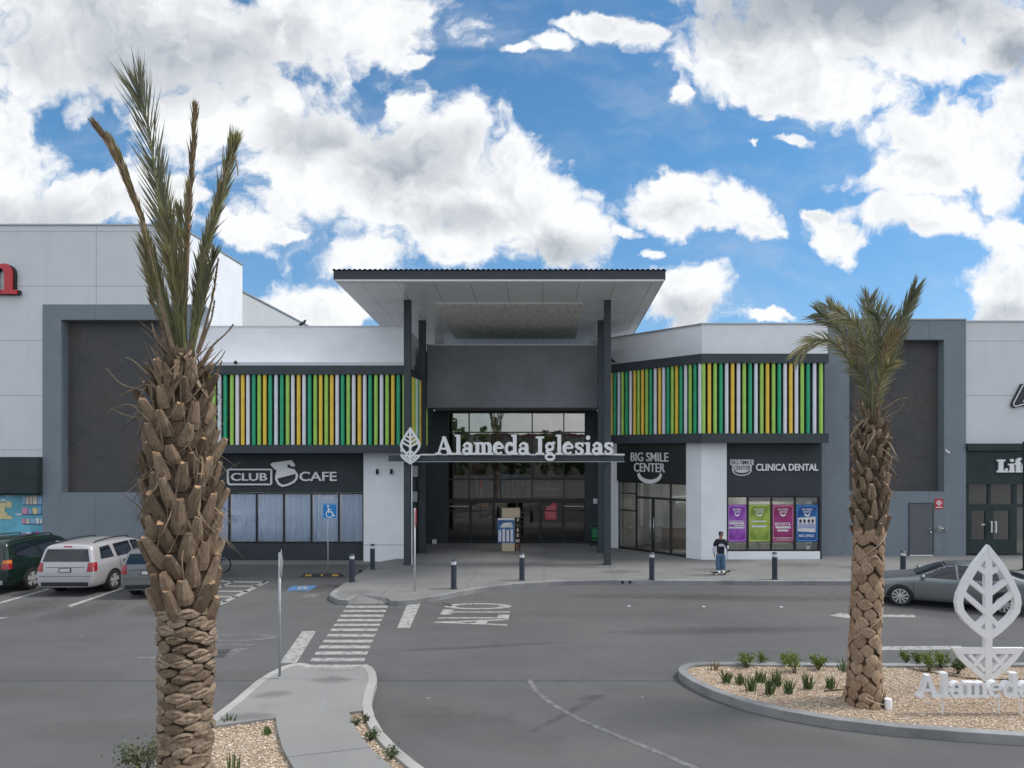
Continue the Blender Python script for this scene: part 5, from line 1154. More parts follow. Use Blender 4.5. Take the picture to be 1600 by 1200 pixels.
def palm(name, label, px_axis, Y, prof, scar_z, boot_z, scar=(.28,.11,.035), scar_m='scar', boot=(.17,.40,.11), dome=False, husk=60, hk=.5):
    ax = lambda z: Vector((rad(px_axis, z), Y, z))
    base = ax(prof[0][0]); t = thing(name, label, 'palm', base)
    m = MB(); n = 40; zs = [prof[0][0]+(prof[-1][0]-prof[0][0])*i/n for i in range(n+1)]
    m.tube([ax(z) for z in zs], [rad(prof,z)*.97 for z in zs], 20); trunk = m.build('trunk', M['bark'], t, smooth=True)
    m = MB(); w, h, pr = scar; z = scar_z[0]; a = 0
    r_ = rad(prof, z); per = max(4, int(2*math.pi*r_/w+.5)); i = 0
    while z < scar_z[1]:
        r = rad(prof, z); per = max(4, round(2*math.pi*r/w))
        for k in range(per):
            an = 2*math.pi*(k+.5*(i%2))/per+rnd.gauss(0,.05)+i*.04; zz = z+rnd.gauss(0,h*.10); ww = w*rnd.uniform(.9,1.2)*.52; hh = h*rnd.uniform(.8,1.2)*(.62 if dome else .60); c = ax(zz); tl_ = rnd.gauss(0,.05) if not dome else 0
            def sp(da, dz, dr): 
                aa = an+da/r; return c+Vector((math.cos(aa)*(r+dr), math.sin(aa)*(r+dr), dz))
            ring = []; N = 12
            for j in range(N):
                th = 2*math.pi*j/N; e = 1 if dome else (1.0 if math.sin(th) > 0 else .85)
                cc, ss_ = math.cos(th), math.sin(th)
                if dome: ring.append((ww*1.17*math.copysign(abs(cc)**1.32,cc), hh*1.25*math.copysign(abs(ss_)**1.32,ss_)))
                else: ring.append((ww*1.14*math.copysign(abs(cc)**1.2,cc), hh*1.12*math.copysign(abs(ss_)**1.2,ss_)*e))
            tl = pr*rnd.uniform(.6,1.3); kq = .80 if dome else .87
            ring = [(x, y+x*tl_+rnd.gauss(0,h*.035)) for x, y in ring]
            vs = [sp(x,y,-.012) for x, y in ring]+[sp(x*kq,y*kq+hh*.02,tl*(.8 if y < 0 else .5)) for x, y in ring]+[sp(x*.52,y*.40+hh*.10+rnd.gauss(0,h*.03),tl*rnd.uniform(.85,1.2)) for x, y in ring]+[sp(rnd.gauss(0,w*.04),hh*.1,tl*rnd.uniform(.7,1.1))]
            fs = [(j,(j+1)%N,N+(j+1)%N,N+j) for j in range(N)]+[(N+j,N+(j+1)%N,2*N+(j+1)%N,2*N+j) for j in range(N)]+[(2*N+j,2*N+(j+1)%N,3*N) for j in range(N)]
            m.cur = 0; m.add(vs, fs[:N]); k0 = len(m.v)-len(vs); m.f += [tuple(q+k0 for q in f_) for f_ in fs[N:]]; m.m += [1]*(len(fs)-N)
        z += h*.83; i += 1
    if m.v: m.build('bark_scales', [M['bark'], M[scar_m]], t, smooth=True, autosm=38)
    m = MB(); w, L, tip = boot; i = 0; z = boot_z[0]; dzb = (boot_z[1]-boot_z[0])
    count = int(dzb/(.0235 if not dome else .0265))
    for i in range(count):
        f_ = i/count; zz = boot_z[0]+dzb*f_; an = i*2.39996; r = rad(prof, zz); c = ax(zz)
        rv = Vector((math.cos(an), math.sin(an), 0)); tv = Vector((-math.sin(an), math.cos(an), 0)); up = Vector((0,0,1))
        lean = rnd.uniform(.20,.58)*(1 if f_ < .8 else 1.1); d = (up*math.cos(lean)+rv*math.sin(lean)).normalized(); l = L*rnd.uniform(.65,1.15)*(1-.25*f_); W = w*rnd.uniform(.85,1.1)*(1-.2*f_)
        o = c+rv*(r*.90); nn = (rv*math.cos(lean)-up*math.sin(lean)).normalized(); tw = rnd.gauss(0,.12); d = (d+tv*tw).normalized()
        vs = []; prof_b = [(-1,0),(-.55,.62),(0,.85),(.55,.62),(1,0),(.6,-.5),(-.6,-.5)]
        secs = [(0,1.0,.07),(.3,1.06,.085),(.6,.86,.075),(.88,.64,.06),(1.0,.5,.045)]
        for s_, kw, th in secs:
            for a_, b_ in prof_b: vs.append(o+d*(l*s_+ (rnd.gauss(0,.012) if s_ == 1.0 else 0))+tv*(a_*W*.5*kw)+nn*(b_*th*W/.17))
        k7 = 7; fs = []
        for s_ in range(4):
            for j in range(k7): fs.append((s_*k7+j, s_*k7+(j+1)%k7, (s_+1)*k7+(j+1)%k7, (s_+1)*k7+j))
        m.cur = 0; m.add(vs, fs); m.cur = 1; m.add(vs[28:35], [tuple(range(7))])
    if m.v: m.build('leaf_base_crust', [M['boot'], M['boot_cut']], t)
    # torn fibre and husk strips round the neck
    m = MB(); 
    for i in range(husk):
        an = rnd.random()*6.28; f_ = rnd.random(); zz = boot_z[0]+dzb*(hk+(1.12-hk)*f_); r = rad(prof, zz); c = ax(zz); rv = Vector((math.cos(an),math.sin(an),0)); tv = Vector((-math.sin(an),math.cos(an),0))
        up_ = 1 if rnd.random() < .72 else -.7; l = rnd.uniform(.18,.5); d = Vector((0,0,up_))+rv*rnd.uniform(.15,.7)+tv*rnd.gauss(0,.35); d.normalize(); W = rnd.uniform(.010,.04) if f_ > .72 else rnd.uniform(.003,.014)
        o = c+rv*r*1.0; p1 = o+d*l*.5+rv*rnd.uniform(0,.05); p2 = p1+(d+tv*rnd.gauss(0,.4)+Vector((0,0,rnd.uniform(-.4,.2)))).normalized()*l*.5; s = (tv+rv*rnd.gauss(0,.4)).normalized()*W
        m.add([o-s,o+s,p1+s*.9,p1-s*.9,p2+s*.25,p2-s*.25], [(0,1,2,3),(3,2,4,5)])
    if m.v: m.build('torn_husk', M['husk'], t)
    return t
def catmull(pts, n=30):
    out = []; k = len(pts)
    for i in range(k-1):
        p0, p1, p2, p3 = pts[max(0,i-1)], pts[i], pts[i+1], pts[min(k-1,i+2)]; c = max(2, n//(k-1))
        for j in range(c):
            t = j/c; out.append(.5*((2*p1)+(-p0+p2)*t+(2*p0-5*p1+4*p2-p3)*t*t+(-p0+3*p1-3*p2+p3)*t**3))
    return out+[pts[-1]]
def frond(par, pxs, Y, L, ang=(30,16), n=70, mt='frond_g', start=.25, face=(0,-1,0), dY=(0,0), rw=.022, lw=.016, droop=.0, jit=.12, sides=(-1,1), miss=0.0, tipL=.55):
    pts = []; k = len(pxs)
    for i, (x, y) in enumerate(pxs): yy = Y+dY[0]+(dY[1]-dY[0])*i/(k-1); pts.append(P(x, y, yy))
    c = catmull(pts, 40); N = len(c)
    m = MB(); m.cur = 0; m.tube(c, [rw*(1-.82*i/(N-1)) for i in range(N)], 7)
    fc = Vector(face); m.cur = 1
    for i in range(n):
        t = start+(1-start)*(i+.5)/n; f_ = t*(N-1); a = int(min(N-2,f_)); q = c[a].lerp(c[a+1], f_-a); T = (c[a+1]-c[a]).normalized(); S = T.cross(fc).normalized(); nn = S.cross(T)
        u = (t-start)/(1-start); an0 = R(ang[0]+(ang[1]-ang[0])*u); prof = math.sin(math.pi*min(1,.18+.9*u*.62)) if u < .8 else 1-.45*(u-.8)/.2
        for s_ in sides:
            if rnd.random() < miss: continue
            an = an0*(1+rnd.gauss(0,jit)); l = L*max(tipL,prof)*rnd.uniform(.82,1.08)
            d = (T*math.cos(an)+S*s_*math.sin(an)+nn*rnd.gauss(.12,.12)).normalized(); wv = (d.cross(nn)*rnd.uniform(.5,1)+nn*rnd.uniform(-.6,.6)).normalized()*lw*rnd.uniform(.8,1.2)
            p1 = q+d*l*.5+Vector((0,0,-droop*l*.12)); p2 = q+d*l+Vector((0,0,-droop*l*.45))+nn*rnd.gauss(0,.02)
            m.add([q-wv*.5, q+wv*.5, p1+wv*.55, p1-wv*.55, p2], [(0,1,2,3),(3,2,4)])
    rm = M['petiole'] if mt != 'frond_d' else M['husk']
    return m.build('frond', [rm, M[mt]], par)

# near palm, left
Yn = 8.0; zpx = lambda py: ZA(py, Yn); xpx = lambda px: XA(px, Yn)
axn = [(-.1,xpx(289)),(zpx(1200),xpx(289)),(zpx(1000),xpx(292)),(zpx(880),xpx(288)),(zpx(760),xpx(283)),(zpx(620),xpx(280)),(zpx(540),xpx(284)),(7,xpx(284))]
prn = [(.0,.34),(.35,.29),(zpx(1200),.248),(zpx(1000),.262),(zpx(930),.27),(zpx(880),.30),(zpx(820),.335),(zpx(700),.325),(zpx(620),.265),(zpx(575),.19),(zpx(545),.14)]
pl = palm('palm_tree', 'tall near palm with shaggy trunk and few upright fronds, in front at left', axn, Yn, prn, (.05, zpx(940)), (zpx(968), zpx(592)), (.225,.112,.048), 'scar', (.185,.40,.12), husk=420, hk=.30)
fr_ = lambda pxs, L, **k: frond(pl, pxs, Yn, L, **k)
fr_([(279,556),(268,440),(250,320),(232,200),(221,160),(219,146)], .66, ang=(25,11), n=76, start=.2, dY=(0,.1), rw=.024, lw=.013, jit=.16)
fr_([(283,556),(276,450),(262,360),(252,300),(247,270)], .56, ang=(24,13), n=60, start=.22, dY=(.1,.35), lw=.013, mt='frond_g')
fr_([(272,552),(243,440),(222,345),(200,285),(178,238),(156,205)], .30, ang=(7,5), n=80, mt='frond_d', start=.28, rw=.028, lw=.02, dY=(-.1,-.3), jit=.4)
fr_([(274,552),(250,455),(232,370),(205,290),(190,250),(176,222)], .24, ang=(8,5), n=50, mt='frond_y', start=.3, rw=.02, lw=.018, dY=(-.05,-.2), jit=.4)
fr_([(286,556),(292,430),(297,320),(303,230),(306,178)], .30, ang=(6,5), n=70, mt='frond_d', start=.3, rw=.026, lw=.019, jit=.4)
fr_([(285,556),(288,450),(292,370),(296,300)], .34, ang=(14,8), n=40, mt='frond_y', start=.3, rw=.022, lw=.018, dY=(.1,.3))
fr_([(296,556),(310,450),(324,380),(345,310),(358,262),(366,232)], .40, ang=(14,8), n=70, mt='frond_y', start=.22, rw=.026, lw=.019, jit=.5, dY=(0,-.2))
fr_([(298,556),(308,470),(320,400),(334,350),(345,300)], .36, ang=(15,10), n=50, mt='frond_g', start=.25, dY=(.1,.3))
fr_([(290,556),(283,470),(272,400),(263,345)], .50, ang=(20,12), n=50, mt='frond_y', start=.2, dY=(-.05,-.25), lw=.013)
fr_([(300,554),(306,490),(312,440),(314,420)], .30, ang=(22,14), n=36, mt='frond_g', start=.2)
fr_([(280,556),(262,480),(246,420),(238,390)], .30, ang=(16,10), n=40, mt='frond_y', start=.15)
fr_([(308,552),(322,505),(333,460),(341,408)], .10, ang=(10,6), n=18, mt='frond_d', start=.4, rw=.02)
fr_([(310,550),(322,520),(331,495),(335,472)], .06, ang=(10,6), n=8, mt='frond_d', start=.5, rw=.022)
fr_([(312,572),(330,543),(352,522),(364,508)], .04, ang=(8,4), n=6, mt='frond_d', start=.6, rw=.018)
fr_([(268,560),(250,500),(238,470),(232,430)], .16, ang=(10,6), n=24, mt='frond_d', start=.2, rw=.016)
fr_([(289,560),(289,500),(283,400),(281,330)], .30, ang=(10,8), n=44, mt='frond_y', start=.25, rw=.03)
fr_([(276,556),(250,480),(236,430),(226,385)], .34, ang=(17,10), n=44, mt='frond_y', start=.2, lw=.013, dY=(0,-.3))
fr_([(300,556),(316,480),(328,425),(334,400)], .30, ang=(18,11), n=36, mt='frond_g', start=.18, lw=.013, dY=(0,-.25))
fr_([(286,556),(279,490),(270,440),(264,400)], .30, ang=(17,10), n=40, mt='frond_y', start=.2, lw=.013, dY=(0,-.35))
fr_([(296,556),(304,500),(318,450),(324,420)], .26, ang=(18,12), n=34, mt='frond_y', start=.15, lw=.013, dY=(0,-.1))
for a in [((228,600),(200,612),(186,618)),((228,640),(196,632),(168,645)),((226,610),(190,600),(166,575)),((232,585),(210,565),(196,558)),((225,655),(195,648),(172,638)),((330,575),(345,560),(352,548)),((366,240),(371,262),(372,275)),((362,250),(352,262),(345,285)),((230,600),(215,640),(232,700)),((232,600),(250,680),(270,780)),((236,600),(242,650),(262,720)),((320,600),(290,630),(262,655))]:
    q = [P(x,y,Yn-.30) for x, y in a]; q = catmull(q, 10); m = MB(); m.tube(q, [.010*(1-.6*i/len(q)) for i in range(len(q))], 5); m.build('loose_fibre', M['husk'], pl)
# second palm on the right island
Yr = 12.66; zpx = lambda py: ZA(py, Yr); xpx = lambda px: XA(px, Yr)
axn = [(0,xpx(1351)),(zpx(1060),xpx(1350)),(zpx(900),xpx(1355)),(zpx(780),xpx(1361)),(zpx(640),xpx(1363)),(7,xpx(1363))]
prn = [(.1,.34),(.2,.32),(zpx(1070),.275),(zpx(1030),.243),(zpx(900),.228),(zpx(830),.232),(zpx(800),.255),(zpx(760),.262),(zpx(690),.235),(zpx(655),.17),(zpx(630),.11)]
pr = palm('palm_tree', 'slimmer palm with scaly trunk and tied fronds on the right gravel island', axn, Yr, prn, (.14, zpx(822)), (zpx(842), zpx(665)), (.235,.20,.045), 'scar_red', (.15,.34,.09), dome=True, husk=170, hk=.3)
fr_ = lambda pxs, L, **k: frond(pr, pxs, Yr, L, **k)
fr_([(1367,665),(1378,590),(1395,530),(1416,482),(1428,455)], .50, ang=(22,12), n=57, start=.3, rw=.026, lw=.019, dY=(0,-.2), sides=(-1,1))
fr_([(1368,665),(1384,600),(1402,545),(1414,500),(1424,470)], .45, ang=(20,14), n=43, start=.35, mt='frond_g', lw=.019, dY=(.1,.3))
fr_([(1364,665),(1364,590),(1362,530),(1358,490),(1358,470)], .50, ang=(34,20), n=50, start=.3, lw=.019, dY=(.1,.4))
fr_([(1364,665),(1372,590),(1375,540),(1374,505),(1370,490)], .55, ang=(34,24), n=43, start=.3, lw=.019, dY=(0,-.35))
fr_([(1362,665),(1350,600),(1335,555),(1312,515),(1290,496),(1280,490)], .52, ang=(34,22), n=50, start=.3, lw=.018, dY=(0,-.2), droop=.4)
fr_([(1360,665),(1345,610),(1325,560),(1300,535),(1272,532),(1246,552)], .50, ang=(32,18), n=50, start=.3, mt='frond_y', lw=.018, droop=.6, dY=(0,-.4))
fr_([(1361,665),(1352,600),(1340,550),(1325,510),(1306,490),(1296,480)], .50, ang=(34,20), n=43, start=.3, mt='frond_g', lw=.018, dY=(.1,.5), droop=.3)
fr_([(1363,665),(1362,600),(1352,550),(1346,520),(1330,500),(1310,487)], .50, ang=(36,22), n=43, start=.3, mt='frond_y', lw=.018, dY=(-.1,-.6), droop=.5)
fr_([(1365,665),(1376,610),(1386,560),(1388,515),(1386,490)], .50, ang=(36,22), n=43, start=.3, mt='frond_g', lw=.018, dY=(.1,.5), droop=.2)
fr_([(1365,665),(1370,620),(1380,585),(1388,570)], .45, ang=(40,26), n=31, start=.2, mt='frond_y', lw=.018, dY=(0,-.3), droop=.5)
fr_([(1361,665),(1356,620),(1346,590),(1335,575)], .45, ang=(40,26), n=31, start=.2, mt='frond_g', lw=.018, dY=(0,-.3), droop=.5)
fr_([(1372,668),(1384,640),(1402,625),(1416,622)], .05, ang=(10,5), n=5, mt='frond_d', start=.5, rw=.016)
fr_([(1371,668),(1388,650),(1406,640),(1413,628)], .05, ang=(10,5), n=5, mt='frond_d', start=.5, rw=.014)
fr_([(1362,665),(1352,600),(1342,560),(1330,535),(1318,530)], .40, ang=(40,24), n=24, start=.35, mt='frond_d', lw=.016, droop=.7, dY=(0,-.5))
fr_([(1366,665),(1374,600),(1384,550),(1396,520)], .38, ang=(34,20), n=24, start=.4, mt='frond_d', lw=.016, droop=.4, dY=(0,-.45))
m = MB(); q = []
for i in range(70):
    t = i/69; z = zpx(1080)+(zpx(770)-zpx(1080))*t; an = -1.0+t*2*math.pi*2.6; r = rad(prn, z)+.045; q.append(Vector((rad(axn,z)+math.cos(an)*r, Yr+math.sin(an)*r, z)))
m.tube(q, .008, 6); q2 = [P(1352,1090,Yr-.36), P(1362,1096,Yr-.45), P(1380,1101,Yr-.4)]; m.tube(catmull(q2,10), .009, 6); m.build('rope', M['rope'], pr)
m = MB(); q = G(1387.5,1108,HI-.05); m.lathe([(.055,0),(.068,.01),(.068,.17),(.06,.19),(.03,.2)], 18, q)
o = thing('drip_canister', 'small white capped canister standing beside the right palm trunk', 'container', q); m.build('body', M['sign_white'], o, smooth=True, autosm=40)
m = MB(); m.tube([q+Vector((-.06,-.02,.16)), q+Vector((-.1,-.02,.14)), q+Vector((-.1,-.02,.05)), q+Vector((-.06,-.02,.03))], .012, 6); m.build('handle', M['black'], o)
m = MB(); pts = [G(a,b,HI-.035) for a, b in [(1288,1080),(1300,1078.5),(1322,1077)]]; m.tube(pts, .012, 6); tag(m.build('irrigation_hose', M['twig']), 'short dark irrigation hose on the gravel left of the right palm', 'hose')
m = MB(); pts = [G(a,b,HI-.035) for a, b in [(1404,1038.5),(1425,1045),(1470,1053),(1520,1060),(1600,1062)]]; m.tube(catmull(pts,20), .012, 6); tag(m.build('irrigation_hose', M['twig']), 'long dark irrigation hose on the gravel behind the white letters', 'hose')

# ------------------------------------------------------------------ ground sign on the island
Yg2 = 13.45
gs = thing('leaf_sign', 'white standing leaf emblem with low Alameda letters on the gravel island, at the right edge', 'sign', (XA(1543,Yg2),Yg2,HI-.05))
def leaf2(m, fr, cx, zb, W, Ht, d0, d1, kk=.115):
    U = lambda a, b: (cx+a*W/2, zb+b*Ht); k = W*kk*.9; i = [0]
    def put(qs):
        for q in qs: i[0] += 1; m.plate(q, fr, d0+.0005*i[0], d1-.0005*i[0])
    Rp = [(0,.965),(.40,.845),(.66,.742),(.85,.64),(.885,.585),(.84,.525),(.65,.465),(.34,.395),(0,.335)]
    put(stroke([U(a,b) for a, b in Rp]+[U(-a,b) for a, b in Rp[-2:0:-1]], k, True))
    put([[(cx-k*.52,zb+.03*Ht),(cx+k*.52,zb+.03*Ht),(cx+k*.52,zb+.95*Ht),(cx-k*.52,zb+.95*Ht)]])
    for s in (-1, 1):
        for z0, a, z1 in ((.79,.36,.85),(.64,.62,.755),(.50,.80,.665),(.49,.36,.405)): put(stroke([U(0,z0), U(s*a,z1)], k*.72))
        put(stroke([U(s*.12,.215), U(s*.5,.11)], k*.55)); put(stroke([U(s*.58,.21), U(s*.12,.09)], k*.55))
    Bq = [(-.93,.235),(.93,.235),(.80,.19),(.55,.13),(.24,.065),(0,.022),(-.24,.065),(-.55,.13),(-.80,.19)]
    put(stroke([U(a,b) for a, b in Bq], k*.85, True))
m = MB(); zb_, zt_ = ZA(1067,Yg2), ZA(852,Yg2); leaf2(m, fy(Yg2), XA(1543,Yg2), max(zb_,.14), XA(1594,Yg2)-XA(1491,Yg2), zt_-zb_, -.06, .05); lm = m.build('leaf_emblem', M['sign_white'], gs)
m = MB(); x = XA(1543,Yg2); m.box(x-.06, x+.06, Yg2-.04, Yg2+.04, .1, .19); m.build('leaf_foot', M['galv'], gs)
Yl = 12.05; zb_ = ZA(1090,Yl); cap = ZA(1055.5,Yl)-zb_
m = MB(); serif_text(m, 'Alameda', fy(Yl), XA(1434,Yl), XA(1616,Yl)-XA(1434,Yl), zb_, cap, -.12, .0, 1.12); m.build('low_letters', M['sign_white'], gs)
m = MB()
for px in (1477,1565,1600): x = XA(px,Yl); m.tube([(x,Yl+.08,.05),(x,Yl+.08,zb_+.02)], .016, 8)
m.build('letter_stakes', M['sign_white'], gs)

# ------------------------------------------------------------------ street furniture
M['bollard'] = mat('bollard_navy', (.030,.042,.062), .45, var=.1, vscale=6); M['lens'] = mat('lamp_lens', (.62,.64,.66), .35)
def bollard(px, py, label, z=HS):
    q = G(px, py, z); t = thing('bollard', label, 'bollard', q, group='bollards along the pavement edge')
    hh = (py-878+835)*0+ .98
    m = MB(); m.lathe([(.095,0),(.095,hh-.17),(.09,hh-.165)], 18); m.build('post', M['bollard'], t, smooth=True, local=True, autosm=40)
    m = MB(); m.lathe([(.085,hh-.165),(.085,hh-.06),(.06,hh-.055)], 18); m.build('lens', M['lens'], t, smooth=True, local=True, autosm=40)
    m = MB(); m.lathe([(.02,hh-.054),(.09,hh-.05),(.095,hh-.035),(.07,hh),(.02,hh+.01)], 18); m.build('cap', M['bollard'], t, smooth=True, local=True, autosm=50)
    m = MB(); m.lathe([(.13,0),(.13,.012),(.1,.02)], 18); m.build('foot_plate', M['bollard'], t, local=True)
for a in [(550,909,'dark bollard at the left tip of the pavement, right of the yellow striped wheel stop'),(582,889.5,'dark bollard in front of the white pillar left of the entrance'),(709,920,'dark bollard at the kerb just behind the ALTO marking'),(815.5,906.5,'dark bollard in front of the cardboard display at the middle doors'),
          (1018.5,906,'dark bollard in front of the angled clinic doors'),(1210.5,905.5,'dark bollard in front of the lime and magenta posters'),(1411,903,'dark bollard half hidden behind the grey sedan')]: bollard(*a)
# edge-on traffic signs
q = G(437,1060,HS); t = thing('diamond_sign', 'grey metal post with a diamond sign plate seen edge-on, on the pale island tip', 'sign', q)
m = MB(); top = ZA(857,q.y); m.tube([q, (q.x,q.y,top-.08)], .026, 10); m.build('post', M['galv'], t, smooth=True)
m = MB(); s_ = .29; zc = top-.31; a_ = R(76); u = Vector((math.cos(a_),-math.sin(a_),0)); nn = Vector((u.y,-u.x,0)).normalized()*1
fr = (Vector((q.x,q.y,zc))+nn*(-.03), u, Vector((0,0,1)), nn); m.plate([(0,-s_),(s_,0),(0,s_),(-s_,0)], fr, -.004, .004); m.build('sign_plate', M['galv'], t)
m = MB(); m.lathe([(.05,0),(.05,.02),(.03,.03)], 12, q); m.build('foot_plate', M['galv'], t)
q = G(648,924,HS); t = thing('stop_sign', 'slim white post with a red stop plate seen edge-on, left of the entrance doors', 'sign', q)
m = MB(); top = ZA(794,q.y); m.tube([q, (q.x,q.y,top)], .03, 10); m.build('post', mat('post_white',(.5,.5,.51),.5), t, smooth=True)
m = MB(); a_ = R(98); u = Vector((math.cos(a_),math.sin(a_),0)); nn = Vector((u.y,-u.x,0)); fr = (Vector((q.x,q.y,top-.3))+nn*.035, u, Vector((0,0,1)), nn)
m.cur = 0; m.plate(arc(0,0,.31,.31,22.5,337.5,7), fr, 0, .006); m.cur = 1; m.plate(arc(0,0,.33,.33,22.5,337.5,7), fr, -.004, -.0005); m.build('sign_plate', [mat('stop_red',(.5,.05,.06),.5), M['galv']], t)
q = G(512.5,896,.0); t = thing('accessible_sign', 'blue square wheelchair parking sign on a slim white post', 'sign', q)
zt0 = ZA(786.5,q.y); zb0_ = ZA(810.5,q.y)
m = MB(); m.tube([q, (q.x,q.y,zt0-.05)], .022, 8); m.build('post', mat('post_grey',(.45,.46,.48),.5), t, smooth=True)
x0, x1 = XA(504,q.y), XA(527.5,q.y); f = fy(q.y-.03)
m = MB(); m.plate(rc(x0,zb0_,x1,zt0), f, 0, .008); m.build('sign_plate', mat('sign_blue',(.015,.22,.58),.45), t)
m = MB(); cx = (x0+x1)/2; w = x1-x0; zz0 = zb0_
for k, pl_ in enumerate(stroke([(cx-.1*w,zz0+.74*w),(cx-.08*w,zz0+.46*w),(cx+.14*w,zz0+.46*w),(cx+.24*w,zz0+.2*w),(cx+.34*w,zz0+.24*w)], .075*w)+stroke(arc(cx-.02*w,zz0+.32*w,.22*w,.22*w,110,395,18), .06*w)+stroke([(cx-.09*w,zz0+.62*w),(cx+.1*w,zz0+.62*w)], .06*w)+[arc(cx-.11*w,zz0+.85*w,.075*w,.075*w,0,345,12)]): m.plate(pl_, f, .008, .0105+.0004*k)
for k, pl_ in enumerate(stroke(rc(x0+.04*w,zz0+.04*w,x1-.04*w,zt0-.04*w), .02*w, True)): m.plate(pl_, f, .008, .0095+.0003*(k%2))
m.build('wheelchair_symbol', M['sign_white'], t)
# rubber wheel stop
a, b = G(470,901,0), G(537,901,0); t = thing('wheel_stop', 'black rubber wheel stop with yellow markers in the accessible bay', 'wheel stop', ((a.x+b.x)/2,a.y,0))
m = MB(); m.add([(a.x,a.y-.1,0),(b.x,a.y-.1,0),(b.x,a.y+.1,0),(a.x,a.y+.1,0),(a.x+.12,a.y-.05,.11),(b.x-.12,a.y-.05,.11),(b.x-.12,a.y+.05,.11),(a.x+.12,a.y+.05,.11)], [(0,3,2,1),(4,5,6,7),(0,1,5,4),(1,2,6,5),(2,3,7,6),(3,0,4,7)]); m.build('body', M['black'], t)
m = MB(); yel = mat('marker_yellow',(.55,.36,.03),.5)
for u in (.14,.19,.24,.5,.76,.81,.86):
    x = a.x+(b.x-a.x)*u; m.add([(x-.03,a.y-.088,.032),(x+.02,a.y-.088,.032),(x+.04,a.y-.058,.100),(x-.01,a.y-.058,.100)], [(0,1,2,3)])
m.build('yellow_marker', yel, t)
q = G(563,893.5,.0); m = MB(); m.ell(q+Vector((0,0,.05)), (.06,.06,.05)); tag(m.build('rubber_cap', M['black'], smooth=True), 'small black rubber cap on the ground between the two left bollards', 'cap')
# dark post at the right edge
q = G(1609,891,HS); t = thing('portico_post', 'dark square post standing on the pavement at the right edge', 'post', q)
m = MB(); m.box(q.x-.18, q.x+.18, q.y-.15, q.y+.15, HS, ZA(690,q.y)); m.build('shaft', M['green_black'], t, bevel=.01)
m = MB(); m.box(q.x-.24, q.x+.24, q.y-.2, q.y+.2, HS, HS+.03); m.build('base_plate', M['green_black'], t)

# far side of the car park, behind the camera: what the entrance glass mirrors
m = MB(); rr = random.Random(3)
for i in range(60):
    x = -70+i*2.4+rr.uniform(-1,1); hgt = rr.uniform(4.5,9.5); y = -46+rr.uniform(-5,5)
    for k in range(90):
        a = rr.random()*6.28; b = rr.random(); c = Vector((x+math.cos(a)*2.2*math.sin(b*3)*rr.random(), y+math.sin(a)*2.0*rr.random(), .8+hgt*b)); d = Vector((rr.gauss(0,1),rr.gauss(0,1),rr.gauss(0,1))).normalized()*.55; s_ = d.cross(Vector((rr.gauss(0,1),rr.gauss(0,1),rr.gauss(0,1)))).normalized()*.4
        m.add([c-d,c+s_,c+d,c-s_], [(0,1,2,3)])
tag(m.build('far_trees', M['tuft']), 'distant tree belt across the car park', None, kind='stuff')
fb_ = thing('far_building', 'pale long building across the car park, mirrored in the entrance glass', 'building', (12,-62,0))
m = MB(); m.box(-30, 60, -72, -62, 0, 7.5); m.build('wall', mat('far_wall',(.12,.07,.05),.9,col2=(.62,.58,.5),vscale=.22,vdetail=3), fb_)
m = MB(); m.box(-30.2, 60.2, -72.2, -61.8, 7.5, 7.9); m.build('roof', mat('far_roof',(.25,.09,.06),.8), fb_)
mark('paving_joint', [[(a.x-.008,a.y),(b.x-.008,b.y),(b.x+.008,b.y+.012),(a.x+.008,a.y+.012)] for a, b in [(G(452,1185,HS),G(589,1169,HS))]], M['charcoal'], HS+.023)
mark('paving_joint', [[(a.x,a.y-.007),(b.x,b.y-.007),(b.x,b.y+.007),(a.x,a.y+.007)] for a, b in [(G(455,1062,HS),G(575,1062,HS))]], M['kerb'], HS+.003)
mark('paving_joint', [[(a.x-.007,a.y),(b.x-.007,b.y),(b.x+.007,b.y),(a.x+.007,a.y)] for a, b in [(G(500,1115.8,HS),G(520,1047.5,HS))]], M['kerb'], HS+.0035)

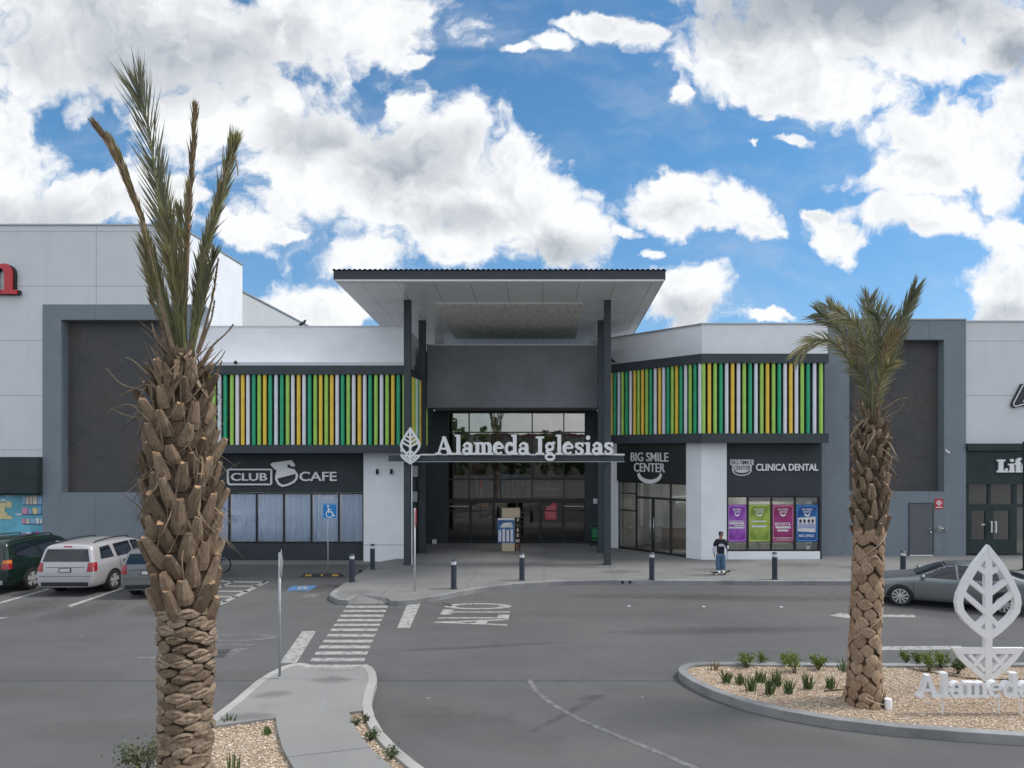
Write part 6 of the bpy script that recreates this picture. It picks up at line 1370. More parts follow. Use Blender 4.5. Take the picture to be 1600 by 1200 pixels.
# ------------------------------------------------------------------ cars
M['car_glass'] = mat('car_glass', (.010,.015,.024), .03, spec=.6); M['tyre'] = mat('tyre', (.016,.016,.017), .85, var=.2, vscale=12); M['rim'] = mat('alloy', (.50,.51,.52), .35, .35)
M['tail'] = mat('tail_lens', (.30,.012,.018), .15, spec=.8); M['amber'] = mat('amber_lens', (.5,.16,.02), .2); M['headl'] = mat('head_lens', (.55,.57,.6), .12, spec=.8); M['trim'] = mat('black_trim', (.02,.021,.023), .55); M['plate_w'] = mat('number_plate', (.5,.5,.5), .5, var=.15, vscale=14)
M['chrome'] = mat('chrome', (.6,.6,.62), .15, 1.0)
def car_body(name, prof, W, mt, par, tum=.20):
    vs = []; n = 0; rows = []
    for x, T, B, zb, wf in prof:
        w = W/2*wf; k = max(0, min(1, (T-B)/.42)); wr = w*(.90-tum*k); e = max(.015, (T-B))
        half = [(0,zb),(w*.80,zb),(w*.95,zb+.05),(w*.995,zb+(B-zb)*.35),(w,zb+(B-zb)*.62),(w*.985,B-.06),(w*.955,B),((w*.955+wr)/2,B+e*.5),(wr,B+e*.86),(wr*.88,B+e*.97),(wr*.5,T+.012),(0,T+.02)]
        row = [(x,-y,z) for y, z in half]+[(x,y,z) for y, z in half[-2:0:-1]]
        rows.append(row)
    k = len(rows[0]); m = MB(); fs = []
    for r in rows: vs += r
    for i in range(len(rows)-1):
        for j in range(k): fs.append((i*k+j, (i+1)*k+j, (i+1)*k+(j+1)%k, i*k+(j+1)%k))
    fs.append(tuple(range(k))); fs.append(tuple(range((len(rows)-1)*k, len(rows)*k))[::-1])
    m.add(vs, fs); o = m.build(name, mt, None, smooth=True)
    bm = bmesh.new(); bm.from_mesh(o.data); bmesh.ops.recalc_face_normals(bm, faces=bm.faces); bm.to_mesh(o.data); bm.free()
    s = o.modifiers.new('s','SUBSURF'); s.levels = 2; s.render_levels = 2
    dg = bpy.context.evaluated_depsgraph_get(); me = bpy.data.meshes.new_from_object(o.evaluated_get(dg)); o.modifiers.clear(); o.data = me; o.name = name
    me.polygons.foreach_set('use_smooth', [True]*len(me.polygons))
    bv = BVHTree.FromPolygons([v.co for v in me.vertices], [tuple(p_.vertices) for p_ in me.polygons])
    o.parent = par; return o, bv
def decal(m, bv, poly, axis, sgn, off=.006, sp=.07):
    """a patch laid on the body: polygon in the plane across the axis, cast along it onto the body surface"""
    bm = bmesh.new(); f = bm.faces.new([bm.verts.new((a,b,0)) for a, b in poly])
    for ax in (0,1):
        lo = min(q[ax] for q in poly); hi = max(q[ax] for q in poly); c = lo+sp
        while c < hi-1e-4:
            g = bm.verts[:]+bm.edges[:]+bm.faces[:]; no = [0,0,0]; no[ax] = 1; co = [0,0,0]; co[ax] = c
            bmesh.ops.bisect_plane(bm, geom=g, plane_co=co, plane_no=no); c += sp
    bmesh.ops.triangulate(bm, faces=[q for q in bm.faces if len(q.verts) > 4])
    bm.verts.index_update(); pos = {}
    for v in bm.verts:
        a, b = v.co.x, v.co.y
        if axis == 'y': o = Vector((a, 5*sgn, b)); d = Vector((0,-sgn,0))
        elif axis == 'x': o = Vector((5*sgn, a, b)); d = Vector((-sgn,0,0))
        else: o = Vector((a, b, 5)); d = Vector((0,0,-1))
        h = bv.ray_cast(o, d)
        if h[0] is not None: pos[v.index] = h[0]-d*off
    idx = {k: i for i, k in enumerate(pos)}; fs = []
    for q in bm.faces:
        i = [v.index for v in q.verts]
        if all(k in pos for k in i):
            fs.append(tuple(idx[k] for k in i))
    bm.free(); m.add(list(pos.values()), fs)
def seam(m, bv, pts, axis, sgn, w=.012, off=.004):
    for q in stroke(pts, w): decal(m, bv, q, axis, sgn, off, .15)
def wheel(par, x, y, r, w, spokes, sgn, name='wheel'):
    o = thing_part(name, par); 
    return o
def add_wheel(par, x, y, r, w, sgn, spokes=5, rimr=.68):
    m = MB(); c = (x, y, r)
    m.lathe([(a_,b_*sgn) for a_, b_ in [(r*.66,-w*.5),(r*.94,-w*.5),(r,-w*.36),(r,w*.36),(r*.94,w*.5),(r*.66,w*.5),(r*.64,0)]], 28, c, 'y'); t = m.build('wheel', M['tyre'], par, smooth=True, local=True, autosm=45)
    m = MB(); yo = y+sgn*w*.36
    m.lathe([(r*rimr*.97,-.004),(r*rimr,.0),(r*rimr,.03),(r*rimr*.92,.035)] if sgn > 0 else [(r*rimr*.92,-.035),(r*rimr,-.03),(r*rimr,0),(r*rimr*.97,.004)], 28, (x,yo,r), 'y')
    o = t; k = len(m.f)
    for q in [len(m.f)-1, len(m.f)-2]: pass
    m.f = m.f[:-2]; m.m = m.m[:-2]
    for i in range(spokes):
        a = 2*math.pi*i/spokes+.3; u = Vector((math.cos(a),0,math.sin(a))); v = Vector((-math.sin(a),0,math.cos(a))); sw = r*rimr*(1.55/spokes if spokes < 8 else 1.25/spokes)
        b = Vector((x,yo+sgn*.03,r)); p0, p1 = b+u*r*.1, b+u*r*rimr*.97
        m.add([p0-v*sw*.7,p0+v*sw*.7,p1+v*sw,p1-v*sw,p0-v*sw*.7-Vector((0,sgn*.03,0)),p0+v*sw*.7-Vector((0,sgn*.03,0)),p1+v*sw-Vector((0,sgn*.03,0)),p1-v*sw-Vector((0,sgn*.03,0))],[(0,1,2,3),(4,7,6,5),(0,4,5,1),(1,5,6,2),(2,6,7,3),(3,7,4,0)])
    m.lathe([(r*.17,-.03),(r*.17,.035),(r*.1,.045)] if sgn > 0 else [(r*.1,-.045),(r*.17,-.035),(r*.17,.03)], 16, (x,yo,r), 'y'); m.build('rim', M['rim'], t, smooth=True, local=True, autosm=35)
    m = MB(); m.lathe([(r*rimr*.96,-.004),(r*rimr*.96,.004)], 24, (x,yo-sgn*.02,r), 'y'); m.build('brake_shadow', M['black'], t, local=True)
def arch(m, bv, x, r, W, sgn, k=1.16):
    decal(m, bv, [(x+r*k*math.cos(a), r+r*k*math.sin(a)) for a in [2*math.pi*i/30 for i in range(30)]], 'y', sgn, .005, .12)
SUVP = [(2.40,.76,.70,.36,.66),(2.32,.96,.88,.28,.86),(2.0,1.06,.98,.25,.97),(1.3,1.14,1.06,.25,1),(1.02,1.17,1.08,.25,1),(.62,1.50,1.10,.25,1),(.25,1.72,1.11,.25,1),(-.5,1.79,1.12,.25,1),(-1.5,1.79,1.12,.25,1),(-2.12,1.77,1.12,.26,1),(-2.24,1.73,1.12,.27,.99),(-2.29,1.66,1.11,.28,.985),(-2.40,1.12,1.06,.30,.97),(-2.44,.82,.76,.33,.95),(-2.45,.58,.54,.40,.90)]
def make_suv(name, label, loc, rz, paint, W, style, zs=1.0):
    t = thing(name, label, 'car', loc, rz); prof = [(x,T*zs if T > 1.2 else T,B,zb,wf) for x,T,B,zb,wf in SUVP]
    bo, bv = car_body('body', prof, W, paint, t, .10)
    B = lambda m, n, mm, p_=None: m.build(n, mm, p_ or t, local=True, smooth=True)
    zt = 1.64*zs
    for s in (-1,1):
        m = MB()
        if style == 0: decal(m, bv, [(-2.0,1.22),(-1.92,zt-.02),(-1.42,zt),(-1.30,1.20)], 'y', s)
        else: decal(m, bv, [(-2.05,1.2),(-2.0,zt-.02),(-1.15,zt),(-1.0,1.18)], 'y', s)
        B(m, 'quarter_window', M['car_glass']); m = MB(); a = -1.12 if style == 0 else -.92
        decal(m, bv, [(a,1.19),(a-.1,zt),(-.32,zt+.01),(-.24,1.17)], 'y', s); B(m, 'side_window', M['car_glass']); m = MB()
        decal(m, bv, [(-.16,1.17),(-.24,zt+.01),(.18,zt-.03),(.62,1.24),(.62,1.17)], 'y', s); B(m, 'side_window', M['car_glass'])
        m = MB(); arch(m, bv, 1.42, .37, W, s); arch(m, bv, -1.38, .37, W, s); 
        decal(m, bv, [(-.9,.26),(.95,.26),(.95,.36),(-.9,.36)], 'y', s); decal(m, bv, [(-.88,.56),(.92,.56),(.92,.63),(-.88,.63)], 'y', s); B(m, 'arch_trim', M['trim'])
        m = MB(); seam(m, bv, [(-.21,.35),(-.21,1.15)], 'y', s); seam(m, bv, [(-1.02,.75),(-1.02,1.18)], 'y', s); seam(m, bv, [(.86,.36),(.86,1.05)], 'y', s); seam(m, bv, [(-1.0,.9),(-.86,.62),(-.85,.36)], 'y', s); B(m, 'door_seam', M['black'])
        for x in (-.78,.0-.1+.28):
            m = MB(); decal(m, bv, rc(x-.1,.98,x+.1,1.03), 'y', s, .025, .05); B(m, 'door_handle', paint if style else M['trim'])
        m = MB(); y = s*(W/2+.08); m.ell((.62,y,1.16), (.09,.10,.085)); m.tube([(.6,s*W*.46,1.12),(.62,y,1.13)], .03, 6); B(m, 'wing_mirror', M['trim'])
        m = MB(); yr = s*W*.30; m.tube([(.1,yr,1.70*zs),(-.05,yr,1.80*zs),(-1.0,yr,1.845*zs),(-1.75,yr,1.81*zs),(-1.9,yr,1.75*zs)], .022, 6); B(m, 'roof_rail', M['trim'])
        m = MB(); z0, z1 = (.86,1.16)
        decal(m, bv, [(s*W*.37,z0),(s*W*.47,z0),(s*W*.47,z1),(s*W*.38,z1)], 'x', -1, .008, .04); decal(m, bv, [(-2.5,z0),(-2.5,z1),(-2.22,z1),(-2.27,z0)], 'y', s, .008, .04)
        tl = B(m, 'tail_lamp', M['tail'])
        if style == 1: m = MB(); decal(m, bv, [(s*W*.38,1.05),(s*W*.465,1.05),(s*W*.465,1.15),(s*W*.385,1.15)], 'x', -1, .011, .04); decal(m, bv, [(-2.5,1.05),(-2.5,1.15),(-2.24,1.15),(-2.25,1.05)], 'y', s, .011, .04); B(m, 'indicator_lens', M['amber'], tl)
        m = MB(); decal(m, bv, [(s*W*.22,.72),(s*W*.42,.72),(s*W*.40,.88),(s*W*.24,.86)], 'x', 1, .008, .05); B(m, 'headlight', M['headl'])
        for x in (1.42,-1.38): add_wheel(t, x, s*(W/2-.095), .37, .235, s, 5)
    m = MB(); decal(m, bv, [(-W*.40,1.19),(W*.40,1.19),(W*.345,zt-.03),(-W*.345,zt-.03)], 'x', -1); rw = B(m, 'rear_window', M['car_glass'])
    m = MB(); m.tube([(-2.38,.05,1.22),(-2.345,-.2,1.30)], .012, 6); B(m, 'rear_wiper', M['black'], rw)
    m = MB(); decal(m, bv, [(-W*.40,1.22),(W*.40,1.22),(W*.33,1.62*zs),(-W*.33,1.62*zs)], 'x', 1); B(m, 'windscreen', M['car_glass'])
    m = MB(); decal(m, bv, rc(-.13,zt+.035,.13,zt+.075), 'x', -1, .01, .05); B(m, 'brake_light', M['tail'])
    m = MB(); decal(m, bv, rc(-W*.40,.36,W*.40,.50), 'x', -1, .006, .08); B(m, 'bumper_trim', M['trim'] if style != 1 else M['galv'])
    m = MB(); decal(m, bv, rc(-.20,.83,.20,.98), 'x', -1, .012, .06); pl_ = B(m, 'plate_frame', M['trim']); m = MB(); decal(m, bv, rc(-.17,.85,.17,.96), 'x', -1, .017, .06); B(m, 'number_plate', M['plate_w'], pl_)
    m = MB(); seam(m, bv, [(-W*.43,.70),(W*.43,.70)], 'x', -1); seam(m, bv, [(-W*.33,1.0),(W*.33,1.0)], 'x', -1, .016); B(m, 'tailgate_seam', M['black'])
    m = MB(); decal(m, bv, rc(-.5,.58,.5,.8), 'x', 1, .008, .08); B(m, 'grille', M['black'])
    return t, bv
def paint(n, c, rough=.32, metal=.25): return mat(n, c, rough, metal, coat=.6, var=.04, vscale=1.2)
make_suv('parked_car', 'silver estate-bodied car with roof rails, parked tail-out in front of the left grey frame', (-15.68,24.75,0), R(90.5), paint('paint_silver',(.46,.45,.47)), 1.92, 0)[0].scale = (1,1,.955)
make_suv('parked_car', 'dark green off-road car cut by the left edge of the photo, parked tail-out', (-18.55,24.9,0), R(90), paint('paint_green',(.010,.026,.022), .22), 1.86, 1)
make_suv('parked_car', 'small grey hatchback parked behind the near palm trunk, its left tail lamp showing', (-12.95,24.0,0), R(96), paint('paint_grey',(.17,.18,.185)), 1.70, 2, .95)[0].scale = (.86,1,.95)
SEDP = [(2.30,.62,.56,.32,.60),(2.24,.70,.64,.24,.78),(2.05,.79,.72,.19,.92),(1.6,.88,.80,.18,1),(1.1,.95,.87,.18,1),(.92,.98,.89,.18,1),(.5,1.20,.91,.18,1),(.1,1.37,.92,.18,1),(-.4,1.44,.94,.18,1),(-.9,1.41,.96,.18,1),(-1.35,1.26,.99,.18,1),(-1.68,1.10,1.02,.19,.99),(-1.95,1.07,1.01,.21,.97),(-2.18,1.01,.95,.26,.92),(-2.25,.84,.78,.32,.84),(-2.27,.62,.58,.38,.78)]
def make_sedan():
    W = 1.76; t = thing('parked_car', 'dark grey metallic saloon car standing at the kerb, behind the white leaf sign', 'car', (12.58,21.2,0), math.atan2(1.2,-2.5)); t.scale = (1,1,.96)
    pt = paint('paint_sedan', (.19,.205,.215), .3, .5); bo, bv = car_body('body', SEDP, W, pt, t); B = lambda m, n, mm, p_=None: m.build(n, mm, p_ or t, local=True, smooth=True)
    for s in (-1,1):
        m = MB(); decal(m, bv, [(1.05,.965),(.52,1.205),(.2,1.335),(-.1,1.375),(-.13,.955)], 'y', s, .006, .05); B(m, 'side_window', M['car_glass'])
        m = MB(); decal(m, bv, [(-.18,.96),(-.16,1.375),(-.55,1.375),(-.95,1.31),(-1.15,1.2),(-1.2,1.03),(-1.0,.985)], 'y', s, .006, .05); B(m, 'side_window', M['car_glass'])
        m = MB(); arch(m, bv, 1.38, .32, W, s); arch(m, bv, -1.30, .32, W, s); decal(m, bv, rc(-.95,.18,1.02,.25), 'y', s); B(m, 'arch_trim', M['trim'])
        m = MB(); seam(m, bv, [(-.16,.28),(-.15,.95)], 'y', s); seam(m, bv, [(1.0,.28),(1.02,.6),(.98,.93)], 'y', s); seam(m, bv, [(-.9,.6),(-1.0,.8),(-1.05,.98)], 'y', s); B(m, 'door_seam', M['black'])
        for x in (0.05,-.93): m = MB(); decal(m, bv, rc(x-.1,.78,x+.1,.82), 'y', s, .022, .05); B(m, 'door_handle', pt)
        m = MB(); y = s*(W/2+.09); m.ell((.78,y,1.0), (.075,.11,.07)); m.tube([(.78,s*W*.46,.94),(.78,y,.96)], .025, 6); B(m, 'wing_mirror', M['rim'] if 0 else pt)
        m = MB(); decal(m, bv, [(s*W*.2,.68),(s*W*.42,.70),(s*W*.40,.80),(s*W*.24,.77)], 'x', 1, .008, .04); decal(m, bv, [(1.95,.70),(2.25,.64),(2.2,.73),(1.98,.79)], 'y', s, .008, .04); B(m, 'headlight', M['headl'])
        m = MB(); decal(m, bv, [(s*W*.22,.82),(s*W*.44,.82),(s*W*.44,.97),(s*W*.26,.97)], 'x', -1, .008, .04); decal(m, bv, [(-2.25,.82),(-2.25,.97),(-1.98,.96),(-2.05,.86)], 'y', s, .008, .04); B(m, 'tail_lamp', M['tail'])
        for x in (1.38,-1.30): add_wheel(t, x, s*(W/2-.08), .32, .21, s, 10, .72)
    m = MB(); decal(m, bv, [(-.68,1.0),(.68,1.0),(.52,1.355),(-.52,1.355)], 'x', 1, .006, .06); B(m, 'windscreen', M['car_glass'])
    m = MB(); decal(m, bv, [(-.62,1.08),(.62,1.08),(.5,1.35),(-.5,1.35)], 'x', -1, .006, .06); B(m, 'rear_window', M['car_glass'])
    m = MB(); decal(m, bv, rc(-.5,.42,.5,.56), 'x', 1, .008, .08); B(m, 'grille', M['black'])
    m = MB(); decal(m, bv, rc(-.2,.72,.2,.84), 'x', -1, .01, .06); B(m, 'number_plate', M['plate_w'])
    # windscreen sun shade lying inside the glass shows as a pale dashboard edge
make_sedan()

# ------------------------------------------------------------------ bicycle behind the near palm
def bicycle(label, loc, rz):
    t = thing('bicycle', label, 'bicycle', loc, rz); r = .31
    def wh(x, yaw=0):
        m = MB(); Q = Matrix.Rotation(yaw, 3, 'Z'); c = Vector((x,0,r))
        ring = [c+Q@Vector((r*math.cos(a),0,r*math.sin(a))) for a in [2*math.pi*i/32 for i in range(33)]]; m.tube(ring, .026, 8, False); w = m.build('wheel', M['tyre'], t, smooth=True, local=True)
        m = MB(); ring = [c+Q@Vector((r*.88*math.cos(a),0,r*.88*math.sin(a))) for a in [2*math.pi*i/32 for i in range(33)]]; m.tube(ring, .012, 6, False)
        for i in range(16):
            a = 2*math.pi*i/16; m.tube([c, c+Q@Vector((r*.88*math.cos(a),0,r*.88*math.sin(a)))], .002, 4, False)
        m.tube([c-Q@Vector((0,.05,0)), c+Q@Vector((0,.05,0))], .03, 8); m.build('rim', M['galv'], w, local=True)
    wh(-.5); wh(.52, R(35))
    m = MB(); bb = Vector((-.07,0,.28)); st = Vector((-.2,0,.72)); hd = Vector((.32,0,.74)); hb = Vector((.36,0,.6)); rw = Vector((-.5,0,r))
    for a, b in ((bb,st),(st,hd),(bb,hb),(bb,rw+Vector((0,.05,0))),(bb,rw-Vector((0,.05,0))),(st,rw+Vector((0,.05,0))),(st,rw-Vector((0,.05,0)))): m.tube([a,b], .019, 8)
    m.build('frame', mat('bike_red',(.35,.05,.04),.35), t, smooth=True, local=True)
    m = MB(); m.tube([hd+Vector((-.02,0,.1)), hb], .022, 8); 
    for s in (-1,1): m.tube([hb+Vector((0,s*.05,0)), Vector((.52,s*.05,r))], .014, 6)
    m.build('fork', M['black'], t, local=True)
    m = MB(); m.tube([hd+Vector((-.02,0,.1)), hd+Vector((.03,0,.16))], .018, 6); m.tube([hd+Vector((0,-.3,.2)), hd+Vector((.05,-.1,.17)), hd+Vector((.05,.1,.17)), hd+Vector((0,.3,.2))], .014, 6); m.build('handlebar', M['black'], t, local=True)
    m = MB(); m.tube([st, st+Vector((-.04,0,.16))], .015, 6); m.ell(st+Vector((-.06,0,.18)), (.13,.07,.035)); m.build('saddle', M['black'], t, smooth=True, local=True)
    m = MB(); m.lathe([(.02,-.02),(.09,-.006),(.09,.006),(.02,.02)], 20, bb+Vector((0,-.06,0)), 'y')
    for s in (-1,1): m.tube([bb+Vector((0,s*.07,0)), bb+Vector((s*.11,s*.08,-.12))], .011, 6); m.box(bb.x+s*.11-.04, bb.x+s*.11+.04, s*.08, s*.16, bb.z-.13, bb.z-.11)
    m.build('crank', M['galv'], t, local=True)
    return t
q = G(352,894,0); bicycle('bicycle with a red frame leaning by the near palm trunk, its turned front wheel showing', (q.x-.56,q.y+.02,0), R(-18))

# ------------------------------------------------------------------ people: skin-grown figure
def skin(name, V, E, rads, mt, par, sub=2, root=0, loc=True):
    me = bpy.data.meshes.new(name); me.from_pydata([Vector(v) for v in V], E, []); o = bpy.data.objects.new(name, me); COL.objects.link(o)
    sm = o.modifiers.new('skin','SKIN'); sm.use_smooth_shade = True
    for i, r in enumerate(rads):
        sv = me.skin_vertices[0].data[i]; sv.radius = (r,r) if not isinstance(r, tuple) else r; sv.use_root = (i == root)
    ss = o.modifiers.new('sub','SUBSURF'); ss.levels = sub; ss.render_levels = sub
    dg = bpy.context.evaluated_depsgraph_get(); m2 = bpy.data.meshes.new_from_object(o.evaluated_get(dg)); o.modifiers.clear(); o.data = m2; m2.materials.clear(); m2.materials.append(mt)
    m2.polygons.foreach_set('use_smooth', [True]*len(m2.polygons)); o.parent = par; o.name = name; return o
M['skin'] = mat('skin', (.36,.20,.14), .6, var=.06, vscale=10); M['tee'] = mat('tee_navy', (.012,.014,.026), .9, var=.2, vscale=6); M['sleeve'] = mat('sleeve_lilac', (.50,.50,.62), .9, var=.05, vscale=8); M['denim'] = mat('denim', (.055,.115,.21), .9, var=.3, vscale=7, col2=(.10,.19,.32)); M['hair'] = mat('hair', (.02,.015,.012), .8)
q = G(1126,898,HS)
sb = thing('skateboard', 'dark skateboard under the standing person on the pavement', 'skateboard', (q.x-.02,q.y,HS), R(12))
m = MB(); vs = []; fs = []; n = 14
for i in range(n+1):
    t_ = i/n; x = -.40+.80*t_; e = max(0,abs(t_-.5)-.32)/.18; w = .10*(1-.45*e*e); z = .095+.05*e*e
    for y, dz in ((-w,.006),(0,0),(w,.006)): vs.append((x,y,z+dz))
for i in range(n):
    for j in range(2): fs.append((i*3+j,(i+1)*3+j,(i+1)*3+j+1,i*3+j+1))
m.add(vs, fs); d = m.build('deck', mat('deck_grip',(.02,.02,.022),.95), sb, local=True); so = d.modifiers.new('s','SOLIDIFY'); so.thickness = .014
for x in (-.22,.22):
    m = MB(); m.box(x-.04, x+.04, -.03, .03, .055, .088); m.tube([(x,-.09,.05),(x,.09,.05)], .012, 6); tr = m.build('truck', M['galv'], sb, local=True)
    for y in (-.10,.10): m = MB(); m.lathe([(.015,-.018),(.026,-.016),(.028,0),(.026,.016),(.015,.018)], 12, (x,y,.028), 'y'); m.build('wheel', M['pastel_cream'], tr, local=True, smooth=True)
pe = thing('person', 'young person in black cap, dark tee over pale sleeves and blue jeans, holding a phone', 'person', (q.x,q.y,HS+.10))
S = 1.50  # standing height; x right, -y towards the viewer
V = []; E = []; Rd = []
def vt(p_, r, prev=None):
    V.append(Vector(p_)*1.0); Rd.append(r); i = len(V)-1
    if prev is not None: E.append((prev,i))
    return i
h = S
pelv = vt((0,.0,.50*h), (.115,.085)); ab = vt((0,.005,.58*h), (.105,.075), pelv); ch = vt((0,.01,.70*h), (.125,.085), ab); nk0 = vt((0,.0,.795*h), (.085,.06), ch); nk = vt((0,-.015,.838*h), .043, nk0)
hd0 = vt((0,-.04,.885*h), (.062,.072), nk); hd1 = vt((0,-.05,.935*h), (.072,.085), hd0); hd2 = vt((0,-.04,.982*h), (.055,.065), hd1)
def limb(pts, prev):
    for p_, r in pts: prev = vt(p_, r, prev)
    return prev
def hand(w, d, up, nv, sc=1.0, curl=.5):
    """palm and five fingers from the wrist vertex w along d; up = across the palm towards the thumb, nv = palm normal"""
    d, up, nv = Vector(d).normalized(), Vector(up).normalized(), Vector(nv).normalized(); o = V[w]
    pm = vt(o+d*.045*sc, (.026*sc,.014*sc), w)
    for k, (s, L) in enumerate(((.75,.07),(.27,.08),(-.25,.075),(-.72,.06))):
        a = vt(o+d*.082*sc+up*s*.032*sc, .0085*sc, pm); b = vt(V[a]+(d*math.cos(curl)+nv*math.sin(curl))*L*.5*sc, .0078*sc, a); vt(V[b]+(d*math.cos(curl*2)+nv*math.sin(curl*2))*L*.5*sc, .0065*sc, b)
    a = vt(o+d*.03*sc+up*.034*sc, .010*sc, pm); b = vt(V[a]+(d*.7+up*.6+nv*.3).normalized()*.032*sc, .009*sc, a); vt(V[b]+(d*.85+nv*.6).normalized()*.026*sc, .0075*sc, b)
# his right arm (left in the view) hangs, his left arm bends to hold a phone
wr = limb([((-.13,.0,.785*h), .055),((-.185,.01,.745*h), .052),((-.225,.03,.60*h), .04),((-.235,.0,.50*h), .034),((-.24,-.02,.445*h), .026)], nk0)
hand(wr, (-.02,-.08,-1), (0.1,-1,0), (1,0,0), 1.0, .35)
wl = limb([((.13,.0,.785*h), .055),((.185,.0,.745*h), .052),((.225,.0,.615*h), .04),((.205,-.13,.60*h), .034),((.165,-.235,.625*h), .026)], nk0)
hand(wl, (-.5,-.7,.35), (-.3,-.2,.9), (.6,-.6,-.1), 1.0, .6)
for s in (-1,1): limb([((s*.085,.0,.475*h), (.088,.082)),((s*.085,-.01,.27*h), .062),((s*.075,.02,.06*h), .042),((s*.075,.01,.028*h), .036),((s*.085,-.09,.018*h), (.038,.022)),((s*.09,-.14,.014*h), (.03,.016))], pelv)
body = skin('body', V, E, Rd, M['skin'], pe, 2)
# clothes as slightly larger skins
def garment(name, chains, mt, sub=2):
    vv, ee, rr = [], [], []
    for ch_ in chains:
        prev = None
        for p_, r in ch_:
            if isinstance(p_, int): prev = p_; continue
            vv.append(Vector(p_)); rr.append(r); i = len(vv)-1
            if prev is not None: ee.append((prev,i))
            prev = i
    return skin(name, vv, ee, rr, mt, pe, sub)
tee = garment('tee_shirt', [[((0,.0,.43*h),(.165,.125)),((0,.005,.52*h),(.155,.118)),((0,.01,.66*h),(.155,.115)),((0,.005,.76*h),(.14,.095)),((0,-.005,.815*h),(.075,.065))],[(3,0),((-.15,.0,.775*h),.075),((-.205,.015,.70*h),.078),((-.222,.025,.635*h),.076)],[(3,0),((.15,.0,.775*h),.075),((.205,.0,.70*h),.078),((.225,-.01,.635*h),.076)]], M['tee'])
garment('sleeve', [[((-.215,.02,.66*h),.066),((-.235,.02,.58*h),.068),((-.245,.0,.51*h),.064),((-.245,-.015,.462*h),.05)]], M['sleeve'])
garment('sleeve', [[((.22,-.0,.66*h),.064),((.228,-.02,.62*h),.068),((.212,-.12,.60*h),.064),((.178,-.21,.615*h),.05)]], M['sleeve'])
garment('jeans', [[((0,.0,.53*h),(.125,.10)),((0,.0,.47*h),(.145,.115))],[(1,0),((-.085,.0,.40*h),(.105,.105)),((-.088,-.005,.25*h),(.098,.10)),((-.085,.01,.10*h),(.095,.10)),((-.085,.005,.045*h),(.098,.105))],[(1,0),((.085,.0,.40*h),(.105,.105)),((.088,-.005,.25*h),(.098,.10)),((.088,.01,.10*h),(.095,.10)),((.09,.005,.045*h),(.098,.105))]], M['denim'])
for s in (-1,1):
    m = MB(); m.ell((s*.088,-.08,.022), (.05,.125,.034)); m.ell((s*.088,-.01,.035), (.048,.065,.05)); m.build('shoe', M['sign_white'], pe, smooth=True, local=True)
m = MB(); m.ell((0,-.04,.975*h), (.092,.105,.062)); m.add([(x*.085,-.125-(.075*math.cos(x*1.3)),.957*h-.012*x*x) for x in (-1,-.5,0,.5,1)]+[(x*.09,-.10,.962*h) for x in (-1,-.5,0,.5,1)], [(i,i+1,i+6,i+5) for i in range(4)]); cp_ = m.build('cap', M['tee'], pe, smooth=True, local=True)
m = MB(); m.plate(rc(-.018,.965*h,.018,.985*h), (Vector((0,-.146,0)),Vector((1,0,0)),Vector((0,0,1)),Vector((0,-1,0))), 0, .004); m.build('badge', M['sign_white'], cp_, local=True)
m = MB(); m.ell((0,-.015,.93*h), (.082,.08,.07)); m.build('hair', M['hair'], pe, smooth=True, local=True)
m = MB(); fz = -.138
for s in (-1,1): m.ell((s*.03,fz+.012,.922*h), (.011,.008,.007)); 
m.build('eye', M['hair'], pe, smooth=True, local=True)
m = MB(); m.ell((0,fz-.002,.907*h), (.012,.016,.018)); m.ell((0,fz+.014,.886*h), (.022,.008,.006))
for s in (-1,1): m.ell((s*.075,-.04,.915*h), (.01,.018,.026))
m.build('face_feature', M['skin'], pe, smooth=True, local=True)
m = MB(); fr = (Vector((0,-.122,0)),Vector((1,0,0)),Vector((0,0,1)),Vector((0,-1,0)))
m.plate([(-.115+.0,.655*h),(-.09,.700*h),(0,.710*h),(.09,.700*h),(.115,.655*h),(.05,.645*h),(0,.652*h),(-.05,.645*h)], fr, -.012, .012); m.build('shirt_print', M['sleeve'], tee, local=True)
m = MB(); m.box(.105,.165,-.335,-.322,.622*h,.70*h); tag(m.build('phone', M['black'], None), 'phone held up by the skateboarder', 'phone')
ph = bpy.data.objects['phone']; ph.location = pe.location

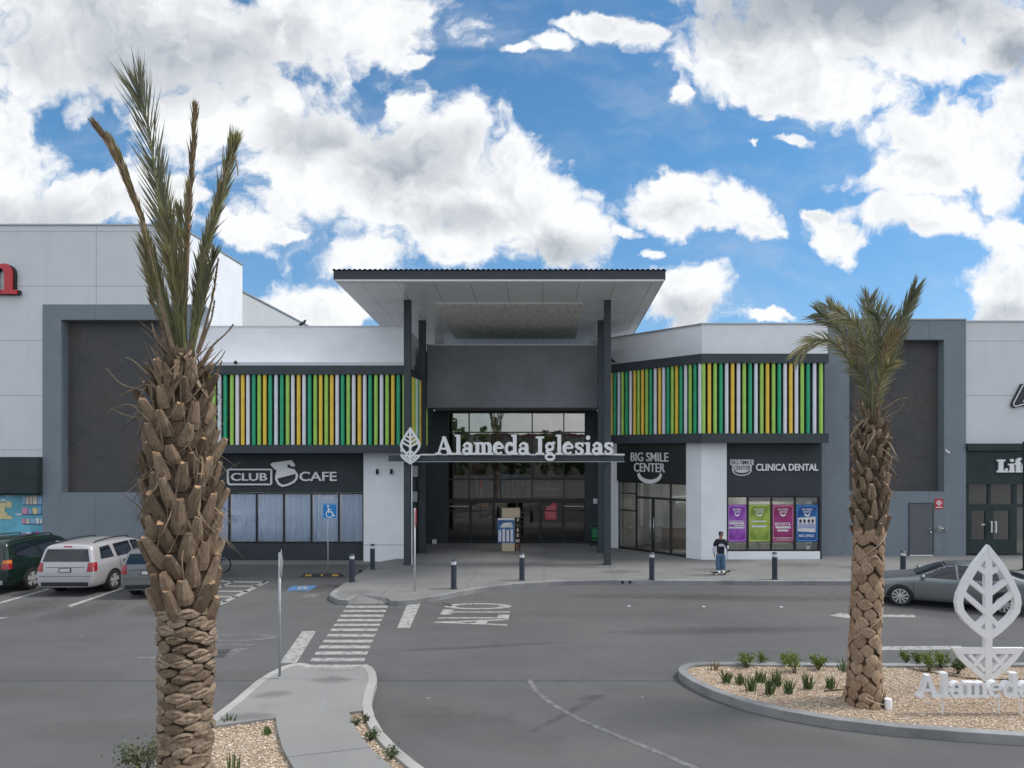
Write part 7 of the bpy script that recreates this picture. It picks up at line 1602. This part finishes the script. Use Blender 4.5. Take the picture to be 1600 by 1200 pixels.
# ------------------------------------------------------------------ birds and dome camera on the ledges
M['feather'] = mat('feather', (.035,.036,.042), .8, var=.3, vscale=20)
def pigeon(px, py, Y, label, yaw):
    q = P(px, py, Y); t = thing('pigeon', label, 'bird', q, yaw, 'pigeons perched on the building')
    rot = Matrix.Rotation(R(-32), 3, 'Y'); m = MB(); m.ell((0,0,.13), (.15,.075,.075), 12, 8, rot); m.ell((.10,0,.22), (.06,.05,.06)); m.ell((.13,0,.275), (.045,.04,.042)); m.tube([(.06,0,.18),(.12,0,.26)], [.055,.04], 8); m.add([(-.08,-.04,.1),(-.08,.04,.1),(-.26,.035,.03),(-.26,-.035,.03)], [(0,1,2,3)]); m.build('body', M['feather'], t, smooth=True, local=True)
    m = MB(); m.tube([(.165,0,.275),(.205,0,.265)], [.012,.003], 6); m.build('beak', M['galv'], t, local=True)
    for s in (-1,1): m = MB(); m.tube([(.01,s*.03,.07),(.015,s*.03,0)], .007, 5); m.tube([(-.01,s*.03,.004),(.05,s*.03,.004)], .006, 5); m.build('leg', M['boot_cut'], t, local=True)
pigeon(472, 511-.6, 29.6, 'small dark pigeon on top of the parapet above the cafe wing', R(20))
pigeon(652, 583.0, 30.0, 'small dark pigeon on the fascia end beside the left canopy column', R(160)); 
pigeon(957, 567.5, 32.1, 'small dark pigeon on the fascia beside the right canopy column', R(200))
Yd_ = YF-.0; q = P(368, 571, Yd_); t = thing('dome_camera', 'small dark dome camera on the fascia above the cafe slats', 'camera', q)
m = MB(); m.ell(q+Vector((0,.02,.13)), (.075,.075,.075)); m.build('dome', M['black'], t, smooth=True)
m = MB(); m.tube([q+Vector((0,.03,0)), q+Vector((0,.03,.08))], .02, 8); m.build('bracket', M['galv'], t)
q = G(1413,862,0); 
# litter on the road
for k, (px, py, l) in enumerate([(1100,948,'pale scrap of litter on the road below the skateboarder'),(1221,948.5,'pale scrap of litter on the road, left of the painted arrow'),(983,947,'pale scrap of litter on the road in front of the entrance')]):
    q = G(px,py,.006); m = MB(); m.add([q+Vector((-.05,-.03,0)), q+Vector((.05,-.04,.008)), q+Vector((.06,.03,.002)), q+Vector((-.04,.04,.01)), q+Vector((0,0,.018))], [(0,1,4),(1,2,4),(2,3,4),(3,0,4)]); tag(m.build('litter', M['sign_white']), l, 'litter', 'scraps of litter on the road')
